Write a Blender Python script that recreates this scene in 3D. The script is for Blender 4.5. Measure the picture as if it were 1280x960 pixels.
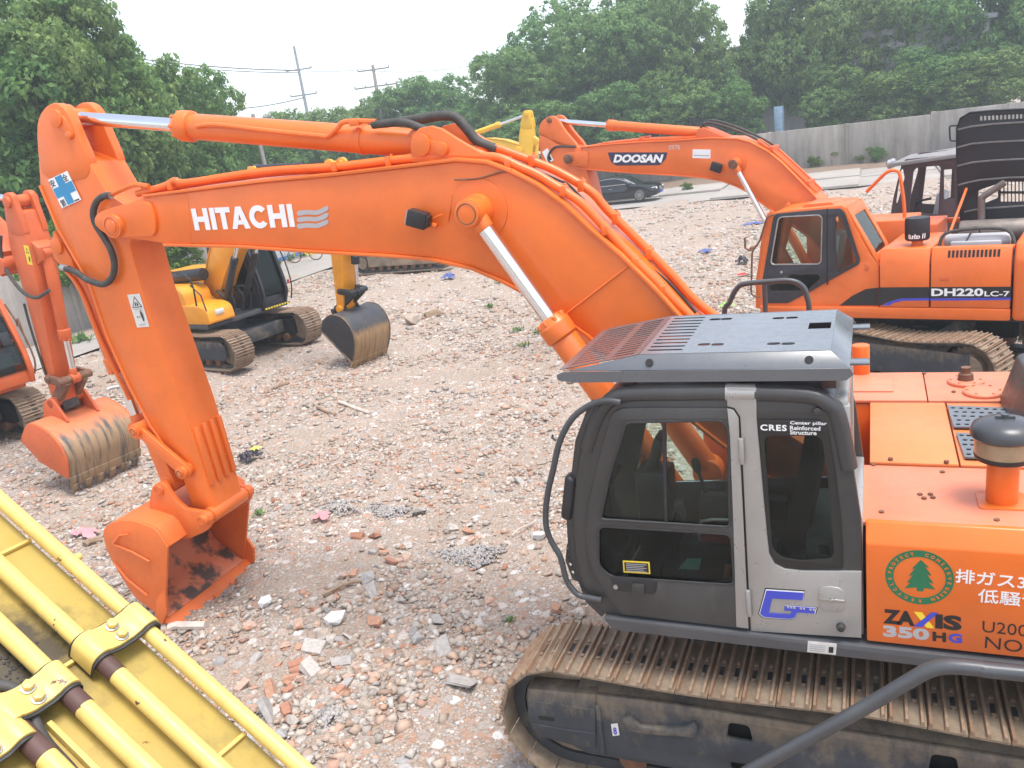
import bpy, bmesh, math, random
import numpy as np
from mathutils import Vector, Matrix
for o in list(bpy.data.objects):
    bpy.data.objects.remove(o)
SC = bpy.context.scene
COL = SC.collection
rad = math.radians

# ---------------------------------------------------------------- camera
(cam_x, cam_y, cam_z, cam_loc), lens = ([(-0.916002, -0.378592, -0.132696), (-0.006428, -0.316877, 0.948445), (-0.401122, 0.86963, 0.287827), (-0.1561, 6.1629, 4.6609)], 29.0761)
cam = bpy.data.cameras.new("camera")
cam.sensor_width = 36.0
cam.sensor_fit = 'HORIZONTAL'
cam.lens = lens
cam.clip_start = 0.05
cam.clip_end = 3000.0
cam_o = bpy.data.objects.new("camera", cam)
COL.objects.link(cam_o)
m = Matrix((cam_x, cam_y, cam_z)).transposed().to_4x4()
m.translation = Vector(cam_loc)
cam_o.matrix_world = m
SC.camera = cam_o

# ---------------------------------------------------------------- sky, sun, exposure
SUN_EL, SUN_AZ = rad(74), rad(160)     # veiled sun, high overhead
W = bpy.data.worlds.new("World")
SC.world = W
W.use_nodes = True
nt = W.node_tree
for n in list(nt.nodes):
    nt.nodes.remove(n)
out = nt.nodes.new('ShaderNodeOutputWorld')
bg = nt.nodes.new('ShaderNodeBackground')
sky = nt.nodes.new('ShaderNodeTexSky')
sky.sky_type = 'NISHITA'
sky.sun_disc = False
sky.sun_elevation = SUN_EL
sky.sun_rotation = rad(90) - SUN_AZ
sky.air_density = 1.0
sky.dust_density = 1.5
sky.ozone_density = 1.0
hsv = nt.nodes.new('ShaderNodeHueSaturation')   # thin cloud layer: the blue is mostly washed out
hsv.inputs['Saturation'].default_value = 0.5
hsv.inputs['Value'].default_value = 1.0
bg.inputs['Strength'].default_value = 0.15
nt.links.new(sky.outputs[0], hsv.inputs['Color'])
nt.links.new(hsv.outputs[0], bg.inputs['Color'])
nt.links.new(bg.outputs[0], out.inputs['Surface'])
sun = bpy.data.lights.new("sun", 'SUN')
sun.energy = 1.5
sun.angle = rad(24)
sun.color = (1.0, 0.96, 0.90)
sun_o = bpy.data.objects.new("sun", sun)
COL.objects.link(sun_o)
sd = Vector((math.cos(SUN_EL)*math.cos(SUN_AZ), math.cos(SUN_EL)*math.sin(SUN_AZ), math.sin(SUN_EL)))
sun_o.rotation_euler = sd.to_track_quat('Z', 'Y').to_euler()
sun_o.location = (0, 0, 60)
SC.view_settings.view_transform = 'Standard'
SC.view_settings.look = 'None'
SC.view_settings.exposure = 1.30
SC.view_settings.gamma = 1.0
SC.render.engine = 'CYCLES'
SC.cycles.max_bounces = 6
SC.cycles.transparent_max_bounces = 12
SC.cycles.use_denoising = True

# ---------------------------------------------------------------- materials
def nodes(name):
    m = bpy.data.materials.new(name)
    m.use_nodes = True
    t = m.node_tree
    b = t.nodes['Principled BSDF']
    return m, t, b
def tex(t, kind, **kw):
    n = t.nodes.new(kind)
    for k, v in kw.items():
        if k in n.inputs: n.inputs[k].default_value = v
        else: setattr(n, k, v)
    return n
def coords(t, scale=(1, 1, 1)):
    c = t.nodes.new('ShaderNodeTexCoord')
    mp = t.nodes.new('ShaderNodeMapping')
    mp.inputs['Scale'].default_value = scale
    t.links.new(c.outputs['Object'], mp.inputs['Vector'])
    return mp.outputs[0]
def ramp(t, fac, stops):
    r = t.nodes.new('ShaderNodeValToRGB')
    e = r.color_ramp.elements
    while len(e) < len(stops): e.new(0.5)
    for k, (p, c) in zip(e, stops):
        k.position = p
        k.color = (*c, 1) if len(c) == 3 else c
    t.links.new(fac, r.inputs[0])
    return r.outputs[0]
def mix(t, fac, a, b, mode='MIX'):
    n = t.nodes.new('ShaderNodeMix')
    n.data_type = 'RGBA'
    n.blend_type = mode
    for sock, v in ((n.inputs[0], fac), (n.inputs[6], a), (n.inputs[7], b)):
        if isinstance(v, bpy.types.NodeSocket): t.links.new(v, sock)
        else: sock.default_value = v if isinstance(v, (int, float)) else ((*v, 1) if len(v) == 3 else v)
    return n.outputs[2]
def noise(t, vec, scale, detail=4, rough=0.6):
    n = tex(t, 'ShaderNodeTexNoise', Scale=scale, Detail=detail, Roughness=rough)
    t.links.new(vec, n.inputs['Vector'])
    return n.outputs['Fac']
def bump(t, b, h, strength=0.3, dist=0.01):
    n = t.nodes.new('ShaderNodeBump')
    n.inputs['Strength'].default_value = strength
    n.inputs['Distance'].default_value = dist
    t.links.new(h, n.inputs['Height'])
    t.links.new(n.outputs[0], b.inputs['Normal'])

def paint(name, col, rough=0.42, dirt=0.25, dirt_col=(0.30, 0.20, 0.13), coat=0.15, scale=1.6, chips=0.0, chip_col=(0.10, 0.045, 0.03), thr=0.55, metal=0.0, chip_scale=5.5, fade=0.28, fade_to=0.09, chip_soft=0.015, spot=None):
    """machine paint: slightly uneven, dusty in patches, chipped where chips > 0"""
    m, t, b = nodes(name)
    v = coords(t)
    n1 = noise(t, v, scale, 6, 0.65)
    n2 = noise(t, v, scale*9, 5, 0.7)
    c2 = tuple(min(1, x*0.84) for x in col); fd = tuple(min(1, x*0.80 + fade_to) for x in col)
    c = mix(t, ramp(t, n1, [(0.35, (0, 0, 0)), (0.65, (1, 1, 1))]), col, c2)
    if fade:
        nf = noise(t, coords(t, (0.8, 0.8, 0.5)), scale*0.7, 7, 0.68)
        c = mix(t, ramp(t, nf, [(0.50, (0, 0, 0)), (0.72, (fade,)*3)]), c, fd)
        sc = noise(t, coords(t, (14, 14, 1.2)), scale*3, 4, 0.6)                  # thin scratches and rub marks
        c = mix(t, ramp(t, sc, [(0.69, (0, 0, 0)), (0.73, (fade*0.7,)*3)]), c, fd)
    if dirt:
        vs = coords(t, (1.0, 1.0, 0.35))
        n3 = noise(t, vs, scale*2.6, 8, 0.72)
        f = ramp(t, n3, [(thr, (0, 0, 0)), (thr + 0.22, (dirt, dirt, dirt))])
        c = mix(t, f, c, dirt_col)
    if spot:                                                    # oily grime round one place
        px, py, pz, pr = spot
        gd = t.nodes.new('ShaderNodeVectorMath'); gd.operation = 'DISTANCE'; t.links.new(v, gd.inputs[0]); gd.inputs[1].default_value = (px, py, pz)
        ns = noise(t, v, 14, 6, 0.7)
        ma = t.nodes.new('ShaderNodeMath'); ma.operation = 'MULTIPLY_ADD'; t.links.new(ns, ma.inputs[0]); ma.inputs[1].default_value = -pr*1.3; t.links.new(gd.outputs['Value'], ma.inputs[2])
        dv = t.nodes.new('ShaderNodeMath'); dv.operation = 'DIVIDE'; t.links.new(ma.outputs[0], dv.inputs[0]); dv.inputs[1].default_value = pr
        c = mix(t, ramp(t, dv.outputs[0], [(0.0, (0.92,)*3), (0.55, (0, 0, 0))]), c, (0.035, 0.028, 0.022))
    if chips:
        n4 = noise(t, v, scale*chip_scale, 6, 0.62)
        f = ramp(t, n4, [(0.74 - chips, (0, 0, 0)), (0.74 + chip_soft - chips, (1, 1, 1))])
        c = mix(t, f, c, chip_col)
    t.links.new(c, b.inputs['Base Color'])
    r = ramp(t, n2, [(0.3, (rough - 0.08,)*3), (0.7, (rough + 0.12,)*3)])
    t.links.new(r, b.inputs['Roughness'])
    b.inputs['Coat Weight'].default_value = coat
    b.inputs['Coat Roughness'].default_value = 0.25
    b.inputs['Metallic'].default_value = metal
    bump(t, b, n2, 0.05, 0.01)
    return m
def plain(name, col, rough=0.6, metal=0.0, var=0.25, scale=6.0, bmp=0.1):
    m, t, b = nodes(name)
    v = coords(t)
    n1 = noise(t, v, scale, 6, 0.65)
    c = mix(t, ramp(t, n1, [(0.3, (0, 0, 0)), (0.7, (1, 1, 1))]), tuple(x*(1 - var) for x in col), tuple(min(1, x*(1 + var)) for x in col))
    t.links.new(c, b.inputs['Base Color'])
    b.inputs['Roughness'].default_value = rough
    b.inputs['Metallic'].default_value = metal
    if bmp: bump(t, b, n1, bmp, 0.01)
    return m
def mudmetal(name, base, mud, amount=0.5, scale=3.0, rough=0.75, rust=None):
    """dark steel carrying dried mud and streaks of rust"""
    m, t, b = nodes(name)
    v = coords(t)
    vs = coords(t, (1, 1, 0.3))
    n1 = noise(t, v, scale, 8, 0.7)
    n2 = noise(t, vs, scale*2.2, 8, 0.75)
    f = ramp(t, n1, [(0.62 - amount*0.4, (0, 0, 0)), (0.78 - amount*0.3, (1, 1, 1))])
    c = mix(t, f, base, mud)
    f2 = ramp(t, n2, [(0.5, (0, 0, 0)), (0.75, (0.6, 0.6, 0.6))])
    c = mix(t, f2, c, rust or tuple(x*0.7 for x in mud))
    t.links.new(c, b.inputs['Base Color'])
    b.inputs['Roughness'].default_value = rough
    bump(t, b, n2, 0.35, 0.01)
    return m
def glass(name, tint=(0.72, 0.80, 0.78), dark=0.0):
    m, t, b = nodes(name)
    t.nodes.remove(b)
    o = t.nodes['Material Output']
    tr = t.nodes.new('ShaderNodeBsdfTransparent')
    tr.inputs[0].default_value = (*tuple(x*(1 - dark) for x in tint), 1)
    gl = t.nodes.new('ShaderNodeBsdfGlossy')
    gl.inputs['Roughness'].default_value = 0.04
    gl.inputs[0].default_value = (0.9, 0.95, 0.95, 1)
    fr = t.nodes.new('ShaderNodeFresnel')
    fr.inputs[0].default_value = 1.30
    mx = t.nodes.new('ShaderNodeMixShader')
    t.links.new(fr.outputs[0], mx.inputs[0])
    t.links.new(tr.outputs[0], mx.inputs[1])
    t.links.new(gl.outputs[0], mx.inputs[2])
    df = t.nodes.new('ShaderNodeBsdfDiffuse')          # dust film on the pane
    df.inputs[0].default_value = (0.45, 0.42, 0.38, 1)
    mx2 = t.nodes.new('ShaderNodeMixShader')
    n1 = noise(t, coords(t), 5.0, 6, 0.7)
    f = ramp(t, n1, [(0.35, (0.0,)*3), (0.8, (0.022,)*3)])
    t.links.new(f, mx2.inputs[0])
    t.links.new(mx.outputs[0], mx2.inputs[1])
    t.links.new(df.outputs[0], mx2.inputs[2])
    t.links.new(mx2.outputs[0], o.inputs['Surface'])
    return m

M = {}
M['orange'] = paint('orange_paint', (0.82, 0.165, 0.018), 0.36, 0.16, (0.50, 0.16, 0.06), 0.2, fade=0.10)
M['orange_top'] = paint('faded_deck_paint', (0.74, 0.24, 0.13), 0.5, 0.45, (0.40, 0.20, 0.14), 0.05, 2.6, 0.015, (0.25, 0.10, 0.06))
M['orange_light'] = paint('light_cover_paint', (0.80, 0.24, 0.075), 0.45, 0.12, (0.5, 0.22, 0.12), 0.1)
M['orange_old'] = paint('weathered_orange_paint', (0.66, 0.125, 0.03), 0.5, 0.6, (0.22, 0.13, 0.08), 0.0, 2.2, 0.02, (0.09, 0.05, 0.035))
M['orange_d'] = paint('sun_faded_orange_paint', (0.80, 0.16, 0.022), 0.38, 0.22, (0.42, 0.17, 0.09), 0.15, fade=0.12)
M['orange_bucket'] = paint('bucket_orange_paint', (0.77, 0.165, 0.03), 0.5, 0.35, (0.25, 0.12, 0.07), 0.0, 2.0)
M['bucket_in'] = paint('scraped_bucket_interior', (0.68, 0.20, 0.09), 0.6, 0.5, (0.30, 0.16, 0.10), 0, 1.6, 0.238, (0.09, 0.06, 0.045), chip_scale=2.0, chip_soft=0.10)
M['bucket_worn'] = mudmetal('worn_bucket_back', (0.40, 0.09, 0.035), (0.30, 0.19, 0.10), 0.62, 2.4, 0.7, (0.10, 0.09, 0.09))
M['bucket_black'] = mudmetal('worn_black_bucket', (0.05, 0.05, 0.055), (0.30, 0.17, 0.07), 0.55, 1.6, 0.55, (0.20, 0.10, 0.04))
M['yellow'] = paint('yellow_paint', (0.80, 0.46, 0.03), 0.45, 0.25, (0.35, 0.24, 0.12), 0.1)
M['yellow_amber'] = paint('amber_paint', (0.84, 0.33, 0.012), 0.4, 0.15, (0.35, 0.2, 0.1), 0.15)
M['yellow_boom'] = paint('old_yellow_paint', (0.72, 0.525, 0.15), 0.45, 0.6, (0.40, 0.28, 0.09), 0.1, 3.0, 0.072, (0.11, 0.05, 0.035), 0.5)
M['yellow_plate'] = paint('grimy_yellow_plate', (0.47, 0.34, 0.08), 0.55, 0.7, (0.15, 0.11, 0.055), 0.0, 3.2, 0.03, (0.20, 0.09, 0.03), thr=0.52, chip_scale=9)
M['grey_cab'] = paint('dark_grey_cab_paint', (0.045, 0.043, 0.043), 0.38, 0.35, (0.12, 0.11, 0.10), 0.1)
M['silver'] = paint('silver_cab_paint', (0.40, 0.39, 0.375), 0.32, 0.3, (0.36, 0.33, 0.29), 0.2, metal=0.35)
M['guard'] = paint('blue_grey_guard_paint', (0.105, 0.113, 0.125), 0.32, 0.12, (0.2, 0.19, 0.18), 0.9, fade_to=0.03)
M['rail'] = paint('grey_rail_paint', (0.062, 0.064, 0.070), 0.35, 0.3, (0.16, 0.14, 0.12), 0.15)
M['deck'] = paint('grey_deck_paint', (0.085, 0.088, 0.095), 0.4, 0.4, (0.2, 0.17, 0.13), 0.1)
M['black'] = plain('black_plastic', (0.022, 0.022, 0.025), 0.45)
M['rubber'] = plain('black_rubber', (0.035, 0.034, 0.034), 0.6, 0, 0.3, 14)
M['hose'] = plain('hose_rubber', (0.055, 0.05, 0.045), 0.65, 0, 0.4, 16)
M['chrome'] = plain('chromed_rod', (0.75, 0.77, 0.80), 0.13, 1.0, 0.04, 3, 0)
M['dull_steel'] = plain('dull_pipe_steel', (0.20, 0.17, 0.15), 0.55, 0.4)
M['steel'] = plain('bare_steel', (0.45, 0.44, 0.43), 0.4, 0.9)
M['rusty'] = mudmetal('rusty_steel', (0.12, 0.055, 0.035), (0.22, 0.11, 0.06), 0.6, 8)
M['rustband'] = plain('brown_primer', (0.085, 0.042, 0.034), 0.6)
M['shoe'] = mudmetal('muddy_track_shoe', (0.19, 0.135, 0.09), (0.28, 0.225, 0.165), 0.6, 5.0, 0.85, (0.26, 0.15, 0.08))
M['track_frame'] = mudmetal('muddy_track_frame', (0.05, 0.054, 0.06), (0.21, 0.17, 0.125), 0.30, 2.6, 0.6, (0.085, 0.08, 0.07))
M['shoe_rust'] = mudmetal('worn_rusty_grouser', (0.24, 0.135, 0.08), (0.32, 0.23, 0.155), 0.6, 9.0, 0.7, (0.19, 0.095, 0.055))
M['dark'] = plain('dark_recess', (0.015, 0.014, 0.014), 0.8)
M['white'] = plain('white_print', (0.82, 0.82, 0.82), 0.5, 0, 0.04, 5, 0)
M['offwhite'] = plain('aged_white_sticker', (0.66, 0.64, 0.60), 0.55, 0, 0.1, 12, 0)
M['printgrey'] = plain('grey_print', (0.42, 0.41, 0.42), 0.5, 0, 0.05, 5, 0)
M['printblack'] = plain('black_print', (0.02, 0.018, 0.018), 0.45, 0, 0.1, 5, 0)
M['blue'] = plain('blue_print', (0.055, 0.07, 0.50), 0.45, 0, 0.06, 5, 0)
M['cyan'] = plain('cross_blue_print', (0.03, 0.25, 0.48), 0.45, 0, 0.06, 5, 0)
M['green'] = plain('green_print', (0.02, 0.16, 0.07), 0.45, 0, 0.08, 5, 0)
M['yprint'] = plain('yellow_print', (0.85, 0.62, 0.04), 0.5, 0, 0.05, 5, 0)
M['glass'] = glass('cab_glass', (0.86, 0.92, 0.89))
M['glass_dark'] = glass('tinted_cab_glass', (0.62, 0.68, 0.66), 0.2)
M['glass_teal'] = glass('teal_cab_glass', (0.40, 0.52, 0.50), 0.35)
M['seat'] = plain('seat_fabric', (0.045, 0.045, 0.05), 0.9, 0, 0.3, 20)
M['red'] = plain('red_plastic', (0.45, 0.03, 0.03), 0.5)
M['hood_black'] = plain('black_hood_lining', (0.012, 0.011, 0.014), 0.55, 0, 0.35, 2.5)
M['ribgrey'] = plain('grey_hood_rib', (0.16, 0.165, 0.16), 0.5)
M['brown_cab'] = plain('brown_cab_paint', (0.062, 0.032, 0.034), 0.5, 0, 0.25, 4)
M['roof_white'] = plain('chalky_cab_roof', (0.24, 0.225, 0.22), 0.7, 0, 0.15, 3)
M['concrete'] = None

def mud_topped(name, base, mud, z0, z1):
    """dark frame paint with dried mud lying along its upper edge and running down in streaks"""
    m, t, b = nodes(name)
    v = coords(t); vs = coords(t, (1.6, 1.6, 0.9))
    n1 = noise(t, v, 3.0, 8, 0.7); n2 = noise(t, vs, 3.5, 8, 0.75); n3 = noise(t, v, 18, 5, 0.7)
    sp = t.nodes.new('ShaderNodeSeparateXYZ'); t.links.new(v, sp.inputs[0])
    mr = t.nodes.new('ShaderNodeMapRange'); t.links.new(sp.outputs[2], mr.inputs[0]); mr.inputs[1].default_value = z0; mr.inputs[2].default_value = z1
    ad = t.nodes.new('ShaderNodeMath'); ad.operation = 'MULTIPLY_ADD'; t.links.new(mr.outputs[0], ad.inputs[0]); ad.inputs[1].default_value = 0.30; t.links.new(n2, ad.inputs[2])
    f = ramp(t, ad.outputs[0], [(0.56, (0, 0, 0)), (0.86, (0.80,)*3)])
    c = mix(t, ramp(t, n1, [(0.4, (0, 0, 0)), (0.7, (0.6,)*3)]), base, tuple(x*1.7 for x in base))
    c = mix(t, f, c, mix(t, n3, tuple(x*0.75 for x in mud), tuple(x*1.2 for x in mud)))
    t.links.new(c, b.inputs['Base Color']); b.inputs['Roughness'].default_value = 0.65
    bump(t, b, n2, 0.3, 0.01)
    return m
M['frame_mud'] = mud_topped('mud_topped_track_frame', (0.036, 0.041, 0.049), (0.24, 0.185, 0.125), 0.50, 0.80)

# ---------------------------------------------------------------- mesh helpers
class MB:
    def __init__(s):
        s.v = []; s.f = []; s.mi = []; s.mats = []
    def mat(s, m):
        if m not in s.mats: s.mats.append(m)
        return s.mats.index(m)
    def add(s, v, f, m=None):
        o = len(s.v)
        k = s.mat(m) if m is not None else 0
        s.v += [tuple(p) for p in v]
        s.f += [tuple(i + o for i in q) for q in f]
        s.mi += [k]*len(f)
        return s
    def box(s, x0, x1, y0, y1, z0, z1, m=None):
        x0, x1 = sorted((x0, x1)); y0, y1 = sorted((y0, y1)); z0, z1 = sorted((z0, z1))
        v = [(x, y, z) for z in (z0, z1) for y in (y0, y1) for x in (x0, x1)]
        return s.add(v, [(0, 2, 3, 1), (4, 5, 7, 6), (0, 1, 5, 4), (2, 6, 7, 3), (0, 4, 6, 2), (1, 3, 7, 5)], m)
    def obox(s, c, ax, ay, az, m=None):
        """oriented box: centre and three half-axis vectors"""
        c, ax, ay, az = map(Vector, (c, ax, ay, az))
        v = [c + sx*ax + sy*ay + sz*az for sz in (-1, 1) for sy in (-1, 1) for sx in (-1, 1)]
        return s.add(v, [(0, 2, 3, 1), (4, 5, 7, 6), (0, 1, 5, 4), (2, 6, 7, 3), (0, 4, 6, 2), (1, 3, 7, 5)], m)
    def prism(s, pts, y0, y1, m=None, map3=None):
        """XZ outline extruded along Y (or through map3(u, v, w))"""
        n = len(pts)
        map3 = map3 or (lambda u, v, w: (u, w, v))
        v = [map3(p[0], p[1], y0) for p in pts] + [map3(p[0], p[1], y1) for p in pts]
        f = [tuple(range(n)), tuple(range(2*n - 1, n - 1, -1))]
        f += [(i, i + n, (i + 1) % n + n, (i + 1) % n) for i in range(n)]
        return s.add(v, f, m)
    def cyl(s, p0, p1, r0, r1=None, n=16, m=None, cap=True):
        p0, p1 = Vector(p0), Vector(p1)
        r1 = r0 if r1 is None else r1
        d = (p1 - p0).normalized()
        a = d.orthogonal().normalized(); b = d.cross(a)
        v = []
        for p, r in ((p0, r0), (p1, r1)):
            v += [p + (a*math.cos(6.28318531*i/n) + b*math.sin(6.28318531*i/n))*r for i in range(n)]
        f = [(i, (i + 1) % n, (i + 1) % n + n, i + n) for i in range(n)]
        if cap: f += [tuple(range(n - 1, -1, -1)), tuple(range(n, 2*n))]
        return s.add(v, f, m)
    def lathe(s, prof, base, axis=(0, 0, 1), n=20, m=None):
        base = Vector(base); d = Vector(axis).normalized()
        a = d.orthogonal().normalized(); b = d.cross(a)
        v = []
        for r, h in prof:
            v += [base + d*h + (a*math.cos(6.28318531*i/n) + b*math.sin(6.28318531*i/n))*r for i in range(n)]
        f = []
        for k in range(len(prof) - 1):
            f += [(k*n + i, k*n + (i + 1) % n, (k + 1)*n + (i + 1) % n, (k + 1)*n + i) for i in range(n)]
        f += [tuple(range(n - 1, -1, -1)), tuple(range((len(prof) - 1)*n, len(prof)*n))]
        return s.add(v, f, m)
    def tube(s, pts, r, n=8, m=None, smooth=0):
        pts = [Vector(p) for p in pts]
        if smooth: pts = catmull(pts, smooth)
        v = []; f = []
        prev = None
        for i, p in enumerate(pts):
            d = (pts[min(i + 1, len(pts) - 1)] - pts[max(i - 1, 0)]).normalized()
            if prev is None: a = d.orthogonal().normalized()
            else:
                a = prev - d*prev.dot(d)
                a = a.normalized() if a.length > 1e-6 else d.orthogonal().normalized()
            prev = a; b = d.cross(a)
            v += [p + (a*math.cos(6.28318531*j/n) + b*math.sin(6.28318531*j/n))*r for j in range(n)]
        for i in range(len(pts) - 1):
            f += [(i*n + j, i*n + (j + 1) % n, (i + 1)*n + (j + 1) % n, (i + 1)*n + j) for j in range(n)]
        f += [tuple(range(n - 1, -1, -1)), tuple(range((len(pts) - 1)*n, len(pts)*n))]
        return s.add(v, f, m)
    def build(s, name, mat=None, parent=None, bevel=0.0, seg=2, ang=38, label=None, loc=None):
        me = bpy.data.meshes.new(name)
        me.from_pydata([tuple(p) for p in s.v], [], s.f)
        ml = s.mats or [mat]
        for q in ml: me.materials.append(M[q] if isinstance(q, str) else q)
        if len(ml) > 1: me.polygons.foreach_set('material_index', s.mi)
        finish(me, bevel, seg, ang)
        return link(name, me, parent, label, loc)
def finish(me, bevel=0.0, seg=2, ang=38):
    bm = bmesh.new(); bm.from_mesh(me)
    bmesh.ops.recalc_face_normals(bm, faces=bm.faces)
    if bevel:
        es = [e for e in bm.edges if len(e.link_faces) == 2 and e.calc_face_angle(0) > rad(30)]
        bmesh.ops.bevel(bm, geom=es, offset=bevel, segments=seg, affect='EDGES', profile=0.5, clamp_overlap=True)
    fl = [len(f.verts) > 4 or all(len(e.link_faces) == 2 and (e.calc_face_angle(0) > rad(18)) for e in f.edges) for f in bm.faces] if not bevel else None
    if bevel:
        fl = []
        for f in bm.faces:
            small = [g for e in f.edges for g in e.link_faces if g is not f]
            fl.append(bool(small) and all(g.calc_area() < f.calc_area()*0.6 and min(e.calc_length() for e in g.edges) < bevel*1.3 for g in small))
    bm.to_mesh(me); bm.free()
    me.polygons.foreach_set('use_smooth', [not q for q in fl])
    me.set_sharp_from_angle(angle=rad(ang))
    me.update()
def link(name, me, parent=None, label=None, loc=None):
    o = bpy.data.objects.new(name, me)
    COL.objects.link(o)
    if parent is not None: o.parent = parent
    if label: o['label'] = label
    if loc is not None: o.location = loc
    return o
def catmull(p, k=6):
    out = []
    q = [p[0]] + list(p) + [p[-1]]
    for i in range(1, len(q) - 2):
        a, b, c, d = q[i - 1], q[i], q[i + 1], q[i + 2]
        for j in range(k):
            t = j/k
            out.append(0.5*((2*b) + (c - a)*t + (2*a - 5*b + 4*c - d)*t*t + (3*b - a - 3*c + d)*t**3))
    out.append(p[-1])
    return out
def rnd_poly(pts, r, seg=4):
    """2D polygon with rounded corners; r is one radius or one per corner"""
    n = len(pts); out = []
    rs = r if isinstance(r, (list, tuple)) else [r]*n
    for i in range(n):
        p = Vector(pts[i]); a = Vector(pts[i - 1]) - p; b = Vector(pts[(i + 1) % n]) - p
        k = min(rs[i], a.length*0.48, b.length*0.48)
        if k < 1e-4: out.append(tuple(p)); continue
        s0 = p + a.normalized()*k; s1 = p + b.normalized()*k
        for j in range(seg + 1):
            t = j/seg
            out.append(tuple((1 - t)**2*s0 + 2*t*(1 - t)*p + t*t*s1))
    return out
def smooth_poly(pts, k=4):
    """closed smooth 2D curve through pts"""
    n = len(pts); P = [Vector(p) for p in pts]; out = []
    for i in range(n):
        a, b, c, d = P[i - 1], P[i], P[(i + 1) % n], P[(i + 2) % n]
        for j in range(k):
            t = j/k
            out.append(tuple(0.5*((2*b) + (c - a)*t + (2*a - 5*b + 4*c - d)*t*t + (3*b - a - 3*c + d)*t**3)))
    return out
def curve_mesh(c, frame, mat, name, parent=None, label=None, flat=False):
    """turns a filled 2D curve into a mesh laid in a 3D frame (origin, u, v, w)"""
    tmp = bpy.data.objects.new('tmp', c)
    me = bpy.data.meshes.new_from_object(tmp)
    bpy.data.objects.remove(tmp); bpy.data.curves.remove(c)
    o, u, v, w = (Vector(x) for x in frame)
    co = np.empty(len(me.vertices)*3); me.vertices.foreach_get('co', co)
    co = co.reshape(-1, 3)
    A = np.array([u, v, w]); co = co @ A + np.array(o)
    me.vertices.foreach_set('co', co.ravel())
    me.materials.clear(); me.materials.append(M[mat] if isinstance(mat, str) else mat)
    bm = bmesh.new(); bm.from_mesh(me)
    bmesh.ops.remove_doubles(bm, verts=bm.verts, dist=1e-5)
    bmesh.ops.recalc_face_normals(bm, faces=bm.faces)
    bm.to_mesh(me); bm.free()
    wn = w.normalized()
    me.polygons.foreach_set('use_smooth', [not flat and abs(p.normal.dot(wn)) < 0.999 for p in me.polygons])
    if not flat: me.set_sharp_from_angle(angle=rad(38))
    me.name = name
    return link(name, me, parent, label)
SIDE = lambda y: ((0, y, 0), (1, 0, 0), (0, 0, 1), (0, 1, 0))     # outline in XZ, thickness along Y
def plate(name, outer, holes, frame, thick, mat, parent=None, bevel=0.006, label=None):
    """flat plate with real holes; its middle plane lies in frame"""
    c = bpy.data.curves.new(name, 'CURVE')
    c.dimensions = '2D'; c.fill_mode = 'BOTH'
    c.extrude = max(thick/2 - bevel, 1e-4); c.bevel_depth = bevel; c.bevel_resolution = 1
    c.offset = -bevel
    for pts in [outer] + list(holes):
        s = c.splines.new('POLY'); s.points.add(len(pts) - 1); s.use_cyclic_u = True
        for q, p in zip(s.points, pts): q.co = (p[0], p[1], 0, 1)
    return curve_mesh(c, frame, mat, name, parent, label)
def text(name, body, frame, size, mat, parent=None, width=None, bold=0.0, shear=0.0, depth=0.002, align='LEFT', spacing=1.0, label=None):
    c = bpy.data.curves.new(name, 'FONT')
    c.body = body; c.size = 1.0; c.offset = bold; c.shear = shear; c.align_x = align
    c.extrude = 0.0; c.space_character = spacing; c.resolution_u = 3
    tmp = bpy.data.objects.new('tmp', c)
    me = bpy.data.meshes.new_from_object(tmp)
    n = len(me.vertices); co = np.empty(n*3); me.vertices.foreach_get('co', co); co = co.reshape(-1, 3)
    lo, hi = co.min(0), co.max(0)
    bpy.data.meshes.remove(me)
    bpy.data.objects.remove(tmp)
    sx = sy = size/(hi[1] - lo[1])
    if width: sx = width/(hi[0] - lo[0])
    c.extrude = depth/2
    o, u, v, w = (Vector(x) for x in frame)
    x0 = lo[0] if align == 'LEFT' else 0
    o2 = o - u*(x0*sx) - v*(lo[1]*sy)
    return curve_mesh(c, (o2, u*sx, v*sy, w), mat, name, parent, label, True)
def empty(name, loc=(0, 0, 0), yaw=0.0, label=None, cat=None, group=None):
    o = bpy.data.objects.new(name, None)
    o.empty_display_size = 0.3
    COL.objects.link(o)
    o.location = loc; o.rotation_euler = (0, 0, yaw)
    if label: o['label'] = label
    if cat: o['category'] = cat
    if group: o['group'] = group
    return o
def tag(o, label, cat, group=None, kind=None):
    if label: o['label'] = label
    if cat: o['category'] = cat
    if group: o['group'] = group
    if kind: o['kind'] = kind
    return o
def ring(root, x, y, z, R, mat='rusty'):
    b = MB(); n = 24
    b.tube([(x + R*math.cos(6.28318*i/n), y, z + R*math.sin(6.28318*i/n)) for i in range(n + 1)], 0.005, 6)
    return b.build('pin_ring', mat, root)
def lerp(a, b, t): return tuple(x + (y - x)*t for x, y in zip(a, b))
def ribbon(mb, line, y0, y1, th, m=None):
    """plate of thickness th laid along an XZ polyline on its left side"""
    P = [Vector(p) for p in line]; off = []
    for i, p in enumerate(P):
        d = (P[min(i + 1, len(P) - 1)] - P[max(i - 1, 0)]).normalized()
        off.append(p + Vector((-d.y, d.x))*th)
    mb.prism([tuple(p) for p in P] + [tuple(p) for p in reversed(off)], y0, y1, m)

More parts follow.
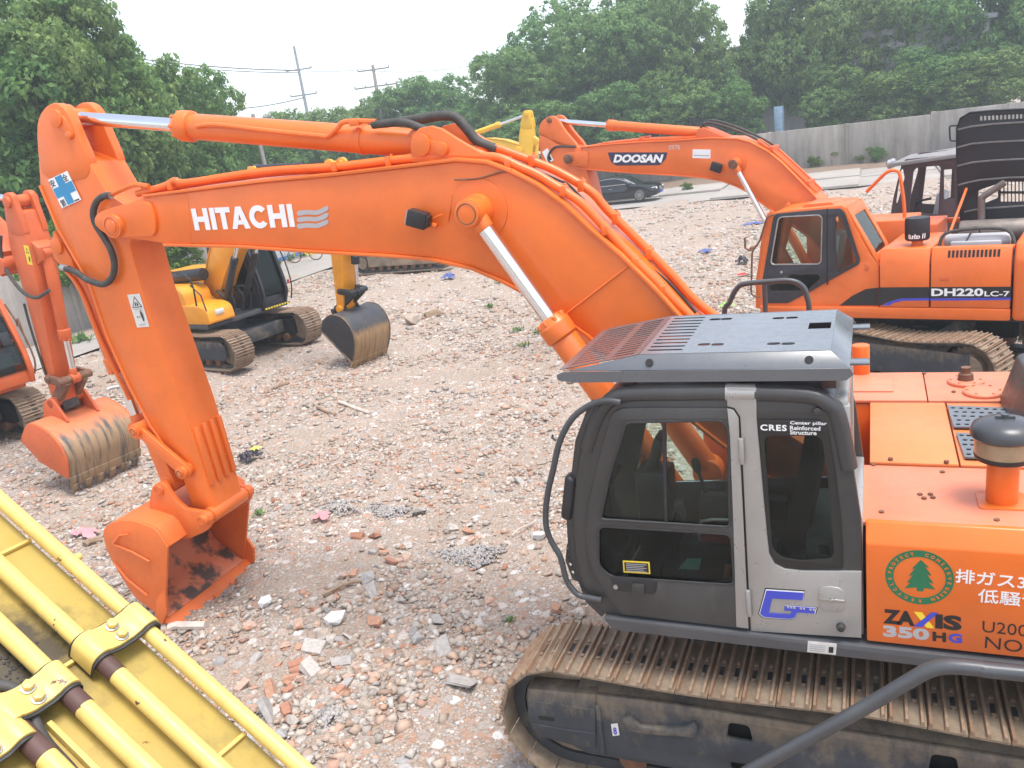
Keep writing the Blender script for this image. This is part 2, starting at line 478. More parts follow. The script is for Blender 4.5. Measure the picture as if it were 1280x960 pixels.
# ---------------------------------------------------------------- machine parts shared by the excavators
def shoe_mesh(pitch, w, name='track_shoe', mat='shoe'):
    b = MB(); p = pitch*0.97; t = 0.016
    b.mats = [mat, 'shoe_rust']
    b.box(-p/2, p/2, -w/2, -0.055, 0, t); b.box(-p/2, p/2, 0.055, w/2, 0, t)
    k = pitch/0.216
    for a, c in ((-p/2, -0.072*k), (-0.040*k, 0.028*k), (0.060*k, p/2)):
        b.box(a, c, -0.055, 0.055, 0, t)
    for x in (-0.092*k, -0.006*k, 0.080*k):
        v = []
        for y in (-w/2 + 0.004, w/2 - 0.004):
            v += [(x - 0.014, y, t), (x + 0.014, y, t), (x + 0.008, y, t + 0.028), (x - 0.008, y, t + 0.028)]
        b.add(v, [(0, 1, 2, 3), (7, 6, 5, 4), (0, 3, 7, 4), (1, 5, 6, 2), (3, 2, 6, 7)], 'shoe_rust')
    for x in (-0.056*k, 0.044*k):
        for y in (-0.085, 0.085):
            b.cyl((x, y, t), (x, y, t + 0.014), 0.016, n=6, m='shoe_rust')
    o = b.build(name, mat)
    me = o.data
    bpy.data.objects.remove(o)
    return me
SHOE = {}
def make_track(root, y0, y1, xr, xf, H, pitch=0.216, sag=0.05, mat='shoe', frame_y=None, holes=(), frame_mat='frame_mud', yaw=0.0, rear=0.30):
    """one crawler: chain band (part) with its shoes, side frame, idler, sprocket and rollers as sub-parts"""
    zc = H/2; R = zc - 0.046; w = abs(y1 - y0); ym = (y0 + y1)/2
    path = []
    N = 60
    for i in range(N): path.append((xr + (xf - xr)*i/N, zc - R))
    for i in range(24):
        a = -math.pi/2 + math.pi*i/24; path.append((xf + R*math.cos(a), zc + R*math.sin(a)))
    for i in range(N):
        t = i/N; z = zc + R - sag*abs(math.sin(t*math.pi*2))**1.5*(1 if t > .5 else .6)
        path.append((xf + (xr - xf)*t, z))
    for i in range(24):
        a = math.pi/2 + math.pi*i/24; path.append((xr + R*math.cos(a), zc + R*math.sin(a)))
    P = [Vector(p) for p in path]; n = len(P)
    cum = [0]
    for i in range(n): cum.append(cum[-1] + (P[(i + 1) % n] - P[i]).length)
    L = cum[-1]
    b = MB()
    inner = []
    for i in range(n):
        d = (P[(i + 1) % n] - P[i - 1]).normalized(); inner.append(P[i] + Vector((-d.y, d.x))*0.09)
    v = []
    for y in (ym - 0.11, ym + 0.11):
        v += [(p.x, y, p.y) for p in P] + [(p.x, y, p.y) for p in inner]
    f = []
    for i in range(n):
        j = (i + 1) % n
        f += [(i, j, n + j, n + i), (2*n + i, 3*n + i, 3*n + j, 2*n + j), (i, 2*n + i, 2*n + j, j), (n + i, n + j, 3*n + j, 3*n + i)]
    b.add(v, f)
    tr = b.build('track', 'track_frame', root)
    tr.rotation_euler = (0, 0, yaw)
    key = (round(pitch, 3), round(w, 3), mat)
    if key not in SHOE: SHOE[key] = shoe_mesh(pitch, w, 'track_shoe', mat)
    k = int(round(L/pitch))
    for q in range(k):
        s = (q + 0.37)*L/k
        i = max(j for j in range(n) if cum[j] <= s)
        t = (s - cum[i])/(cum[i + 1] - cum[i])
        p = P[i].lerp(P[(i + 1) % n], t)
        d = (P[(i + 1) % n] - P[i]).normalized()
        d2 = (P[(i + 2) % n] - P[i - 1]).normalized()
        d = (d + d2).normalized()
        nn = Vector((d.y, 0, -d.x)); tt = Vector((d.x, 0, d.y)); yy = nn.cross(tt)
        o = link('track_shoe', SHOE[key], tr)
        mt = Matrix((tt, yy, nn)).transposed().to_4x4(); mt.translation = (p.x, ym, p.y)
        o.matrix_local = mt
    s = 1 if y1 > y0 else -1          # s points outwards
    fy = y1 - s*0.07 if frame_y is None else frame_y
    out = rnd_poly([(xr + rear, 0.30), (xf - 0.12, 0.26), (xf + 0.04, 0.34), (xf + 0.04, H*0.66), (xf - 0.10, H*0.77), (xf - 0.75, H*0.79), (xr + rear, H*0.76)], 0.05)
    plate('track_frame', out, holes, SIDE(fy - s*0.02), 0.04, frame_mat, tr, 0.012)
    b = MB()
    b.prism([(xr + 0.25, 0.32), (xf - 0.14, 0.30), (xf - 0.14, H*0.74), (xr + 0.25, H*0.73)], fy - s*0.10, fy - s*0.42)
    b.build('frame_core', 'dark', tr)
    b = MB()
    # shelf that slopes from the top edge of the side plate in under the shoes
    b.add([(xr + 0.3, fy - s*0.005, H*0.755), (xf - 0.1, fy - s*0.005, H*0.765), (xf - 0.1, fy - s*0.30, H*0.85), (xr + 0.3, fy - s*0.30, H*0.85),
           (xr + 0.3, fy - s*0.005, H*0.73), (xf - 0.1, fy - s*0.005, H*0.74), (xf - 0.1, fy - s*0.30, H*0.80), (xr + 0.3, fy - s*0.30, H*0.80)],
          [(0, 1, 2, 3), (7, 6, 5, 4), (0, 4, 5, 1), (1, 5, 6, 2), (2, 6, 7, 3), (3, 7, 4, 0)])
    b.build('frame_shelf', frame_mat, tr, 0.008)
    b = MB(); b.lathe([(R - 0.10, -0.09), (R - 0.09, -0.09), (R - 0.09, 0.09), (R - 0.10, 0.09)], (xf, ym, zc), (0, 1, 0), 28)
    b.build('idler_wheel', 'shoe', tr, 0.01)
    b = MB()
    pts = []
    for i in range(44):
        a = 6.28318*i/44; r = (R - 0.07) if i % 2 else (R - 0.13)
        pts.append((xr + r*math.cos(a), zc + r*math.sin(a)))
    b.prism(pts, ym - 0.05, ym + 0.05)
    b.cyl((xr, ym - 0.05*s, zc), (xr, fy - s*0.02, zc), R*0.55, n=24)
    b.build('sprocket', 'shoe', tr)
    nr = 8
    for i in range(nr):
        x = xr + 0.45 + (xf - xr - 0.9)*i/(nr - 1)
        b = MB(); b.cyl((x, fy - s*0.06, 0.215), (x, fy - s*0.5, 0.215), 0.105, n=14); b.build('roller', 'rusty', tr, 0.008)
    for i in (0.3, 0.7):
        x = xr + (xf - xr)*i
        b = MB(); b.cyl((x, fy - s*0.10, H - 0.21), (x, fy - s*0.5, H - 0.21), 0.075, n=14); b.build('carrier_roller', 'rusty', tr, 0.008)
    return tr

def hyd(root, name, a, b, rb, rr, frac, mat='orange', eye=0.0, label=None, rod_mat='chrome', gland=1.16):
    """hydraulic cylinder from barrel foot a to rod eye b: barrel (part), rod and gland (sub-parts)"""
    a, b = Vector(a), Vector(b); d = (b - a).normalized(); L = (b - a).length
    g = a + d*L*frac
    m = MB(); m.cyl(a + d*0.05, g - d*0.12, rb, n=24)
    m.cyl(a - Vector((0, 1, 0))*rb*0.8, a + Vector((0, 1, 0))*rb*0.8, rb*1.15, n=18)
    o = m.build(name, mat, root, 0.008, label=label)
    m = MB(); m.lathe([(rb*1.02, 0), (rb*gland, 0.015), (rb*gland, 0.13), (rb*1.02, 0.16), (rb*0.9, 0.19), (rr*1.15, 0.20)], g - d*0.14, d, 24)
    for i in range(8):
        w = d.orthogonal().normalized(); u = d.cross(w)
        p = g + (w*math.cos(i*0.785) + u*math.sin(i*0.785))*rb*0.98
        m.cyl(p + d*0.005, p + d*0.05, 0.018, n=6)
    m.build('gland', mat, o, 0.004)
    m = MB(); m.cyl(g, b - d*0.10, rr, n=24)
    m.build('rod', rod_mat, o)
    m = MB(); m.cyl(b - Vector((0, 1, 0))*rb*0.85, b + Vector((0, 1, 0))*rb*0.85, max(rb, rr*1.35), n=20)
    m.cyl(b - d*0.17, b - d*rr, rr*1.18, rr*1.3, n=18)
    m.build('rod_eye', mat, o, 0.006)
    return o

def pin(root, x, z, y0, y1, r, mat='orange', name='pin'):
    m = MB(); m.cyl((x, y0, z), (x, y1, z), r, n=22)
    s = 1 if y1 > y0 else -1
    m.cyl((x, y1, z), (x, y1 + s*0.012, z), r*0.55, n=16)
    return m.build(name, mat, root, 0.008)

def pane(name, outer, frame, mat, parent):
    return plate(name, outer, [], frame, 0.008, mat, parent, 0.0)

def simple_bucket(root, prof, y0, y1, mo, mi, ears=None, teeth=5, tooth_dir=(0, -1), label=None, side_mat=None, side=None):
    """prof: XZ from the upper front lip round the back to the cutting edge"""
    b = MB(); ribbon(b, prof, y0, y1, -0.018)
    bk = b.build('bucket', mo, root, 0.003, label=label)
    P = [Vector(p) for p in prof]
    b = MB()
    inn = []
    for i, p in enumerate(P):
        d = (P[min(i + 1, len(P) - 1)] - P[max(i - 1, 0)]).normalized()
        inn.append(p + Vector((d.y, -d.x))*0.021)
    ribbon(b, [tuple(p) for p in inn], y0 + 0.02, y1 - 0.02, -0.012)
    b.build('bucket_lining', mi, bk)
    s_out = side or prof
    for y, sgn in ((y0, -1), (y1, 1)):
        plate('side_plate', s_out, [], SIDE(y + sgn*0.016), 0.03, side_mat or mo, bk, 0.006)
    a, c = P[-2], P[-1]; d = (c - a).normalized(); nrm = Vector((-d.y, d.x))
    b = MB()
    b.obox(((c.x + d.x*0.06), (y0 + y1)/2, c.y + d.y*0.06), (d.x*0.09, 0, d.y*0.09), (0, (y1 - y0)/2 + 0.035, 0), (nrm.x*0.02, 0, nrm.y*0.02))
    b.build('cutting_edge', mo, bk, 0.005)
    for i in range(teeth):
        y = y0 + 0.08 + (y1 - y0 - 0.16)*i/(teeth - 1)
        b = MB(); q = c + d*0.12
        v = []
        for k, (h, wd) in ((0.0, (0.045, 0.05)), (0.10, (0.040, 0.045)), (0.20, (0.010, 0.032))):
            for sy, sn in ((-1, -1), (1, -1), (1, 1), (-1, 1)):
                v.append((q.x + d.x*k + nrm.x*h*sn, y + wd*sy, q.y + d.y*k + nrm.y*h*sn))
        b.add(v, [(3, 2, 1, 0), (8, 9, 10, 11)] + [(r*4 + i2, r*4 + (i2 + 1) % 4, r*4 + 4 + (i2 + 1) % 4, r*4 + 4 + i2) for r in (0, 1) for i2 in range(4)])
        b.build('tooth', mo, bk, 0.006)
    for e in ears or []:
        pts, ya, yb = e
        b = MB(); b.prism(pts, ya, yb); b.build('ear', side_mat or mo, bk, 0.008)
    return bk

# ================================================================ nearest orange excavator
EX = empty('excavator', (0, 0, 0), 0, 'large orange excavator with a dark grey and silver cab under a slotted roof guard', 'excavator', 'orange excavators parked on the lot')
YB0, YB1 = -0.43, 0.13
top = [(6.147, 4.544), (5.456, 4.542), (4.725, 4.539), (3.972, 4.515), (3.193, 4.508), (2.833, 4.506), (2.583, 4.46), (2.392, 4.373), (2.185, 4.243), (1.991, 4.08), (1.798, 3.865), (1.598, 3.674), (1.47, 3.526), (1.336, 3.372), (1.221, 3.219)] + [(0.62, 2.45), (0.42, 2.22), (0.25, 2.10)]
bot = [(6.044, 4.104), (5.143, 4.022), (4.282, 3.909), (3.641, 3.836), (3.189, 3.771), (2.836, 3.675), (2.569, 3.547), (2.376, 3.432), (2.189, 3.286), (2.034, 3.175), (1.911, 3.079)] + [(1.42, 2.62), (0.95, 2.20), (0.55, 1.88), (0.33, 1.76)]
b = MB(); b.prism(top + [(0.12, 1.98), (0.16, 1.82)] + bot[::-1], YB0, YB1)
boom = b.build('boom', 'orange', EX, 0.012)
b = MB(); ribbon(b, top, YB0 - 0.022, YB1 + 0.022, -0.028); b.build('top_plate', 'orange', boom, 0.005)
b = MB(); ribbon(b, bot, YB0 - 0.022, YB1 + 0.022, 0.028); b.build('bottom_plate', 'orange', boom, 0.005)
# nose fork plates around the arm pivot
nose = smooth_poly([(6.737, 4.458), (6.443, 4.5), (6.149, 4.51), (6.053, 4.464), (6.047, 4.306), (6.117, 4.191), (6.283, 4.189), (6.592, 4.213), (6.762, 4.281), (6.825, 4.372)], 4)
for y in (YB1 + 0.018, YB0 - 0.018):
    plate('nose_plate', nose, [], SIDE(y), 0.045, 'orange', boom, 0.01)
b = MB(); b.prism([(6.725, 4.437), (6.482, 4.484), (6.19, 4.54), (5.903, 4.55), (5.605, 4.528), (5.703, 4.071), (6.034, 4.103), (6.285, 4.153), (6.608, 4.201), (6.762, 4.284)], YB1 - 0.045, YB1 + 0.004)
b.prism([(6.725, 4.437), (6.482, 4.484), (6.19, 4.54), (5.903, 4.55), (5.605, 4.528), (5.703, 4.071), (6.034, 4.103), (6.285, 4.153), (6.608, 4.201), (6.762, 4.284)], YB0 - 0.004, YB0 + 0.045)
b.build('nose_fork', 'orange', boom, 0.008)
(px_, pz_), = [(6.564, 4.319)]
pp = pin(boom, px_, pz_, YB0 - 0.08, YB1 + 0.085, 0.115, 'orange', 'pivot_pin'); ring(boom, px_, YB1 + 0.0855, pz_, 0.088, 'orange_old')
# boom cylinder boss
(bx_, bz_), = [(2.699, 4.12)]
b = MB(); b.cyl((bx_, YB0 - 0.012, bz_), (bx_, YB1 + 0.012, bz_), 0.245, n=48); b.build('boss_plate', 'orange', boom, 0.008)
b = MB(); b.cyl((bx_, YB0 - 0.10, bz_), (bx_, YB1 + 0.10, bz_), 0.13, 0.13, n=28); b.build('boss', 'orange', boom, 0.02)
# weld ridges on the web
for ln in ([(2.203, 0.134, 3.162), (1.537, 0.134, 3.592)], [(2.91, 0.134, 4.254), (2.987, 0.134, 4.057)]):
    b = MB(); b.tube(ln, 0.009, 6); b.build('weld_seam', 'orange', boom)
# lettering along the web
o, r1 = [(5.62, 0.135, 4.193), (4.489, 0.135, 4.133)]
u = (Vector(r1) - Vector(o)); wd = u.length; u.normalize(); v = Vector((-u.z, 0, u.x))
v = -v if v.z < 0 else v
def strokes(ch):
    w = 0.26                                               # stroke width over cap height
    if ch == 'H': return [[(0, 0), (w, 0), (w, .38), (.62, .38), (.62, 0), (.88, 0), (.88, 1), (.62, 1), (.62, .62), (w, .62), (w, 1), (0, 1)]], 0.88
    if ch == 'I': return [[(0, 0), (w, 0), (w, 1), (0, 1)]], w
    if ch == 'T': return [[(.27, 0), (.53, 0), (.53, .76), (.80, .76), (.80, 1), (0, 1), (0, .76), (.27, .76)]], 0.80
    if ch == 'A': return [[(0, 0), (.27, 0), (.335, .19), (.625, .19), (.69, 0), (.96, 0), (.62, 1), (.34, 1)], [(.40, .39), (.48, .66), (.56, .39)]], 0.96
    n = 14
    o_ = [(.50 + .49*math.cos(rad(t)), .5 + .515*math.sin(rad(t))) for t in np.linspace(38, 322, n*2)]
    i_ = [(.50 + .235*math.cos(rad(t)), .5 + .27*math.sin(rad(t))) for t in np.linspace(318, 42, n*2)]
    return [o_ + i_], 0.93
glyphs = [strokes(c) for c in 'HITACHI']
gap = [0.12, 0.05, -0.01, 0.04, 0.09, 0.12, 0]
tot = sum(g[1] for g in glyphs) + sum(gap)
sx, sz_ = wd/tot, 0.198
px0 = 0.0
for (polys, gw), gp_ in zip(glyphs, gap):
    q = [[((o_u + px0)*sx, o_v*sz_) for o_u, o_v in poly] for poly in polys]
    plate('lettering', q[0], q[1:], (tuple(o), tuple(u), tuple(v), (0, 1, 0)), 0.004, 'white', boom, 0.0)
    px0 += gw + gp_
for pts in ([[(4.429, 4.263), (4.327, 4.264), (4.229, 4.252), (4.118, 4.279), (4.119, 4.242), (4.229, 4.215), (4.336, 4.227), (4.43, 4.225)], [(4.443, 4.208), (4.341, 4.209), (4.242, 4.197), (4.131, 4.223), (4.132, 4.186), (4.243, 4.159), (4.35, 4.172), (4.445, 4.17)], [(4.458, 4.152), (4.354, 4.154), (4.256, 4.142), (4.145, 4.166), (4.146, 4.129), (4.256, 4.104), (4.364, 4.116), (4.459, 4.114)]]):
    plate('emblem_wave', smooth_poly(pts, 3), [], SIDE(0.1335), 0.004, 'printgrey', boom, 0.0)
# bracket that carries the arm cylinder
brk = [(3.26, 4.547), (3.241, 4.683), (3.212, 4.754), (3.138, 4.795), (3.036, 4.8), (2.949, 4.765), (2.778, 4.64), (2.608, 4.529), (2.486, 4.424)]
for y in (0.06, -0.36):
    plate('cylinder_bracket', brk, [], SIDE(y), 0.06, 'orange', boom, 0.008)
(ax_, az_), (ax2, az2) = [(3.135, 4.667), (2.957, 4.616)]
b = MB(); b.cyl((ax_, 0.09, az_), (ax_, 0.125, az_), 0.085, n=24); b.cyl((ax2, 0.09, az2), (ax2, 0.125, az2), 0.05, n=20)
b.prism(smooth_poly([(3.207, 4.676), (3.125, 4.722), (3.03, 4.686), (2.927, 4.661), (2.901, 4.609), (2.944, 4.565), (3.048, 4.589), (3.154, 4.608)], 3), 0.09, 0.105)
b.build('lock_plate', 'orange', boom, 0.006)
# steel pipes that run over the boom
pl1 = [(6.288, 0.06, 4.586), (5.939, 0.06, 4.619), (5.787, 0.06, 4.655), (5.64, 0.06, 4.625), (4.756, 0.06, 4.632), (4.002, 0.06, 4.591), (3.376, 0.06, 4.58), (3.081, 0.06, 4.562), (2.887, 0.06, 4.559), (2.715, 0.06, 4.53), (2.506, 0.06, 4.494), (2.336, 0.06, 4.403), (2.218, 0.06, 4.342), (2.115, 0.06, 4.271), (1.919, 0.06, 4.125), (1.81, 0.06, 4.013), (1.576, 0.06, 3.715), (1.352, 0.06, 3.449), (1.173, 0.06, 3.237)] + [(0.75, .06, 2.75)]
pl2 = [(6.135, -0.02, 4.577), (5.775, -0.02, 4.594), (4.829, -0.02, 4.597), (4.062, -0.02, 4.564), (3.427, -0.02, 4.553), (3.129, -0.02, 4.533), (2.704, -0.02, 4.473), (2.493, -0.02, 4.394)]
pl3 = [(2.885, -0.26, 4.583), (2.676, -0.26, 4.567), (2.521, -0.26, 4.503), (2.357, -0.26, 4.427), (2.156, -0.26, 4.324), (1.895, -0.26, 4.141), (1.773, -0.26, 3.985), (1.532, -0.26, 3.707), (1.299, -0.26, 3.43), (1.067, -0.26, 3.154)] + [(0.55, -.26, 2.75)]
pl4 = [(2.756, -0.1, 4.56), (2.585, -0.1, 4.472), (2.467, -0.1, 4.422), (2.283, -0.1, 4.315), (2.092, -0.1, 4.172), (1.856, -0.1, 3.927), (1.626, -0.1, 3.64), (1.311, -0.1, 3.248)] + [(0.85, -.10, 2.70)]
for pl, r in ((pl1, 0.034), (pl2, 0.022), (pl3, 0.036), (pl4, 0.026)):
    b = MB(); b.tube(pl, r, 10, smooth=5); b.build('boom_pipe', 'orange', boom)
for (cx, cz), y in zip([(5.84, 4.616), (4.002, 4.591), (3.475, 4.578), (2.426, 4.437), (2.001, 4.193), (1.705, 3.871), (1.492, 3.605), (1.302, 3.385)], (0.06,)*8):
    b = MB(); b.box(cx - 0.024, cx + 0.024, y - 0.052, y + 0.046, cz - 0.04, cz + 0.037); b.cyl((cx, y - 0.04, cz + 0.03), (cx, y - 0.04, cz + 0.052), 0.015, n=6)
    b.build('pipe_clamp', 'orange', boom, 0.008)
for (cx, cz) in [(2.349, 4.433), (1.962, 4.197), (1.708, 3.917), (1.463, 3.619)]:
    b = MB(); b.box(cx - 0.026, cx + 0.026, -0.315, -0.212, cz - 0.05, cz + 0.039); b.cyl((cx, -0.30, cz + 0.03), (cx, -0.30, cz + 0.055), 0.015, n=6)
    b.build('pipe_clamp', 'orange', boom, 0.008)
b = MB(); b.tube([(2.256, -0.16, 4.331), (2.103, -0.16, 4.253), (2.028, -0.16, 4.209), (1.866, -0.16, 4.007), (1.664, -0.16, 3.752), (1.518, -0.16, 3.584), (1.306, -0.16, 3.394), (1.112, -0.16, 3.142)], 0.010, 6, smooth=4); b.build('cable', 'rubber', boom)
# black hoses arching from the arm cylinder to the pipes
b = MB(); b.tube([(3.623, -0.02, 4.878), (3.5, -0.02, 4.872), (3.336, -0.02, 4.86), (3.174, -0.02, 4.79), (2.999, -0.02, 4.683), (2.86, -0.02, 4.609), (2.72, -0.02, 4.549)], 0.034, 10, smooth=6); b.build('hose', 'hose', boom)
b = MB(); b.tube([(3.501, -0.26, 4.875), (3.376, -0.26, 4.875), (3.261, -0.26, 4.873), (3.11, -0.26, 4.875), (2.988, -0.26, 4.85), (2.906, -0.26, 4.764), (2.825, -0.26, 4.648), (2.751, -0.26, 4.599), (2.643, -0.26, 4.548)], 0.042, 10, smooth=6); b.build('hose', 'hose', boom)
b = MB(); b.tube([(2.869, 0.145, 4.372), (2.717, 0.145, 4.36), (2.612, 0.145, 4.364), (2.492, 0.145, 4.385), (2.37, 0.145, 4.393)], 0.007, 6, smooth=5); b.build('cable', 'rusty', boom)
# work lamp on the web
(lx, lz), = [(3.198, 4.106)]
b = MB()
b.obox((lx, 0.24, lz), (0.070, 0.02, 0.03), (-0.02, 0.075, 0.0), (-0.025, 0.0, 0.062)); b.obox((lx - 0.07, 0.235, lz - 0.02), (0.03, 0.01, 0.012), (-0.01, 0.055, 0), (-0.012, 0, 0.045))
lamp = b.build('work_lamp', 'black', boom, 0.012)
b = MB(); b.tube([(3.212, 0.17, 4.056), (3.153, 0.17, 4.057), (3.077, 0.17, 4.025)], 0.022, 8); b.tube([(3.192, 0.17, 4.047), (3.102, 0.17, 4.091), (3.01, 0.17, 4.115)], 0.008, 6); b.build('lamp_bracket', 'orange', lamp)
b = MB(); b.obox((lx + 0.085, 0.245, lz + 0.03), (0.004, 0.001, 0.002), (-0.015, 0.062, 0.0), (-0.02, 0.0, 0.05)); b.build('lamp_lens', 'steel', lamp)

# ---- arm
YA0, YA1 = -0.37, 0.07
arm_side = [(6.796, 4.935), (6.667, 4.624), (6.442, 4.481), (6.357, 4.366), (6.426, 4.232), (6.558, 4.133), (6.55, 3.642), (6.395, 2.363), (6.341, 1.275), (6.316, 1.172), (6.412, 1.079), (6.568, 1.049), (6.647, 1.199), (6.703, 1.766), (6.944, 2.204), (7.096, 2.656), (7.209, 3.197), (7.254, 3.771), (7.472, 4.357), (7.547, 4.79), (7.465, 5.032), (7.133, 5.087)]
b = MB(); b.prism(arm_side, YA0, YA1)
arm = b.build('arm', 'orange', EX, 0.014)
lug = smooth_poly([(7.343, 5.34), (7.193, 5.478), (7.043, 5.516), (6.932, 5.465), (6.871, 5.346), (6.838, 5.187), (6.789, 4.926), (6.882, 4.8), (7.13, 4.794), (7.402, 4.854), (7.459, 4.993)], 3)
for y in (YA1 - 0.045, YA0 + 0.045):
    plate('arm_lug', lug, [], SIDE(y), 0.105, 'orange', arm, 0.012)
(lx2, lz2), = [(7.043, 5.377)]
b = MB(); b.cyl((lx2, YA0 - 0.04, lz2), (lx2, YA1 + 0.04, lz2), 0.085, n=24)
b.prism(smooth_poly([(7.135, 5.396), (7.038, 5.443), (6.943, 5.379), (6.878, 5.245), (6.893, 5.18), (6.962, 5.173), (6.993, 5.259), (7.109, 5.326)], 3), YA1, YA1 + 0.022)
(lx3, lz3), = [(6.926, 5.206)]
b.cyl((lx3, YA1, lz3), (lx3, YA1 + 0.045, lz3), 0.038, n=12)
b.build('arm_pin', 'orange', arm, 0.006)
# thick edge strips of the side plate
b = MB(); b.tube([(7.547, 0.07, 4.79), (7.472, 0.07, 4.357), (7.254, 0.07, 3.771), (7.209, 0.07, 3.197), (7.096, 0.07, 2.656), (6.944, 0.07, 2.204), (6.703, 0.07, 1.766)], 0.016, 6); b.build('edge_bead', 'orange', arm)
# ledge and bucket cylinder bracket on the far edge
(qx, qz), = [(7.599, 4.174)]
b = MB(); b.prism([(7.593, 4.331), (7.453, 4.038), (7.443, 3.886), (7.599, 3.912), (7.709, 4.055), (7.7, 4.19)], -0.30, 0.03); b.cyl((qx, -0.33, qz), (qx, 0.06, qz), 0.085, n=22)
b.build('cylinder_bracket', 'orange', arm, 0.01)
# wear ribs on the inner face near the foot
p0, p1 = [(6.391, 2.292), (6.348, 1.397)]
d = (Vector(p1) - Vector(p0)).normalized(); nn = Vector((d.y, -d.x)); nn = nn if nn.x < 0 else -nn
for k in range(4):
    y = 0.035 - k*0.115
    b = MB(); b.obox(((p0[0] + p1[0])/2 + nn.x*0.012, y - 0.02, (p0[1] + p1[1])/2 + nn.y*0.012), (d.x*0.33, 0, d.y*0.33), (0, 0.030, 0), (nn.x*0.022, 0, nn.y*0.022))
    b.build('wear_rib', 'orange', arm, 0.012)
# hose loop over the arm
b = MB(); b.tube([(6.568, 0.135, 4.607), (6.667, 0.135, 4.601), (6.757, 0.135, 4.564), (6.829, 0.135, 4.493), (6.858, 0.135, 4.418), (6.848, 0.135, 4.331), (6.793, 0.135, 4.217), (6.744, 0.135, 4.086), (6.751, 0.135, 3.951), (6.817, 0.135, 3.834), (6.931, 0.135, 3.767), (7.033, 0.135, 3.765), (7.193, 0.135, 3.823), (7.311, 0.135, 3.905), (7.446, 0.135, 3.946)], 0.032, 10, smooth=5); b.build('hose', 'hose', arm)
b = MB(); b.tube([(6.597, 0.1, 4.606), (6.457, 0.1, 4.638), (6.257, 0.1, 4.67), (6.084, 0.1, 4.638)], 0.024, 8, smooth=4); b.build('arm_pipe', 'orange', arm)
b = MB(); b.cyl(*[(6.564, 0.12, 4.605), (6.65, 0.12, 4.606)], 0.038, n=10); b.cyl(*[(7.419, 0.12, 3.942), (7.515, 0.12, 3.964)], 0.036, n=10); b.build('hose_fitting', 'steel', arm)
# stickers
A_, B_, C_ = [(7.398, 0.081, 4.831), (7.1, 0.081, 4.889), (7.317, 0.081, 4.542)]
def quad_uv(A, B, C):
    A, B, C = Vector(A), Vector(B), Vector(C)
    return A, (B - A), (C - A)
def sticker(name, A, B, C, mat, parent, layers, lift=0.002, out=1):
    """flat printed sticker: a base sheet and printed polygons in its own 0..1 coordinates"""
    A, u, v = quad_uv(A, B, C); n = u.cross(v).normalized()
    if n.y*out < 0: n = -n
    def sheet(pts, h):
        c = bpy.data.curves.new(name, 'CURVE'); c.dimensions = '2D'; c.fill_mode = 'BOTH'; c.extrude = 0.0006
        s = c.splines.new('POLY'); s.points.add(len(pts) - 1); s.use_cyclic_u = True
        for q, p in zip(s.points, pts): q.co = (p[0], p[1], 0, 1)
        return c, (A + n*h, u, v, n)
    c, fr = sheet([(0, 0), (1, 0), (1, 1), (0, 1)], 0.0)
    o = curve_mesh(c, fr, mat, name, parent, None, True)
    for i, (mt, pts) in enumerate(layers):
        c, fr = sheet(pts, lift + 0.0012*i)
        q = curve_mesh(c, fr, mt, 'print', parent, None, True)
    return o, A, u, v, n
cross = [(0.33, 0.02), (0.67, 0.02), (0.67, 0.33), (0.98, 0.33), (0.98, 0.67), (0.67, 0.67), (0.67, 0.98), (0.33, 0.98), (0.33, 0.67), (0.02, 0.67), (0.02, 0.33), (0.33, 0.33)]
st, A, u, v, n = sticker('safety_sticker', A_, B_, C_, 'white', arm, [('cyan', cross)])
for ch, (s, t) in (('全', (0.80, 0.16)), ('安', (0.15, 0.16)), ('第', (0.20, 0.86)), ('一', (0.84, 0.84))):
    # the characters read with the arm lying down, so they stand turned on the upright arm
    c0 = A + u*(s - 0.14) + v*(t + 0.13)
    text('print', ch, (c0 + n*0.003, u.normalized(), -v.normalized(), n), 0.075 if ch != '一' else 0.012, 'printblack', arm, 0.07, 0.012, 0, 0.0006)
A_, B_, C_ = [(6.76, 0.075, 3.625), (6.588, 0.075, 3.629), (6.745, 0.075, 3.282)]
st, A, u, v, n = sticker('warning_sticker', A_, B_, C_, 'offwhite', arm, [
    ('printblack', [(0.12, 0.40), (0.52, 0.06), (0.92, 0.40)]), ('offwhite', [(0.22, 0.375), (0.52, 0.115), (0.82, 0.375)]),
    ('printblack', [(0.36, 0.35), (0.42, 0.25), (0.5, 0.22), (0.5, 0.35)]), ('printblack', [(0.56, 0.35), (0.56, 0.24), (0.66, 0.28), (0.68, 0.35)]),
    ('printgrey', [(0.15, 0.44), (0.85, 0.44), (0.85, 0.46), (0.15, 0.46)]),
    ('printblack', [(0.62, 0.55), (0.74, 0.53), (0.80, 0.62), (0.78, 0.82), (0.70, 0.82), (0.64, 0.66)]), ('printblack', [(0.66, 0.49), (0.72, 0.49), (0.72, 0.53), (0.66, 0.53)]),
    ('printblack', [(0.28, 0.68), (0.38, 0.65), (0.38, 0.71)]), ('printblack', [(0.44, 0.67), (0.56, 0.67), (0.56, 0.69), (0.44, 0.69)]),
    ('printgrey', [(0.3, 0.90), (0.8, 0.90), (0.8, 0.93), (0.3, 0.93)])])

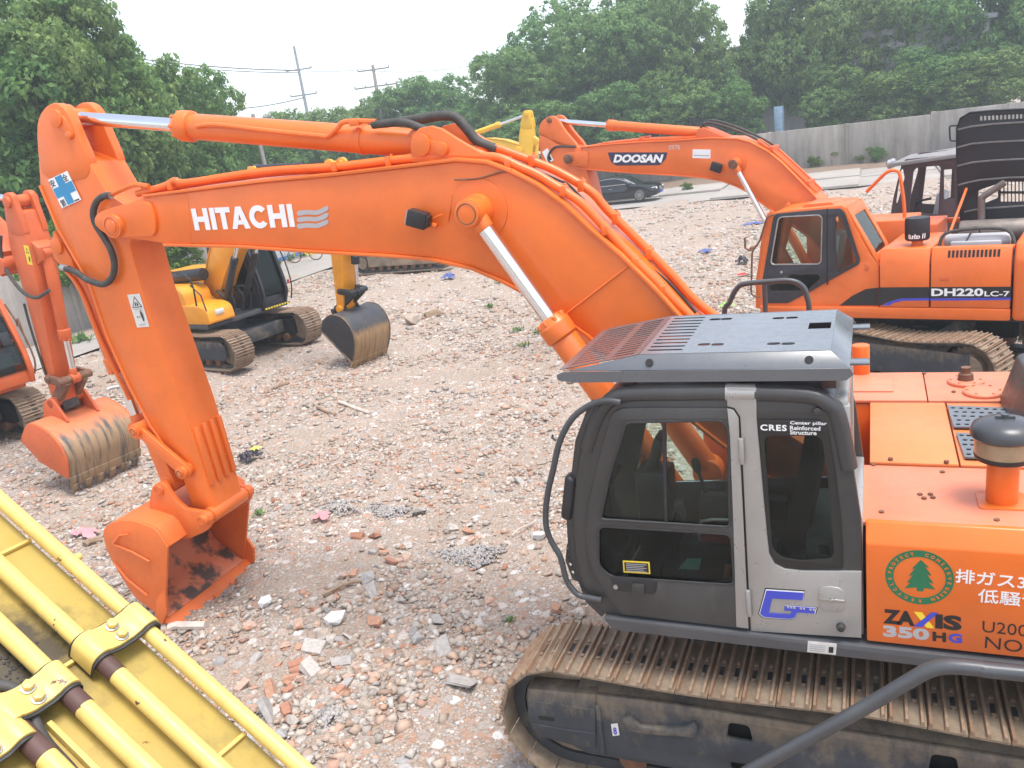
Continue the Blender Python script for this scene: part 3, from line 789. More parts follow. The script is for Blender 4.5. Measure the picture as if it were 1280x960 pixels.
# ---- hydraulic cylinders
ac = hyd(EX, 'arm_cylinder', *[(3.24, -0.15, 4.67), (7.235, -0.15, 5.408)], 0.118, 0.063, 0.628, gland=1.2)
b = MB(); b.tube([(5.458, -0.02, 5.097), (5.237, -0.02, 5.083), (4.726, -0.02, 4.971), (4.159, -0.02, 4.854), (4.078, -0.02, 4.844), (3.968, -0.02, 4.896), (3.879, -0.02, 4.936), (3.587, -0.02, 4.899)], 0.022, 8, smooth=4); b.build('cylinder_pipe', 'orange', ac)
b = MB(); b.cyl(*[(3.837, -0.15, 4.781), (3.79, -0.15, 4.773)], 0.128, n=24); b.box(*sorted((3.834, 3.74)), -0.07, 0.01, 4.891, 4.941); b.build('pipe_band', 'orange', ac, 0.006)
foot = (0.98, 0, 1.46)
for y in (0.275, -0.575):
    tp = (2.688, 4.12)
    hyd(EX, 'boom_cylinder', (1.18, y, 1.62), (tp[0], y, tp[1]), 0.112, 0.064, 0.635, gland=1.2)
b = MB(); b.cyl((tp[0], -0.70, tp[1]), (tp[0], 0.385, tp[1]), 0.075, n=24); b.cyl((tp[0], 0.375, tp[1]), (tp[0], 0.395, tp[1]), 0.105, n=24)
bp_ = b.build('boom_cylinder_pin', 'orange', EX, 0.006); ring(bp_, tp[0], 0.3955, tp[1], 0.078)
jx, jz = (7.352, 2.085)
hyd(EX, 'bucket_cylinder', (qx, -0.15, qz), (jx, -0.15, jz), 0.105, 0.06, 0.66)
b = MB(); b.tube([(7.681, -0.02, 3.948), (7.518, -0.02, 3.698), (7.419, -0.02, 3.099), (7.31, -0.02, 2.691), (7.251, -0.02, 2.462)], 0.022, 8, smooth=3); b.build('arm_pipe', 'orange', arm)

# ---- linkage
Jx, Jz = (7.072, 2.179)
Ax, Az = (6.557, 1.719)
Bx, Bz = (6.923, 1.514)
Ex, Ez = (6.385, 1.196)
b = MB(); b.cyl((Jx, -0.49, Jz), (Jx, 0.19, Jz), 0.072, n=22); b.cyl((Jx, 0.17, Jz), (Jx, 0.205, Jz), 0.05, n=16)
lk = b.build('bucket_linkage', 'orange', EX, 0.006)
def link_bar(name, p, q, y, w, r0, r1, th=0.05):
    P, Q = Vector(p), Vector(q); d = (Q - P).normalized(); n_ = Vector((-d.y, d.x))
    pts = []
    for c, rr, a0 in ((P, r0, 1), (Q, r1, -1)):
        base = math.atan2(n_.y, n_.x)
        for k in range(9):
            a = base + (math.pi*k/8 if a0 > 0 else math.pi + math.pi*k/8)
            pts.append((c.x + rr*math.cos(a), c.y + rr*math.sin(a)))
    plate(name, pts, [], SIDE(y), th, 'orange', lk, 0.008)
for y in (0.125, -0.425):
    link_bar('guide_link', (Jx, Jz), (Ax, Az), y, 0, 0.062, 0.085, 0.05)
for y in (0.02, -0.32):
    link_bar('push_link', (Jx - 0.03, Jz), (Bx, Bz), y, 0, 0.085, 0.10, 0.09)
b = MB(); b.cyl((Ax, -0.50, Az), (Ax, 0.20, Az), 0.07, n=22); b.cyl((Ax, 0.20, Az), (Ax, 0.215, Az), 0.05, n=16); b.build('link_pin', 'orange', lk, 0.006); ring(lk, Ax, 0.2155, Az, 0.036); ring(lk, Jx, 0.2055, Jz, 0.034); ring(lk, Ex, 0.2505, Ez, 0.045, 'orange_old'); ring(lk, Bx, 0.2205, Bz, 0.045, 'orange_old')
b = MB(); b.cyl((Bx, -0.50, Bz), (Bx, 0.22, Bz), 0.065, n=22); b.cyl((Bx, -0.40, Bz), (Bx, 0.08, Bz), 0.10, n=22); b.build('link_pin', 'orange', lk, 0.006)
b = MB(); b.cyl((Ex, -0.42, Ez), (Ex, 0.12, Ez), 0.085, n=24); b.cyl((Ex, -0.54, Ez), (Ex, 0.25, Ez), 0.065, n=24); b.build('bucket_pin', 'orange', lk, 0.008)

# ---- bucket
Y0, Y1 = -0.83, 0.46
prof = [(6.815, 1.206), (7.079, 1.273), (7.321, 1.257), (7.499, 1.197), (7.6, 1.092), (7.622, 0.873), (7.549, 0.61), (7.411, 0.32), (7.228, 0.188)]
prof = [(6.697, 0.989), (6.765, 1.153)] + [tuple(p) for p in catmull([Vector(p) for p in prof], 4)] + [(7.05, 0.046)]
ear = [(7.164, 1.256), (7.039, 1.514), (6.917, 1.595), (6.825, 1.562), (6.762, 1.442), (6.627, 1.298), (6.365, 1.276), (6.304, 1.186), (6.386, 1.066), (6.568, 0.986), (6.749, 0.924), (6.943, 0.968), (6.984, 1.16), (7.131, 1.18)]
bk = simple_bucket(EX, prof, Y0, Y1, 'orange_bucket', 'bucket_in', [(smooth_poly(ear, 2), 0.14, 0.20), (smooth_poly(ear, 2), -0.50, -0.44)], 5)
for ln in ([(7.468, 0.515, 0.984), (7.209, 0.515, 0.908), (6.986, 0.515, 0.811)], [(7.468, 0.515, 0.984), (7.316, 0.515, 1.103), (7.191, 0.515, 1.122)], [(7.544, 0.515, 0.751), (7.401, 0.515, 0.544), (7.173, 0.515, 0.378)]):
    b = MB(); b.tube(ln, 0.012, 6); b.build('wear_strip', 'orange_bucket', bk)
for y in (Y0 - 0.05, Y1 + 0.045):
    plate('side_cutter', [(6.868, 0.491), (6.949, 0.183), (7.076, 0.014), (7.139, 0.109), (7.047, 0.342)] if y > 0 else [(6.948, 0.356), (6.875, 0.218), (6.929, 0.023), (7.037, -0.043), (7.079, 0.033)], [], SIDE(y), 0.035, 'orange_bucket', bk, 0.006)

# ---- crawlers and platform
hl = [rnd_poly(p, 0.03) for p in ([[(0.777, 0.972), (0.591, 0.991), (0.602, 0.877), (0.757, 0.875)], [(-0.419, 0.974), (-0.619, 0.977), (-0.613, 0.867), (-0.441, 0.868)]])]
hl = [rnd_poly([(x0, 0.60), (x0 + 0.17, 0.60), (x0 + 0.15, 0.73), (x0 + 0.02, 0.73)], 0.03) for x0 in (0.598, -0.615)]
hl += [rnd_poly([(x0, 0.34), (x0 + 0.12, 0.34), (x0 + 0.12, 0.41), (x0, 0.41)], 0.03) for x0 in (0.637,)]
t1 = make_track(EX, 1.0, 1.595, -2.02, 1.92, 1.03, 0.216, 0.05, holes=hl, frame_y=1.53)
t2 = make_track(EX, -1.0, -1.595, -2.02, 1.92, 1.03, 0.216, 0.05, frame_y=-1.53)
fx0 = 1.691
b = MB(); b.box(fx0 - 0.045, fx0 - 0.01, 1.50, 1.549, 0.28, 0.72); b.build('frame_rib', 'frame_mud', t1, 0.01)
b = MB(); b.prism([(2.195, 0.775), (1.937, 0.791), (1.663, 0.811), (1.715, 0.331), (1.919, 0.324), (2.144, 0.351), (2.212, 0.417), (2.225, 0.558)], 1.40, 1.545); b.build('idler_cover', 'frame_mud', t1, 0.016)
b = MB(); b.tube([(2.195, 1.546, 0.668), (1.949, 1.546, 0.676), (1.681, 1.546, 0.676)], 0.007, 6); b.tube([(2.184, 1.546, 0.463), (1.944, 1.546, 0.46), (1.704, 1.546, 0.472)], 0.006, 6); b.build('cover_ridge', 'frame_mud', t1)
b = MB(); b.prism(rnd_poly([(2.134, 0.546), (2.007, 0.552), (2.011, 0.519), (2.139, 0.513)], 0.01), 1.54, 1.5475); b.build('cover_slot', 'dark', t1)
hd = [(1.479, 0.657), (1.408, 0.677), (1.356, 0.619), (1.063, 0.656), (0.982, 0.717), (0.954, 0.664), (0.98, 0.593), (1.068, 0.589), (1.362, 0.557), (1.446, 0.582)]
plate('towing_handle', smooth_poly(hd, 2), [], SIDE(1.548), 0.05, 'track_frame', t1, 0.012)
A_, B_, C_ = [(1.578, 1.54, 0.574), (1.526, 1.54, 0.591), (1.574, 1.54, 0.472)]
st, A, u, v, n = sticker('number_sticker', A_, B_, C_, 'offwhite', t1, [])
text('print', '8', (A + v*0.9 + u*0.2 + n*0.002, u.normalized(), -v.normalized(), n), 0.062, 'blue', t1, 0.028, 0.03, 0, 0.0006)

b = MB(); b.box(-1.6, 1.6, -1.05, 1.05, 0.45, 0.80); b.cyl((0, 0, 0.8), (0, 0, 1.12), 0.75, n=32); b.build('undercarriage', 'track_frame', EX, 0.02)
b = MB(); b.box(-3.15, 1.35, -1.40, 1.295, 1.30, 1.38); b.box(-3.0, 1.2, -0.85, 0.85, 1.10, 1.30); b.build('platform', 'dark', EX, 0.01)
b = MB(); b.prism(rnd_poly([(1.56, 1.425), (-3.1, 1.425), (-3.1, 1.335), (1.50, 1.335)], 0.015), 1.30, 1.50); b.build('deck_beam', 'deck', EX, 0.02)
A_, B_, C_ = [(0.231, 1.503, 1.424), (0.064, 1.503, 1.427), (0.238, 1.503, 1.342)]
st, A, u, v, n = sticker('serial_sticker', A_, B_, C_, 'offwhite', EX, [('printgrey', [(0.06, 0.25 + 0.17*k), (0.62, 0.25 + 0.17*k), (0.62, 0.31 + 0.17*k), (0.06, 0.31 + 0.17*k)]) for k in range(4)] + [('printblack', [(0.74, 0.3), (0.9, 0.3), (0.9, 0.8), (0.74, 0.8)])])
# catwalk rail beside the near crawler
b = MB(); b.tube([(-2.6, 1.78, 1.62)] + [(-0.875, 1.8, 1.576), (-0.671, 1.8, 1.575), (-0.517, 1.8, 1.566), (-0.42, 1.8, 1.525), (-0.32, 1.8, 1.435), (-0.002, 1.8, 1.138), (0.569, 1.8, 0.63)] + [(0.85, 1.8, 0.36)], 0.043, 12, smooth=6)
rl = b.build('catwalk_rail', 'rail', EX)
b = MB(); b.box(-1.32, -1.25, 1.48, 1.80, 1.38, 1.42); b.cyl((-1.285, 1.79, 1.40), (-1.285, 1.79, 1.62), 0.03, n=10); b.box(-2.42, -2.35, 1.48, 1.80, 1.38, 1.42); b.cyl((-2.385, 1.79, 1.40), (-2.385, 1.79, 1.62), 0.03, n=10)
b.build('rail_bracket', 'rail', rl, 0.005)

# ---- engine house
prf = [(1.475, 1.45), (1.475, 2.11), (1.405, 2.225), (1.37, 2.225), (1.37, 1.45)]
for x0, x1 in ((-0.105, -1.62), (-1.635, -2.6)):
    b = MB(); b.prism(prf, x0, x1, None, lambda u, v, w: (w, u, v)); b.build('side_door', 'orange', EX, 0.010)
b = MB(); b.box(-3.35, -2.62, -1.47, 1.475, 1.2, 2.3); b.build('counterweight', 'orange', EX, 0.12, 4)
b = MB(); b.box(-2.6, -0.14, -1.44, 1.36, 1.38, 2.16); b.build('engine_house', 'orange', EX, 0.01)
for x0, x1, y0, y1, z, mt in ((-0.065, -2.45, 0.52, 1.362, 2.197, 'orange_top'), (-0.125, -0.662, -0.70, 0.507, 2.213, 'orange_light'), (-0.672, -2.45, -0.70, 0.507, 2.209, 'orange_light'), (0.05, -0.54, -1.46, -0.725, 2.222, 'orange_top'), (-0.548, -2.45, -1.46, -0.725, 2.219, 'orange_top')):
    b = MB(); b.box(x1, x0, y0, y1, z - 0.03, z); b.build('cover_panel', mt, EX, 0.008)
b = MB(); b.box(-0.13, 0.045, -1.455, -0.735, 1.4, 2.185); b.build('tank_wall', 'orange', EX, 0.01)
b = MB(); b.box(0.075, 1.25, -1.45, -0.75, 1.4, 1.95); b.build('fuel_tank', 'orange', EX, 0.03)
b = MB(); b.box(-0.30, 0.02, -1.30, -0.92, 2.222, 2.235); b.build('raised_pad', 'orange_top', EX, 0.006)
for (x, y) in [(-0.149, 0.527), (-0.559, 0.61), (-0.192, 1.231), (-0.412, 0.963), (-0.47, 0.956), (-0.432, 1.017), (-0.481, 1.0), (-0.792, 1.259), (-0.872, 0.705)]:
    b = MB(); b.cyl((x, y, 2.195), (x, y, 2.207), 0.016, n=6); b.build('panel_bolt', 'rusty', EX)
for (x, y) in [(-0.254, 0.472), (-0.59, 0.493), (-0.739, -0.923), (-0.55, -1.411)]:
    b = MB(); b.cyl((x, y, 2.21), (x, y, 2.232), 0.016, n=6); b.build('panel_bolt', 'rusty', EX)
def grate(pts, z, nx, ny):
    q = [Vector(p) for p in pts]
    holes = []
    def at(s, t): return q[0].lerp(q[1], s).lerp(q[3].lerp(q[2], s), t)
    for i in range(nx):
        for j in range(ny):
            c = at((i + 0.6 + (0.25 if j % 2 else 0))/(nx + 0.45), (j + 0.6)/(ny + 0.2))
            holes.append([(c.x + 0.017*math.cos(a*1.0472), c.y + 0.017*math.sin(a*1.0472)) for a in range(6)])
    return plate('step_grate', [tuple(p) for p in q], holes, ((0, 0, z), (1, 0, 0), (0, 1, 0), (0, 0, 1)), 0.014, 'guard', EX, 0.002)
gp = [(-0.669, -0.574), (-1.077, -0.527), (-1.094, -0.119), (-0.678, -0.118)]
gq = [(-0.685, -0.009), (-1.009, 0.02), (-1.049, 0.447), (-0.701, 0.434)]
for k, pts in enumerate((gp, gq)):
    g = grate(pts, 2.228, 7, 5)
    c = [sum(p[i] for p in pts)/4 for i in (0, 1)]
    b = MB(); b.add([(c[0] + (p[0] - c[0])*0.97, c[1] + (p[1] - c[1])*0.97, 2.2125) for p in pts], [(0, 1, 2, 3)]); b.build('grate_mesh', 'rustband', g)
for (x, y), r in zip([(-0.844, -1.161), (-0.944, -0.898)], (0.135, 0.145)):
    b = MB(); b.lathe([(r, 0), (r, 0.018), (r*0.93, 0.028)], (x, y, 2.221), (0, 0, 1), 32)
    for i in range(6): b.cyl((x + r*.8*math.cos(i*1.047), y + r*.8*math.sin(i*1.047), 2.249), (x + r*.8*math.cos(i*1.047), y + r*.8*math.sin(i*1.047), 2.258), 0.012, n=6)
    cv = b.build('tank_cover', 'orange_top', EX, 0.003)
    if r < 0.14:
        b = MB(); b.lathe([(0.06, 0), (0.055, 0.05), (0.035, 0.06), (0.032, 0.10), (0.038, 0.105)], (x, y, 2.249), (0, 0, 1), 18); b.build('breather_cap', 'rusty', cv)
(x, y), = [(-0.048, -1.46)]
b = MB(); b.cyl((x, y, 2.2), (x, y, 2.48), 0.075, n=22); b.build('air_pipe', 'orange', EX, 0.01)
# pre-cleaner on its stack
(x, y), = [(-0.846, 1.003)]
b = MB(); b.cyl((x, y, 2.19), (x, y, 2.48), 0.085, n=26); b.prism(rnd_poly([(x - .13, y - .12), (x + .13, y - .12), (x + .13, y + .12), (x - .13, y + .12)], .03), 2.196, 2.206, None, lambda u, v, w: (u, v, w))
st = b.build('air_intake_stack', 'orange', EX, 0.004)
b = MB(); b.lathe([(0.085, 0), (0.15, 0.02), (0.155, 0.035), (0.155, 0.05)], (x, y, 2.46), (0, 0, 1), 32); b.build('pre_cleaner_base', 'black', st)
M['amber_bowl'] = plain('dusty_clear_bowl', (0.36, 0.26, 0.16), 0.25)
b = MB(); b.lathe([(0.152, 0), (0.156, 0.10)], (x, y, 2.51), (0, 0, 1), 32); b.build('pre_cleaner_bowl', 'amber_bowl', st)
b = MB(); b.lathe([(0.165, 0), (0.178, 0.015), (0.178, 0.045), (0.165, 0.075), (0.12, 0.10), (0.05, 0.115), (0.0, 0.117)], (x, y, 2.61), (0, 0, 1), 36)
b.box(x - 0.05, x + 0.05, y - 0.012, y + 0.012, 2.725, 2.74); b.cyl((x, y, 2.72), (x, y, 2.75), 0.02, n=8)
b.build('pre_cleaner_lid', 'rail', st)
# dark raised cover at the edge of the engine bay
ec = [(-1.029, -0.737), (-1.04, -0.224), (-1.159, 0.214), (-1.608, -1.316)]
b = MB(); b.add([(p[0], p[1], 2.22) for p in ec] + [(ec[0][0] - .10, ec[0][1] + .05, 2.60), (ec[1][0] - .09, ec[1][1] + .0, 2.62), (ec[2][0] - .05, ec[2][1] - .05, 2.62), (ec[3][0] + .02, ec[3][1] + .05, 2.6)],
    [(3, 2, 1, 0), (4, 5, 6, 7), (0, 1, 5, 4), (1, 2, 6, 5), (2, 3, 7, 6), (3, 0, 4, 7)])
b.build('engine_cover', 'grey_cab', EX, 0.03, 3)

# handrail on the far side of the platform
b = MB(); b.tube([(1.12, -1.35, 1.95)] + [(1.1, -1.35, 2.793), (1.041, -1.35, 2.94), (0.979, -1.35, 3.055), (0.906, -1.35, 3.102), (0.699, -1.35, 3.112), (0.51, -1.35, 3.109), (0.413, -1.35, 3.054), (0.376, -1.35, 2.952), (0.361, -1.35, 2.785)] + [(0.35, -1.35, 1.95)], 0.024, 10, smooth=4)
b.tube([(0.73, -1.35, 3.107), (0.733, -1.35, 2.801)] + [(0.72, -1.35, 1.95)], 0.022, 8); b.build('handrail', 'rail', EX)

# ---- cab
YC = 1.46
cab_out = [(1.551, 1.425), (1.64, 1.516), (1.7, 1.649), (1.723, 1.851), (1.717, 2.029), (1.697, 2.198), (1.646, 2.463), (1.576, 2.692), (1.516, 2.837), (1.45, 2.957), (1.385, 3.026), (1.303, 3.063), (1.14, 3.073), (0.64, 3.078), (0.472, 3.074), (0.175, 3.058), (0.062, 3.006), (0.013, 2.929), (-0.041, 2.618), (-0.084, 2.256), (-0.085, 1.93), (-0.076, 1.46), (0.588, 1.424)]
door_hole = [(1.254, 2.878), (0.674, 2.899), (0.619, 2.874), (0.619, 1.794), (1.465, 1.654), (1.585, 1.809), (1.549, 2.136), (1.393, 2.586)]
win_hole = rnd_poly([(0.455, 2.846), (0.142, 2.85), (0.1, 2.802), (0.046, 1.982), (0.335, 1.934), (0.417, 1.994)], 0.03)
cab = plate('cab', cab_out, [rnd_poly(door_hole, 0.03), win_hole], SIDE(YC - 0.02), 0.04, 'grey_cab', EX, 0.014)
top_line = [(1.45, 2.957), (1.385, 3.026), (1.303, 3.063), (1.14, 3.073), (0.64, 3.078), (0.472, 3.074), (0.175, 3.058), (0.062, 3.006), (0.013, 2.929)]
b = MB(); ribbon(b, top_line, 0.47, YC - 0.03, 0.05); b.build('cab_roof', 'grey_cab', cab, 0.02)
cen = (0.75, 2.3)
b = MB(); b.tube([(p[0] + (cen[0] - p[0])*0.03, YC - 0.030, p[1] - 0.045) for p in [cab_out[k] for k in (7, 8, 9, 10, 11, 12, 13, 14, 15, 16, 17, 18)]], 0.052, 12, smooth=4); b.build('roof_rail', 'grey_cab', cab)
b = MB(); rp = [(p[0] + (cen[0] - p[0])*0.03, YC - 0.030, p[1] - 0.045) for p in [(0.645, 3.078), (0.472, 3.074)]]; b.tube([rp[0], ((rp[0][0] + rp[1][0])/2, rp[0][1], (rp[0][2] + rp[1][2])/2), rp[1]], 0.0555, 12); b.build('pillar_band', 'silver', cab)
far_out = [p for p in cab_out]
fh = rnd_poly([(p[0], p[1]) for p in [(1.233, 2.835), (0.667, 2.853), (0.699, 2.037), (1.545, 1.97), (1.418, 2.444)]], 0.04)
fh2 = rnd_poly([(p[0], p[1]) for p in [(0.505, 2.856), (0.142, 2.85), (0.032, 2.3), (0.036, 2.09), (0.567, 2.048)]], 0.04)
plate('cab_far_side', far_out, [fh, fh2], SIDE(0.48), 0.04, 'grey_cab', cab, 0.012)
pane('window_pane', fh, SIDE(0.49), 'glass', cab)
fz = [(1.24, 2.754), (0.673, 2.756), (1.257, 2.574), (0.683, 2.583)]
b = MB(); b.cyl((fh[0][0], 0.515, fz[0][1]), (fz[1][0], 0.515, fz[1][1]), 0.012, n=8); b.cyl((fh[0][0], 0.515, fz[2][1]), (fz[3][0], 0.515, fz[3][1]), 0.012, n=8); b.build('window_bar', 'black', cab)
pane('window_pane', fh2, SIDE(0.49), 'glass', cab)
fl = [(1.451, 2.946), (1.576, 2.686), (1.704, 2.138), (1.724, 1.845), (1.64, 1.51), (1.551, 1.425)]
for y0, y1 in ((0.47, 0.55), (1.36, 1.44)):
    b = MB(); ribbon(b, fl, y0, y1, 0.06); b.build('front_pillar', 'grey_cab', cab, 0.012)
b = MB()
for k, (w, hgt) in enumerate(((0, 0.08), (2, 0.05), (4, 0.10))):
    p = fl[w]; b.box(p[0] - 0.07, p[0] - 0.01, 0.5, 1.42, p[1] - hgt, p[1])
b.build('front_crossbar', 'grey_cab', cab, 0.01)
b = MB(); ribbon(b, [(p[0] - 0.03, p[1]) for p in fl[:5]], 0.55, 1.36, 0.008); b.build('windshield', 'glass', cab)
b = MB(); b.box(-0.09, -0.03, 0.5, 1.42, 1.45, 2.25); b.box(-0.03, 0.03, 0.5, 0.58, 2.25, 2.95); b.box(-0.03, 0.03, 1.35, 1.43, 2.25, 2.95); b.box(-0.02, 0.05, 0.5, 1.42, 2.86, 2.98); b.build('cab_rear_wall', 'silver', cab, 0.01)
b = MB(); b.box(-0.015, -0.007, 0.58, 1.35, 2.25, 2.86); b.build('rear_window_pane', 'glass', cab)
b = MB(); b.box(-0.03, 1.5, 0.5, 1.43, 1.43, 1.50); b.build('cab_floor', 'dark', cab)
# door
door_out = [(1.365, 2.88), (1.33, 2.926), (1.281, 2.945), (1.129, 2.949), (0.646, 2.949), (0.605, 2.939), (0.577, 2.894), (0.579, 2.772), (0.591, 1.442), (1.426, 1.453), (1.53, 1.604), (1.599, 1.758), (1.622, 1.909), (1.616, 2.06), (1.58, 2.257), (1.485, 2.553)]
w1 = rnd_poly([(1.264, 2.855), (0.674, 2.875), (0.639, 2.827), (0.666, 2.165), (1.507, 2.165), (1.411, 2.483)], 0.035)
w2 = rnd_poly([(1.524, 2.114), (0.664, 2.118), (0.662, 1.758), (1.477, 1.736), (1.556, 1.811)], 0.05)
door = plate('cab_door', door_out, [w1, w2], SIDE(YC + 0.004), 0.036, 'grey_cab', EX, 0.009)
pane('window_pane', w1, SIDE(YC + 0.0), 'glass', door)
pane('window_pane', w2, SIDE(YC + 0.0), 'glass_dark', door)
b = MB(); b.tube([(p[0], YC + 0.018, p[1]) for p in w1 + w1[:1]], 0.010, 6); b.tube([(p[0], YC + 0.018, p[1]) for p in w2 + w2[:1]], 0.008, 6); b.build('window_gasket', 'rubber', door)
b = MB(); p, q = [(1.028, 2.868), (1.069, 2.168)]
b.obox(((p[0] + q[0])/2, YC, (p[1] + q[1])/2), (0.010, 0, 0), (0, 0.012, 0), ((q[0] - p[0])/2, 0, (q[1] - p[1])/2)); b.build('window_bar', 'black', door)
strip = [(0.639, 2.952), (0.603, 2.942), (0.577, 2.894), (0.579, 2.778), (0.59, 1.454), (0.666, 1.457), (0.644, 2.221), (0.633, 2.777)]
plate('silver_trim', strip, [], SIDE(YC + 0.024), 0.008, 'silver', door, 0.003)
hnd = rnd_poly([(1.482, 1.75), (1.155, 1.756), (1.175, 1.633), (1.46, 1.639)], 0.04)
b = MB(); b.prism(hnd, YC + 0.02, YC + 0.027); hh = b.build('door_handle', 'black', door, 0.003)
b = MB(); b.prism(rnd_poly([(1.325, 1.714), (1.244, 1.714), (1.25, 1.643), (1.332, 1.647)], 0.01), YC + 0.027, YC + 0.05); b.build('latch', 'grey_cab', hh, 0.008)
(x, z), = [(1.446, 1.671)]
b = MB(); b.cyl((x, YC + 0.026, z), (x, YC + 0.036, z), 0.016, n=14); b.build('lock', 'steel', hh)
A_, B_, C_ = [(1.385, 1.466, 1.863), (1.203, 1.466, 1.868), (1.388, 1.466, 1.773)]
st, A, u, v, n = sticker('notice_sticker', A_, B_, C_, 'yprint', door, [('printblack', [(0.05, 0.12), (0.95, 0.12), (0.95, 0.88), (0.05, 0.88)])] + [('printgrey', [(0.12, 0.22 + 0.14*k), (0.88 - 0.1*(k % 2), 0.22 + 0.14*k), (0.88 - 0.1*(k % 2), 0.27 + 0.14*k), (0.12, 0.27 + 0.14*k)]) for k in range(5)])
for zz in ([(0.581, 1.49, 1.736), (0.578, 1.49, 1.551)], [(0.57, 1.49, 2.765), (0.571, 1.49, 2.6)]):
    b = MB(); b.cyl(zz[0], zz[1], 0.016, n=10); b.build('hinge', 'silver', door, 0.004)
# silver rear quarter, running up into the pillar
qtr = [(0.634, 3.079), (0.469, 3.075), (0.476, 2.885), (0.46, 2.412), (0.449, 2.123), (0.442, 1.997), (0.414, 1.93), (0.354, 1.9), (0.252, 1.896), (-0.081, 1.924), (-0.076, 1.466), (0.579, 1.428), (0.57, 2.772), (0.57, 2.894), (0.6, 2.949), (0.641, 2.961)]
quarter = plate('quarter_panel', qtr, [], SIDE(YC + 0.006), 0.02, 'silver', EX, 0.006)
pw = rnd_poly([(0.473, 2.875), (0.13, 2.879), (0.088, 2.831), (0.053, 2.559), (0.028, 2.259), (0.018, 1.931), (0.252, 1.906), (0.354, 1.911), (0.409, 1.942), (0.437, 2.008), (0.453, 2.413)], 0.02)
fr_h = rnd_poly([(0.439, 2.775), (0.121, 2.781), (0.093, 2.507), (0.068, 1.997), (0.264, 1.963), (0.379, 1.98), (0.424, 2.043)], 0.05)
frit = plate('window_frame', pw, [fr_h], SIDE(YC + 0.004), 0.008, 'printblack', EX, 0.002)
pane('window_pane', fr_h, SIDE(YC + 0.001), 'glass_dark', frit)
o, r1, o2, o3, o4 = [(0.458, 1.471, 2.81), (0.31, 1.471, 2.808), (0.291, 1.471, 2.845), (0.292, 1.471, 2.816), (0.293, 1.471, 2.788)]
u = (Vector(r1) - Vector(o)).normalized(); v = Vector((-u.z, 0, u.x)); v = v if v.z > 0 else -v
fr = (o, u, v, (0, 1, 0))
text('lettering', 'CRES', fr, 0.038, 'white', frit, (Vector(r1) - Vector(o)).length, 0.03, 0, 0.001, spacing=1.15)
for oo, s_, wpx in ((o2, 'Center pillar', 0.20), (o3, 'Reinforced', 0.165), (o4, 'Structure', 0.145)):
    text('lettering', s_, (oo, u, v, (0, 1, 0)), 0.026, 'white', frit, wpx, 0.02, 0, 0.001)
(x, z), = [(0.086, 1.723)]
b = MB(); b.prism(rnd_poly([(x - .078, z - .088), (x + .078, z - .088), (x + .078, z + .088), (x - .078, z + .088)], 0.07, 5), YC + 0.014, YC + 0.026); cp = b.build('fuel_cap', 'silver', quarter, 0.008)
b = MB(); b.box(x - 0.07, x + 0.07, YC + 0.022, YC + 0.034, z - 0.012, z + 0.006); b.cyl((x, YC + 0.026, z), (x, YC + 0.045, z), 0.014, n=8); b.build('cap_latch', 'steel', cp, 0.003)
(x, z), = [(0.04, 1.535)]
b = MB(); b.cyl((x, YC + 0.01, z), (x, YC + 0.05, z), 0.028, 0.022, n=16); b.build('rubber_stop', 'rubber', quarter, 0.006)
(x, z), = [(0.142, 2.932)]
b = MB(); b.cyl((x, YC - 0.01, z), (x, YC + 0.02, z), 0.022, n=14); b.build('rubber_stop', 'grey_cab', quarter, 0.004)
# blue G-shaped emblem on the quarter panel
g1 = [(0.468, 1.742), (0.246, 1.749), (0.257, 1.697), (0.437, 1.688), (0.461, 1.582), (0.331, 1.586), (0.321, 1.613), (0.368, 1.61), (0.362, 1.645), (0.18, 1.65), (0.19, 1.609), (0.288, 1.606), (0.308, 1.566), (0.342, 1.553), (0.491, 1.549), (0.515, 1.57)]
c = [sum(p[i] for p in g1)/len(g1) for i in (0, 1)]
plate('emblem', [(c[0] + (p[0] - c[0])*1.07, c[1] + (p[1] - c[1])*1.13) for p in g1], [], SIDE(YC + 0.0165), 0.003, 'printblack', quarter, 0.0)
plate('emblem', [(c[0] + (p[0] - c[0])*1.03, c[1] + (p[1] - c[1])*1.06) for p in g1], [], SIDE(YC + 0.0185), 0.003, 'white', quarter, 0.0)
plate('emblem', g1, [], SIDE(YC + 0.0205), 0.003, 'blue', quarter, 0.0)
for k in range(9):
    p, = [lerp(*[(0.353, 1.641), (0.184, 1.64)], k/9 + 0.02)]
    if k not in (3, 6): plate('print', [(p[0], p[1] - .009), (p[0] - 0.013, p[1] - .010), (p[0] - 0.013, p[1] + .004), (p[0], p[1] + .005)], [], SIDE(YC + 0.0225), 0.002, 'printgrey', quarter, 0.0)
# handrail in front of the door, mirror housing and step grille
b = MB(); b.tube([(1.282, 1.49, 2.989), (1.353, 1.49, 3.0), (1.426, 1.49, 2.992), (1.509, 1.49, 2.957), (1.596, 1.49, 2.896), (1.667, 1.49, 2.808), (1.731, 1.49, 2.689), (1.785, 1.49, 2.529), (1.842, 1.49, 2.369), (1.884, 1.49, 2.201), (1.892, 1.49, 2.068), (1.862, 1.49, 1.961), (1.825, 1.49, 1.884), (1.811, 1.49, 1.805), (1.796, 1.49, 1.688), (1.758, 1.49, 1.617), (1.716, 1.49, 1.577), (1.648, 1.49, 1.566), (1.557, 1.49, 1.557)], 0.021, 10, smooth=4); hr = b.build('grab_rail', 'rail', EX)
b = MB(); b.tube([(1.743, 1.49, 2.723), (1.768, 1.49, 2.745), (1.76, 1.49, 2.764)], 0.008, 6); b.build('hook', 'rail', hr)
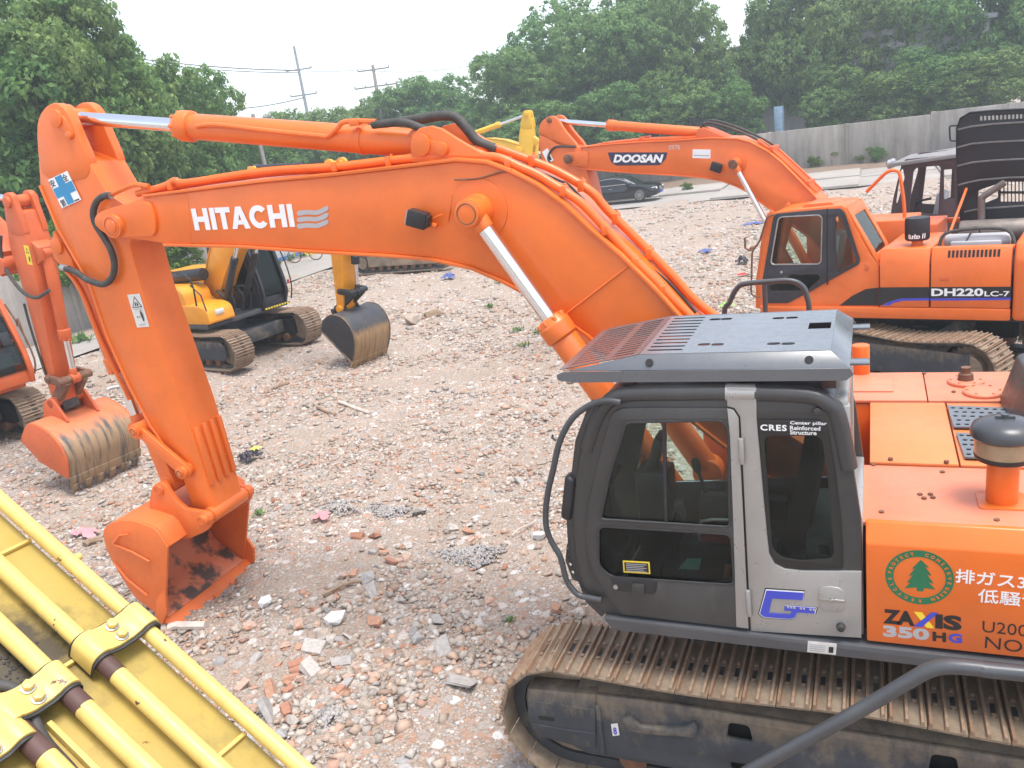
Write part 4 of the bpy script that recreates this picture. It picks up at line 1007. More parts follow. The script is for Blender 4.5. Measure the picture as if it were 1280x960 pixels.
b = MB(); b.obox((1.724, 1.42, 2.295), (0.035, 0, 0.012), (0, 0.06, 0), (-0.035, 0, 0.16)); b.build('bumper_pad', 'black', EX, 0.03, 3)
b = MB(); b.cyl(*[(1.629, 1.4, 2.437), (1.671, 1.4, 2.464)], 0.045, 0.03, n=14); b.cyl(*[(1.644, 1.4, 2.159), (1.706, 1.4, 2.167)], 0.05, 0.03, n=14); b.build('pad_mount', 'grey_cab', EX, 0.01)
gr_o = [(1.758, 1.969), (1.747, 1.816), (1.711, 1.618), (1.785, 1.642), (1.821, 1.79), (1.794, 1.917)]
plate('side_grille', gr_o, [[(x + 0.012*math.cos(a*1.0472), z + 0.016*math.sin(a*1.0472)) for a in range(6)] for x, z in [(1.765, 1.913), (1.786, 1.881), (1.766, 1.858), (1.787, 1.825), (1.767, 1.795), (1.789, 1.762), (1.762, 1.739), (1.778, 1.7), (1.751, 1.677)]], SIDE(1.40), 0.012, 'rail', EX, 0.0)
# interior
b = MB(); b.box(0.30, 0.78, 0.72, 1.20, 1.50, 1.86); b.obox((0.26, 0.96, 2.18), (0.07, 0, 0.02), (0, 0.25, 0), (-0.07, 0, 0.34)); b.obox((0.19, 0.96, 2.60), (0.05, 0, 0.01), (0, 0.13, 0), (-0.02, 0, 0.10)); b.build('driver_seat', 'seat', cab, 0.05, 3)
b = MB(); b.box(0.40, 1.02, 1.22, 1.38, 1.50, 1.98); b.box(0.40, 1.02, 0.55, 0.70, 1.50, 1.98); b.box(1.2, 1.45, 0.56, 0.80, 1.5, 2.2); b.obox((1.30, 0.66, 2.32), (0.03, 0, 0.02), (0, 0.10, 0), (-0.04, 0, 0.12)); b.build('console', 'black', cab, 0.02)
b = MB(); b.box(0.48, 0.90, 1.225, 1.375, 1.985, 2.03); b.build('armrest', 'red', cab, 0.015)
b = MB(); b.cyl((0.95, 1.30, 1.98), (1.0, 1.30, 2.16), 0.014, n=8); b.lathe([(0.02, 0), (0.032, 0.03), (0.032, 0.09), (0.02, 0.11)], (1.0, 1.30, 2.14), (0.2, 0, 1), 12); b.cyl((0.98, 0.62, 1.98), (1.02, 0.62, 2.16), 0.014, n=8); b.lathe([(0.02, 0), (0.032, 0.03), (0.032, 0.09), (0.02, 0.11)], (1.02, 0.62, 2.14), (0.2, 0, 1), 12)
for y in (0.9, 1.05): b.cyl((1.25, y, 1.5), (1.15, y, 1.95), 0.012, n=8)
b.build('control_lever', 'black', cab)
b = MB(); b.tube([(0.45, 1.37, 2.0), (0.45, 1.37, 2.14), (0.62, 1.37, 2.16), (0.86, 1.37, 2.14), (0.88, 1.37, 2.0)], 0.012, 8, smooth=3); b.build('arm_guard', 'steel', cab)
b = MB(); b.obox((0.72, 1.40, 1.80), (0.018, 0, 0.004), (0, 0.012, 0), (-0.010, 0, 0.06)); b.build('lever_grip', 'orange', cab, 0.008)
M['mint'] = plain('mint_print', (0.18, 0.55, 0.42), 0.5)
plate('leaflet', [(1.029, 1.801), (0.966, 1.884), (0.872, 1.892), (0.893, 1.808)], [], SIDE(1.41), 0.003, 'mint', cab, 0.0)
M['pale'] = plain('reflection_pale_plastic', (0.30, 0.33, 0.32), 0.5)  # shelf plastic kept pale; its colour also stands for the rear window's reflection
b = MB(); b.box(0.02, 0.24, 0.58, 1.36, 1.52, 2.05); b.obox((0.28, 1.1, 1.75), (0.10, 0, 0.0), (0, 0.22, 0), (-0.05, 0, 0.14)); b.build('rear_shelf', 'pale', cab, 0.04, 3)
b = MB(); b.box(0.10, 0.16, 1.30, 1.366, 1.96, 2.02); b.build('socket', 'black', cab)

# ---- slotted roof guard
(ax, ay), (bx, by), (cx, cy), (dx, dy) = [(1.137, 1.359), (0.045, 1.443), (0.087, 0.55), (1.185, 0.39)]
yn, yf = (ay + by)/2, (cy + dy)/2
xr = (bx + cx)/2; xt = (ax + dx)/2
ZT, ZL, ZB = 3.27, 3.185, 3.115
xf = 1.686
slots = []
ns = 15
for i in range(11):
    y = yf + 0.06 + (yn - yf - 0.14)*i/10
    slots.append(rnd_poly([(xt - 0.25, y - 0.015), (xt - 0.03, y - 0.015), (xt - 0.03, y + 0.015), (xt - 0.25, y + 0.015)], 0.012, 2))
for (x, y) in [(0.834, 0.594), (0.759, 0.594), (0.419, 0.625), (0.334, 0.627), (0.8, 1.22), (0.717, 1.228), (0.388, 1.241), (0.306, 1.249)]:
    slots.append(rnd_poly([(x - 0.038, y - 0.026), (x + 0.038, y - 0.026), (x + 0.038, y + 0.026), (x - 0.038, y + 0.026)], 0.022, 3))
x, y = (0.113, 0.852)
slots.append([(xr + 0.02, y - 0.075), (xr + 0.15, y - 0.075), (xr + 0.15, y + 0.075), (xr + 0.02, y + 0.075)])
FLAT = lambda z: ((0, 0, z), (1, 0, 0), (0, 1, 0), (0, 0, 1))
guard = plate('roof_guard', [(xr, yf), (xt, yf), (xt, yn), (xr, yn)], slots, FLAT(ZT), 0.005, 'guard', EX, 0.0)
# sloping front grille
L = math.hypot(xf - xt, ZT - ZL); uu = Vector((xf - xt, 0, ZL - ZT))/L; ww = Vector((0, 1, 0))
slots = []
for a, c in ((0.045, L*0.36), (L*0.36 + 0.05, L - 0.06)):
    for i in range(ns):
        y = yf + 0.05 + (yn - yf - 0.10)*i/(ns - 1)
        slots.append(rnd_poly([(a, y - 0.015), (c, y - 0.015), (c, y + 0.015), (a, y + 0.015)], 0.012, 2))
plate('front_grille', [(0.004, yf), (L, yf), (L, yn + 0.02), (0.004, yn)], slots, ((xt, 0, ZT), tuple(uu), (0, 1, 0), tuple(uu.cross(ww))), 0.005, 'guard', guard, 0.0)
yl = YC + 0.01; yl2 = yf - (yl - yn)
for (yt, yy) in ((yn, yl), (yf, yl2)):
    s = 1 if yy > yt else -1
    b = MB(); t_ = 0.012
    def skin(q):
        q = [Vector(p) for p in q]; nn = (q[1] - q[0]).cross(q[2] - q[0]).normalized()*t_
        k = len(q); b.add([tuple(p) for p in q] + [tuple(p - nn) for p in q], [tuple(range(k)), tuple(range(2*k - 1, k - 1, -1))] + [(i, i + k, (i + 1) % k + k, (i + 1) % k) for i in range(k)])
    skin([(xr + 0.0, yt, ZT), (xt, yt, ZT), (xf - 0.05, yy - s*0.02, ZL), (xr - 0.10, yy, ZL)])
    b.build('sloping_side', 'guard', guard, 0.002)
    pts = rnd_poly([(xr - 0.12, ZL - 0.035), (xr - 0.10, ZL), (xf - 0.04, ZL), (xf + 0.005, ZL - 0.02), (xf - 0.0, ZB + 0.015), (xf - 0.10, ZB), (xr - 0.08, ZB)], 0.008)
    plate('side_lip', pts, [], SIDE(yy), 0.008, 'guard', guard, 0.0)
    for x in (1.095, 0.179):
        c = Vector((x, (yt + yy)/2, (ZT + ZL)/2)); nn = Vector((0, s*(ZT - ZL), abs(yy - yt))).normalized()
        b = MB(); b.cyl(c, c + nn*0.0025, 0.024, n=20); b.build('bolt_hole', 'dark', guard)
b = MB(); b.add([(xr, yf, ZT), (xr, yn, ZT), (xr - 0.10, yl, ZL), (xr - 0.10, yl2, ZL), (xr, yf, ZT - .012), (xr, yn, ZT - .012), (xr - 0.10, yl, ZL - .012), (xr - 0.10, yl2, ZL - .012)], [(0, 1, 2, 3), (7, 6, 5, 4), (0, 4, 5, 1), (1, 5, 6, 2), (2, 6, 7, 3), (3, 7, 4, 0)])
b.build('rear_slope', 'guard', guard, 0.002)
for yy in (yl2 + 0.1, yl - 0.2):
    b = MB(); b.box(xr - 0.2, xr - 0.085, yy, yy + 0.1, ZL - 0.016, ZL - 0.002); b.build('mounting_tab', 'guard', guard, 0.003)
for x in (1.25, 0.08):
    for y in (0.62, 1.36):
        b = MB(); b.box(x - 0.04, x + 0.04, y - 0.03, y + 0.03, 3.04, 3.20); b.build('guard_post', 'rustband', guard, 0.004)

# ---- writing on the side door
def on_side(Y, p, q):
    o = Vector(p); u = (Vector(q) - o); L = u.length; u.normalize(); v = Vector((-u.z, 0, u.x)); v = v if v.z > 0 else -v
    return o, u, v, L
YS = 1.477
sd_ = [o for o in EX.children if o.name == 'side_door'][0]
o, u, v, L = on_side(YS, *[(-0.196, 1.477, 1.588), (-0.61, 1.477, 1.587)])
Lz = L
def word(body, a, width, size, mat, up=0.0, bold=0.03, shear=0.0):
    text('lettering', body, (o + u*a + v*up, u, v, (0, 1, 0)), size, mat, sd_, width, bold, shear, 0.002)
word('ZA', 0.0, L*0.41, 0.098, 'printblack', 0, 0.05)
word('IS', L*0.67, L*0.33, 0.098, 'printblack', 0, 0.05)
# crossed letter in yellow and blue strokes
for mt, q, h in (('yprint', [(0.40, 1), (0.50, 1), (0.66, 0), (0.56, 0)], 0.0), ('blue', [(0.62, 1.08), (0.70, 1.08), (0.50, 0), (0.40, 0)], 0.0015)):
    plate('lettering', [(o + u*(L*a) + v*(0.098*c)).xz[:] for a, c in q], [], SIDE(YS + h), 0.002, mt, sd_, 0.0)
o, u, v, L = on_side(YS, *[(-0.196, 1.477, 1.496), (-0.615, 1.477, 1.504)])
word('350', 0.0, Lz*0.60, 0.078, 'printgrey', 0, 0.045)
word('H', Lz*0.64, Lz*0.17, 0.062, 'printblack', 0.0, 0.04)
word('G', Lz*0.84, Lz*0.17, 0.062, 'blue', 0.0, 0.04)
o, u, v, L = on_side(YS, *[(-0.571, 1.477, 1.903), (-0.907, 1.477, 1.892)])
word('排ガス3', 0.0, L*1.02, 0.088, 'white', 0, 0.012)
o, u, v, L = on_side(YS, *[(-0.685, 1.477, 1.788), (-0.995, 1.477, 1.781)])
word('低騒音', 0.0, L, 0.088, 'white', 0, 0.008)
o, u, v, L = on_side(YS, *[(-0.714, 1.477, 1.595), (-0.934, 1.477, 1.593)])
word('U200', 0.0, L, 0.074, 'printblack', 0, -0.005)
o, u, v, L = on_side(YS, *[(-0.729, 1.477, 1.49), (-0.939, 1.477, 1.483)])
word('NO.', 0.0, L, 0.078, 'printblack', 0, -0.005)
# round conservation emblem
(cx, cz), (rx_, _), (_, rz_) = [(-0.387, 1.916), (-0.566, 1.934), (-0.386, 2.092)]
RX = abs(rx_ - cx); RZ = abs(rz_ - cz)
ell = lambda s: [(cx + RX*s*math.cos(a*6.28318/48), cz + RZ*s*math.sin(a*6.28318/48)) for a in range(48)]
emb = plate('round_emblem', ell(1.0), [ell(0.76)], SIDE(YS), 0.002, 'green', sd_, 0.0)
tree = [(0.04, 0.60), (0.28, 0.36), (0.16, 0.38), (0.36, 0.10), (0.22, 0.12), (0.42, -0.16), (0.28, -0.14), (0.46, -0.36), (0.14, -0.34), (0.12, -0.46), (-0.06, -0.46), (-0.08, -0.34), (-0.42, -0.40), (-0.24, -0.18), (-0.36, -0.20), (-0.18, 0.06), (-0.30, 0.04), (-0.12, 0.30), (-0.22, 0.28)]
plate('tree_emblem', [(cx - RX*a*1.0, cz + RZ*c*1.1) for a, c in tree], [], SIDE(YS), 0.002, 'green', emb, 0.0)
for wd_, a0, a1 in (('PROTECT', 172, 104), ('CONSERVE', 76, -8), ('GREEN', -22, -62), ('RECYCLE', -88, -172)):
    for i, ch in enumerate(wd_):
        a = rad(a0 + (a1 - a0)*i/(len(wd_) - 1))
        rad_dir = Vector((-RX*math.cos(a), 0, RZ*math.sin(a))).normalized(); tan = Vector((-RX*math.sin(a), 0, -RZ*math.cos(a))).normalized()
        c = Vector((cx - 0.815*RX*math.cos(a), YS + 0.002, cz + 0.815*RZ*math.sin(a)))
        text('lettering', ch, (c, tan, rad_dir, (0, 1, 0)), 0.020, 'orange', emb, None, 0.03, 0, 0.001, 'CENTER')

# ================================================================ second orange excavator, hood open
DX_ = empty('excavator', (-0.25, -9.17, 0), rad(-13.4), 'orange excavator with its black rounded engine hood standing open and a blue stripe', 'excavator', 'orange excavators parked on the lot')
def boom_set(root, top, bot, y0, y1, mat, name='boom'):
    b = MB(); b.prism(top + bot[::-1], y0, y1)
    o = b.build(name, mat, root, 0.012)
    b = MB(); ribbon(b, top, y0 - 0.02, y1 + 0.02, -0.025); b.build('top_plate', mat, o, 0.004)
    b = MB(); ribbon(b, bot, y0 - 0.02, y1 + 0.02, 0.025); b.build('bottom_plate', mat, o, 0.004)
    return o
top = [(5.538, 4.194), (4.915, 4.186), (4.218, 4.16), (3.557, 4.114), (2.819, 4.086), (2.312, 4.022), (2.082, 3.942), (1.779, 3.755), (1.546, 3.544), (1.28, 3.251), (1.069, 3.018)] + [(0.75, 2.62), (0.35, 2.15)]
bot = [(5.792, 3.888), (5.588, 3.807), (4.97, 3.708), (4.273, 3.605), (3.607, 3.521), (2.988, 3.427), (2.637, 3.342), (2.357, 3.221), (2.126, 3.091), (2.0, 2.97), (1.734, 2.756)] + [(1.10, 2.25), (0.55, 1.62)]
dboom = boom_set(DX_, top, bot, -0.26, 0.22, 'orange_d')
b = MB(); nz = [(5.962, 4.064), (5.877, 4.127), (5.534, 4.133), (5.37, 4.102), (5.402, 3.841), (5.646, 3.846), (5.907, 3.901), (5.973, 3.986)]
b.prism(nz, 0.19, 0.25); b.prism(nz, -0.29, -0.23); b.build('nose_plate', 'orange_d', dboom, 0.008)
(x, z), = [(5.828, 4.013)]
pin(dboom, x, z, -0.33, 0.31, 0.095, 'rusty', 'pivot_pin')
o, r1 = [(4.834, 0.226, 3.846), (3.758, 0.226, 3.748)]
u = (Vector(r1) - Vector(o)); wd = u.length; u.normalize(); v = Vector((-u.z, 0, u.x)); v = v if v.z > 0 else -v
M['navy'] = plain('dark_navy_print', (0.035, 0.035, 0.075), 0.5, 0, 0.05)
plate('nameplate', rnd_poly([(4.937, 4.051), (3.66, 3.929), (3.712, 3.81), (3.837, 3.71), (4.778, 3.785), (4.878, 3.855)], 0.03), [], SIDE(0.2225), 0.004, 'navy', dboom, 0.0)
text('lettering', 'DOOSAN', (o, u, v, (0, 1, 0)), 0.155, 'white', dboom, wd, 0.05, 0.25, 0.003)
A_, B_, C_ = [(3.154, 0.224, 3.938), (2.807, 0.224, 3.897), (3.173, 0.224, 3.782)]
sticker('name_sticker', A_, B_, C_, 'white', dboom, [('printgrey', [(0.08, 0.62), (0.92, 0.62), (0.92, 0.74), (0.08, 0.74)])])
o, r1 = [(3.633, 0.224, 3.97), (3.407, 0.224, 3.955)]
text('lettering', '0978', (o, (Vector(r1) - Vector(o)).normalized(), (0, 0, 1), (0, 1, 0)), 0.085, 'offwhite', dboom, (Vector(r1) - Vector(o)).length, -0.01, 0, 0.001)
(x, z), = [(2.327, 3.615)]
b = MB(); b.cyl((x, -0.40, z), (x, 0.36, z), 0.10, n=22); b.cyl((x, -0.29, z), (x, 0.25, z), 0.17, n=26); b.build('boss', 'orange_d', dboom, 0.01)
for y in (0.36, -0.40):
    hyd(DX_, 'boom_cylinder', (1.25, y, 1.45), (x, y, z), 0.085, 0.048, 0.45, 'orange_d')
b = MB(); b.cyl((x, 0.33, z), (x, 0.44, z), 0.085, n=18); b.build('greasy_eye', 'rusty', dboom, 0.01)
(lx, lz), = [(2.688, 3.583)]
b = MB(); b.obox((lx, 0.31, lz), (0.09, 0.02, 0.04), (-0.02, 0.07, 0), (-0.03, 0, 0.075)); b.build('work_lamp', 'black', dboom, 0.015)
b = MB(); b.tube([(lx - 0.06, 0.22, lz - 0.06), (lx - 0.03, 0.28, lz - 0.03)], 0.03, 8); b.build('lamp_bracket', 'orange_old', dboom)
ac = hyd(DX_, 'arm_cylinder', *[(2.96, -0.02, 4.189), (6.303, -0.02, 4.79)], 0.093, 0.05, 0.60, 'orange_d')
b = MB(); b.prism([(3.149, 4.067), (3.07, 4.287), (2.915, 4.27), (2.633, 4.127), (2.399, 4.004)], -0.20, 0.16); b.build('cylinder_bracket', 'orange_old', dboom, 0.01)
for yy, zz in ((0.05, 0.0), (-0.08, 0.03)):
    b = MB(); b.tube([(3.08, 0, 4.146), (3.037, 0, 4.312), (2.939, 0, 4.364), (2.772, 0, 4.338), (2.476, 0, 4.221), (2.187, 0, 4.079), (1.904, 0, 3.911), (1.765, 0, 3.815)], 0.022, 8, smooth=5); o = b.build('hose', 'hose', dboom); o.location = (0, yy, zz)
for yy in (0.12, 0.0, -0.16):
    b = MB(); b.tube([(p[0], yy, p[2] + 0.03) for p in [(5.658, 0.0, 4.154), (5.038, 0.0, 4.201), (4.33, 0.0, 4.19), (3.659, 0.0, 4.142), (3.019, 0.0, 4.111)]], 0.018, 6); b.tube([(p[0], yy, p[2] + 0.02) for p in [(1.975, 0, 3.946), (1.725, 0, 3.757), (1.494, 0, 3.53), (1.225, 0, 3.247), (0.973, 0, 2.982)]], 0.022, 6); b.build('boom_pipe', 'orange_d', dboom)
for p in [(4.226, 0, 4.194), (1.739, 0, 3.772), (1.133, 0, 3.131)]:
    b = MB(); b.box(p[0] - .04, p[0] + .04, -0.2, 0.16, p[2] - .02, p[2] + .07); b.build('pipe_clamp', 'orange_old', dboom, 0.01)
# arm
arm_o = [(6.303, 4.472), (5.897, 4.303), (5.604, 4.211), (5.505, 3.952), (5.491, 3.762), (5.415, 3.312), (5.286, 2.497), (5.155, 1.499)] + [(5.331, 1.125), (5.525, 1.124), (5.723, 1.589), (6.057, 2.529), (6.3, 3.373), (6.537, 4.029), (6.577, 4.372), (6.504, 4.589)]
b = MB(); b.prism(arm_o, -0.21, 0.17); darm = b.build('arm', 'orange_d', DX_, 0.012)
lug = smooth_poly([(6.529, 4.559), (6.505, 4.716), (6.389, 4.829), (6.185, 4.883), (6.043, 4.788), (5.901, 4.554), (5.643, 4.2), (6.054, 4.288), (6.307, 4.44)], 3)
for y in (0.125, -0.165): plate('arm_lug', lug, [], SIDE(y), 0.09, 'orange_d', darm, 0.01)
(x, z), = [(6.235, 4.805)]
pin(darm, x, z, -0.24, 0.20, 0.055, 'rusty', 'arm_pin')
b = MB(); b.tube([(5.684, 0.19, 4.229), (6.043, 0.19, 4.273), (6.202, 0.19, 4.257), (6.313, 0.19, 4.172), (6.368, 0.19, 4.065), (6.325, 0.19, 3.948)], 0.022, 8, smooth=4); b.build('hose', 'hose', darm)
A_, B_, C_ = [(6.508, 0.174, 4.205), (6.359, 0.174, 4.271), (6.395, 0.174, 3.952)]
sticker('warning_sticker', A_, B_, C_, 'white', darm, [('printblack', [(0.3, 0.55), (0.8, 0.5), (0.8, 0.9), (0.45, 0.85)])])
prof = [(5.75, 1.10), (5.95, 1.02), (6.05, 0.75), (5.9, 0.35), (5.55, 0.10), (5.1, 0.02)]
simple_bucket(DX_, prof, -0.6, 0.56, 'orange_bucket', 'bucket_in', [([(5.45, 1.32), (5.8, 1.1), (5.6, 0.95), (5.3, 1.0)], 0.10, 0.15)], 5, side=prof + [(5.25, 0.85)])
# crawlers, turned a little from the upper structure
make_track(DX_, 0.89, 1.49, -2.05, 1.45, 0.95, 0.203, 0.07, yaw=rad(-15), rear=-0.05)
make_track(DX_, -0.89, -1.49, -2.05, 1.45, 0.95, 0.203, 0.05, yaw=rad(-15))
b = MB(); b.box(-1.2, 1.2, -0.95, 0.95, 0.40, 0.75); b.cyl((0, 0, 0.75), (0, 0, 1.0), 0.62, n=28); o = b.build('undercarriage', 'track_frame', DX_, 0.02); o.rotation_euler = (0, 0, rad(-15))
# platform, side doors, counterweight
yd = 1.35
b = MB(); b.box(-2.4, 1.66, -1.33, yd - 0.03, 1.07, 1.14); b.build('platform', 'dark', DX_)
xe0, xe1, xe2, xe3 = [1.629, -0.308, -1.03, -2.104]
zb_, zt_ = [1.1, 1.276]
b = MB(); b.prism(rnd_poly([(xe0, zt_), (xe3 + 0.01, zt_), (xe3 + 0.01, zb_), (xe0 - 0.05, zb_)], 0.03), yd - 0.10, yd + 0.01); b.build('deck_beam', 'orange_d', DX_, 0.015)
zh, zc = [2.186, 1.996]
def side_door(x0, x1, zb, zc, zh, y=1.35, name='side_door', mat='orange_d', root=None):
    b = MB(); b.prism([(y, zb), (y, zc), (y - 0.09, zh), (y - 0.14, zh), (y - 0.14, zb)], x0, x1, None, lambda u, v, w: (w, u, v))
    return b.build(name, mat, root or DX_, 0.01)
d1 = side_door(xe1 - 0.012, xe2 + 0.012, zt_ + 0.01, zc, zh)
d2 = side_door(xe2 - 0.012, xe3 + 0.02, zt_ + 0.01, zc, zh)
b = MB(); b.prism(rnd_poly([(1.36, 1.08), (1.36, zc + .02), (1.20, zh + .06), (-1.2, zh + .06), (-1.36, zc), (-1.36, 1.08)], 0.10), xe3 - 0.01, xe3 - 0.75, None, lambda u, v, w: (w, u, v)); b.build('counterweight', 'orange_d', DX_, 0.06, 3)
b = MB(); b.box(xe2, xe1 - 0.02, -0.2, 1.20, 1.2, zh - 0.012); b.build('air_cleaner_box', 'orange_d', DX_, 0.01)
b = MB(); b.box(xe1 - 0.10, 1.35, -1.30, -0.42, 1.2, zh + 0.18); b.build('fuel_tank', 'orange_d', DX_, 0.02)
b = MB(); b.box(xe2 + 0.2, xe1 - 0.15, -1.30, -0.35, 1.2, zh + 0.10); b.build('tank_cover', 'orange_old', DX_, 0.02)
# open engine bay
b = MB(); b.box(xe3, xe2 + 0.15, -1.25, 1.15, 1.2, zh - 0.45); b.build('engine_bay', 'dark', DX_)
b = MB(); b.box(xe3, xe2 - 0.02, 1.10, 1.21, zh - 0.06, zh - 0.005); b.box(xe3, xe2 + 0.2, -1.30, -1.22, zh - 0.02, zh + 0.06); b.build('bay_rim', 'orange_d', DX_, 0.01)
b = MB(); b.cyl((xe2 - 0.1, 0.75, zh + 0.0), (xe3 + 0.1, 0.75, zh + 0.0), 0.11, n=18); b.box(xe2 - 0.20, xe3 + 0.2, 0.55, 0.95, zh - 0.2, zh + 0.02); b.build('engine', 'printgrey', DX_, 0.02)
b = MB(); b.cyl((xe2 - 0.1, -0.6, zh - 0.1), (xe3 + 0.0, -0.6, zh - 0.1), 0.20, n=20); b.build('muffler', 'dull_steel', DX_, 0.02)
b = MB(); b.tube([(xe2 - 0.05, 0.95, zh - 0.05), (xe2 - 0.12, 0.9, zh + 0.14), (xe2 - 0.45, 0.85, zh + 0.19), (xe3 + 0.15, 0.85, zh + 0.16), (xe3 + 0.02, 0.95, zh - 0.05)], 0.025, 8, smooth=4); b.tube([(xe2 - 0.4, 0.9, zh), (xe2 - 0.5, 0.7, zh + 0.2), (xe2 - 0.55, 0.4, zh)], 0.012, 6, smooth=4); b.build('engine_hose', 'hose', DX_)
ex = [(-1.425, -0.75, 2.088), (-1.412, -0.75, 2.562), (-1.433, -0.75, 2.639), (-1.667, -0.75, 2.802), (-1.733, -0.75, 2.848)]
b = MB(); b.tube(ex, 0.055, 10, smooth=3); b.build('exhaust_pipe', 'dull_steel', DX_)
# vents and stripe on the doors
for k in range(13):
    (x, z), = [(-1.278 + (-1.92 - -1.278)*k/12, (zh + zc)/2)]
    b = MB(); b.obox((x, yd - 0.043, z), (0.016, 0, 0), (0, 0.004, 0.002), (0, -0.022, 0.050)); b.build('vent_slot', 'dark', d2)
plate('side_stripe', [(-1.034, 1.602), (-2.09, 1.606), (-2.096, 1.447), (-1.036, 1.429)], [], SIDE(yd + 0.003), 0.004, 'printblack', d2, 0)
plate('side_stripe', [(-1.036, 1.426), (-2.096, 1.445), (-2.097, 1.412), (-1.037, 1.392)], [], SIDE(yd + 0.003), 0.004, 'blue', d2, 0)
plate('side_stripe', [(-0.318, 1.598), (-1.023, 1.603), (-1.025, 1.435), (-0.614, 1.426), (-0.417, 1.355), (-0.346, 1.309), (-0.316, 1.308)], [], SIDE(yd + 0.003), 0.004, 'printblack', d1, 0)
plate('side_stripe', [(-1.025, 1.433), (-0.614, 1.424), (-0.417, 1.352), (-0.358, 1.309), (-0.463, 1.31), (-0.51, 1.349), (-0.648, 1.388), (-1.026, 1.398)], [], SIDE(yd + 0.003), 0.004, 'blue', d1, 0)
o, r1, r2 = [(-1.053, 1.36, 1.463), (-1.745, 1.36, 1.466), (-2.085, 1.36, 1.467)]
u = (Vector(r1) - Vector(o)); wd = u.length; u.normalize(); v = Vector((0, 0, 1)); o = Vector((o[0], yd + 0.0065, o[2]))
text('lettering', 'DH220', (o, u, v, (0, 1, 0)), 0.118, 'white', d2, wd, 0.035, 0, 0.002)
o2 = Vector((r1[0] - 0.015, yd + 0.0065, o[2])); text('lettering', 'LC-7', (o2, u, v, (0, 1, 0)), 0.078, 'white', d2, (Vector(r2) - Vector(r1)).length*0.94, 0.02, 0, 0.002)
(x, z), = [(-1.223, 1.724)]
b = MB(); b.box(x - 0.06, x + 0.06, yd, yd + 0.008, z - 0.03, z + 0.03); b.cyl((x + 0.02, yd, z), (x + 0.02, yd + 0.016, z), 0.018, n=10); b.build('door_lock', 'orange_old', d2, 0.004)
# pre-cleaner drum
(x, y), = [(-0.767, 0.919)]
x0, x1 = [(-0.589, 2.449), (-0.945, 2.433)]
r = abs(x1[0] - x0[0])/2
b = MB(); b.lathe([(0.08, 0), (0.08, 0.08), (0.12, 0.09)], (x, y, zh - 0.01), (0, 0, 1), 20); pc = b.build('pre_cleaner_neck', 'orange_d', DX_)
b = MB(); b.lathe([(r*0.9, 0), (r, 0.03), (r, 0.30), (r*0.96, 0.345), (0, 0.36)], (x, y, zh + 0.07), (0, 0, 1), 36); b.build('pre_cleaner', 'black', pc)
for i, ch in enumerate('turbo II'):
    a = rad(62 + i*10.5); c = Vector((x + r*1.004*math.cos(a), y + r*1.004*math.sin(a), zh + 0.11)); tn = Vector((-math.sin(a), math.cos(a), 0))
    if ch != ' ': text('lettering', ch, (c, tn, (0, 0, 1), (math.cos(a), math.sin(a), 0)), 0.075 if ch in 'tbI' else 0.052, 'white', pc, None, 0.02, 0.1, 0.002, 'CENTER')
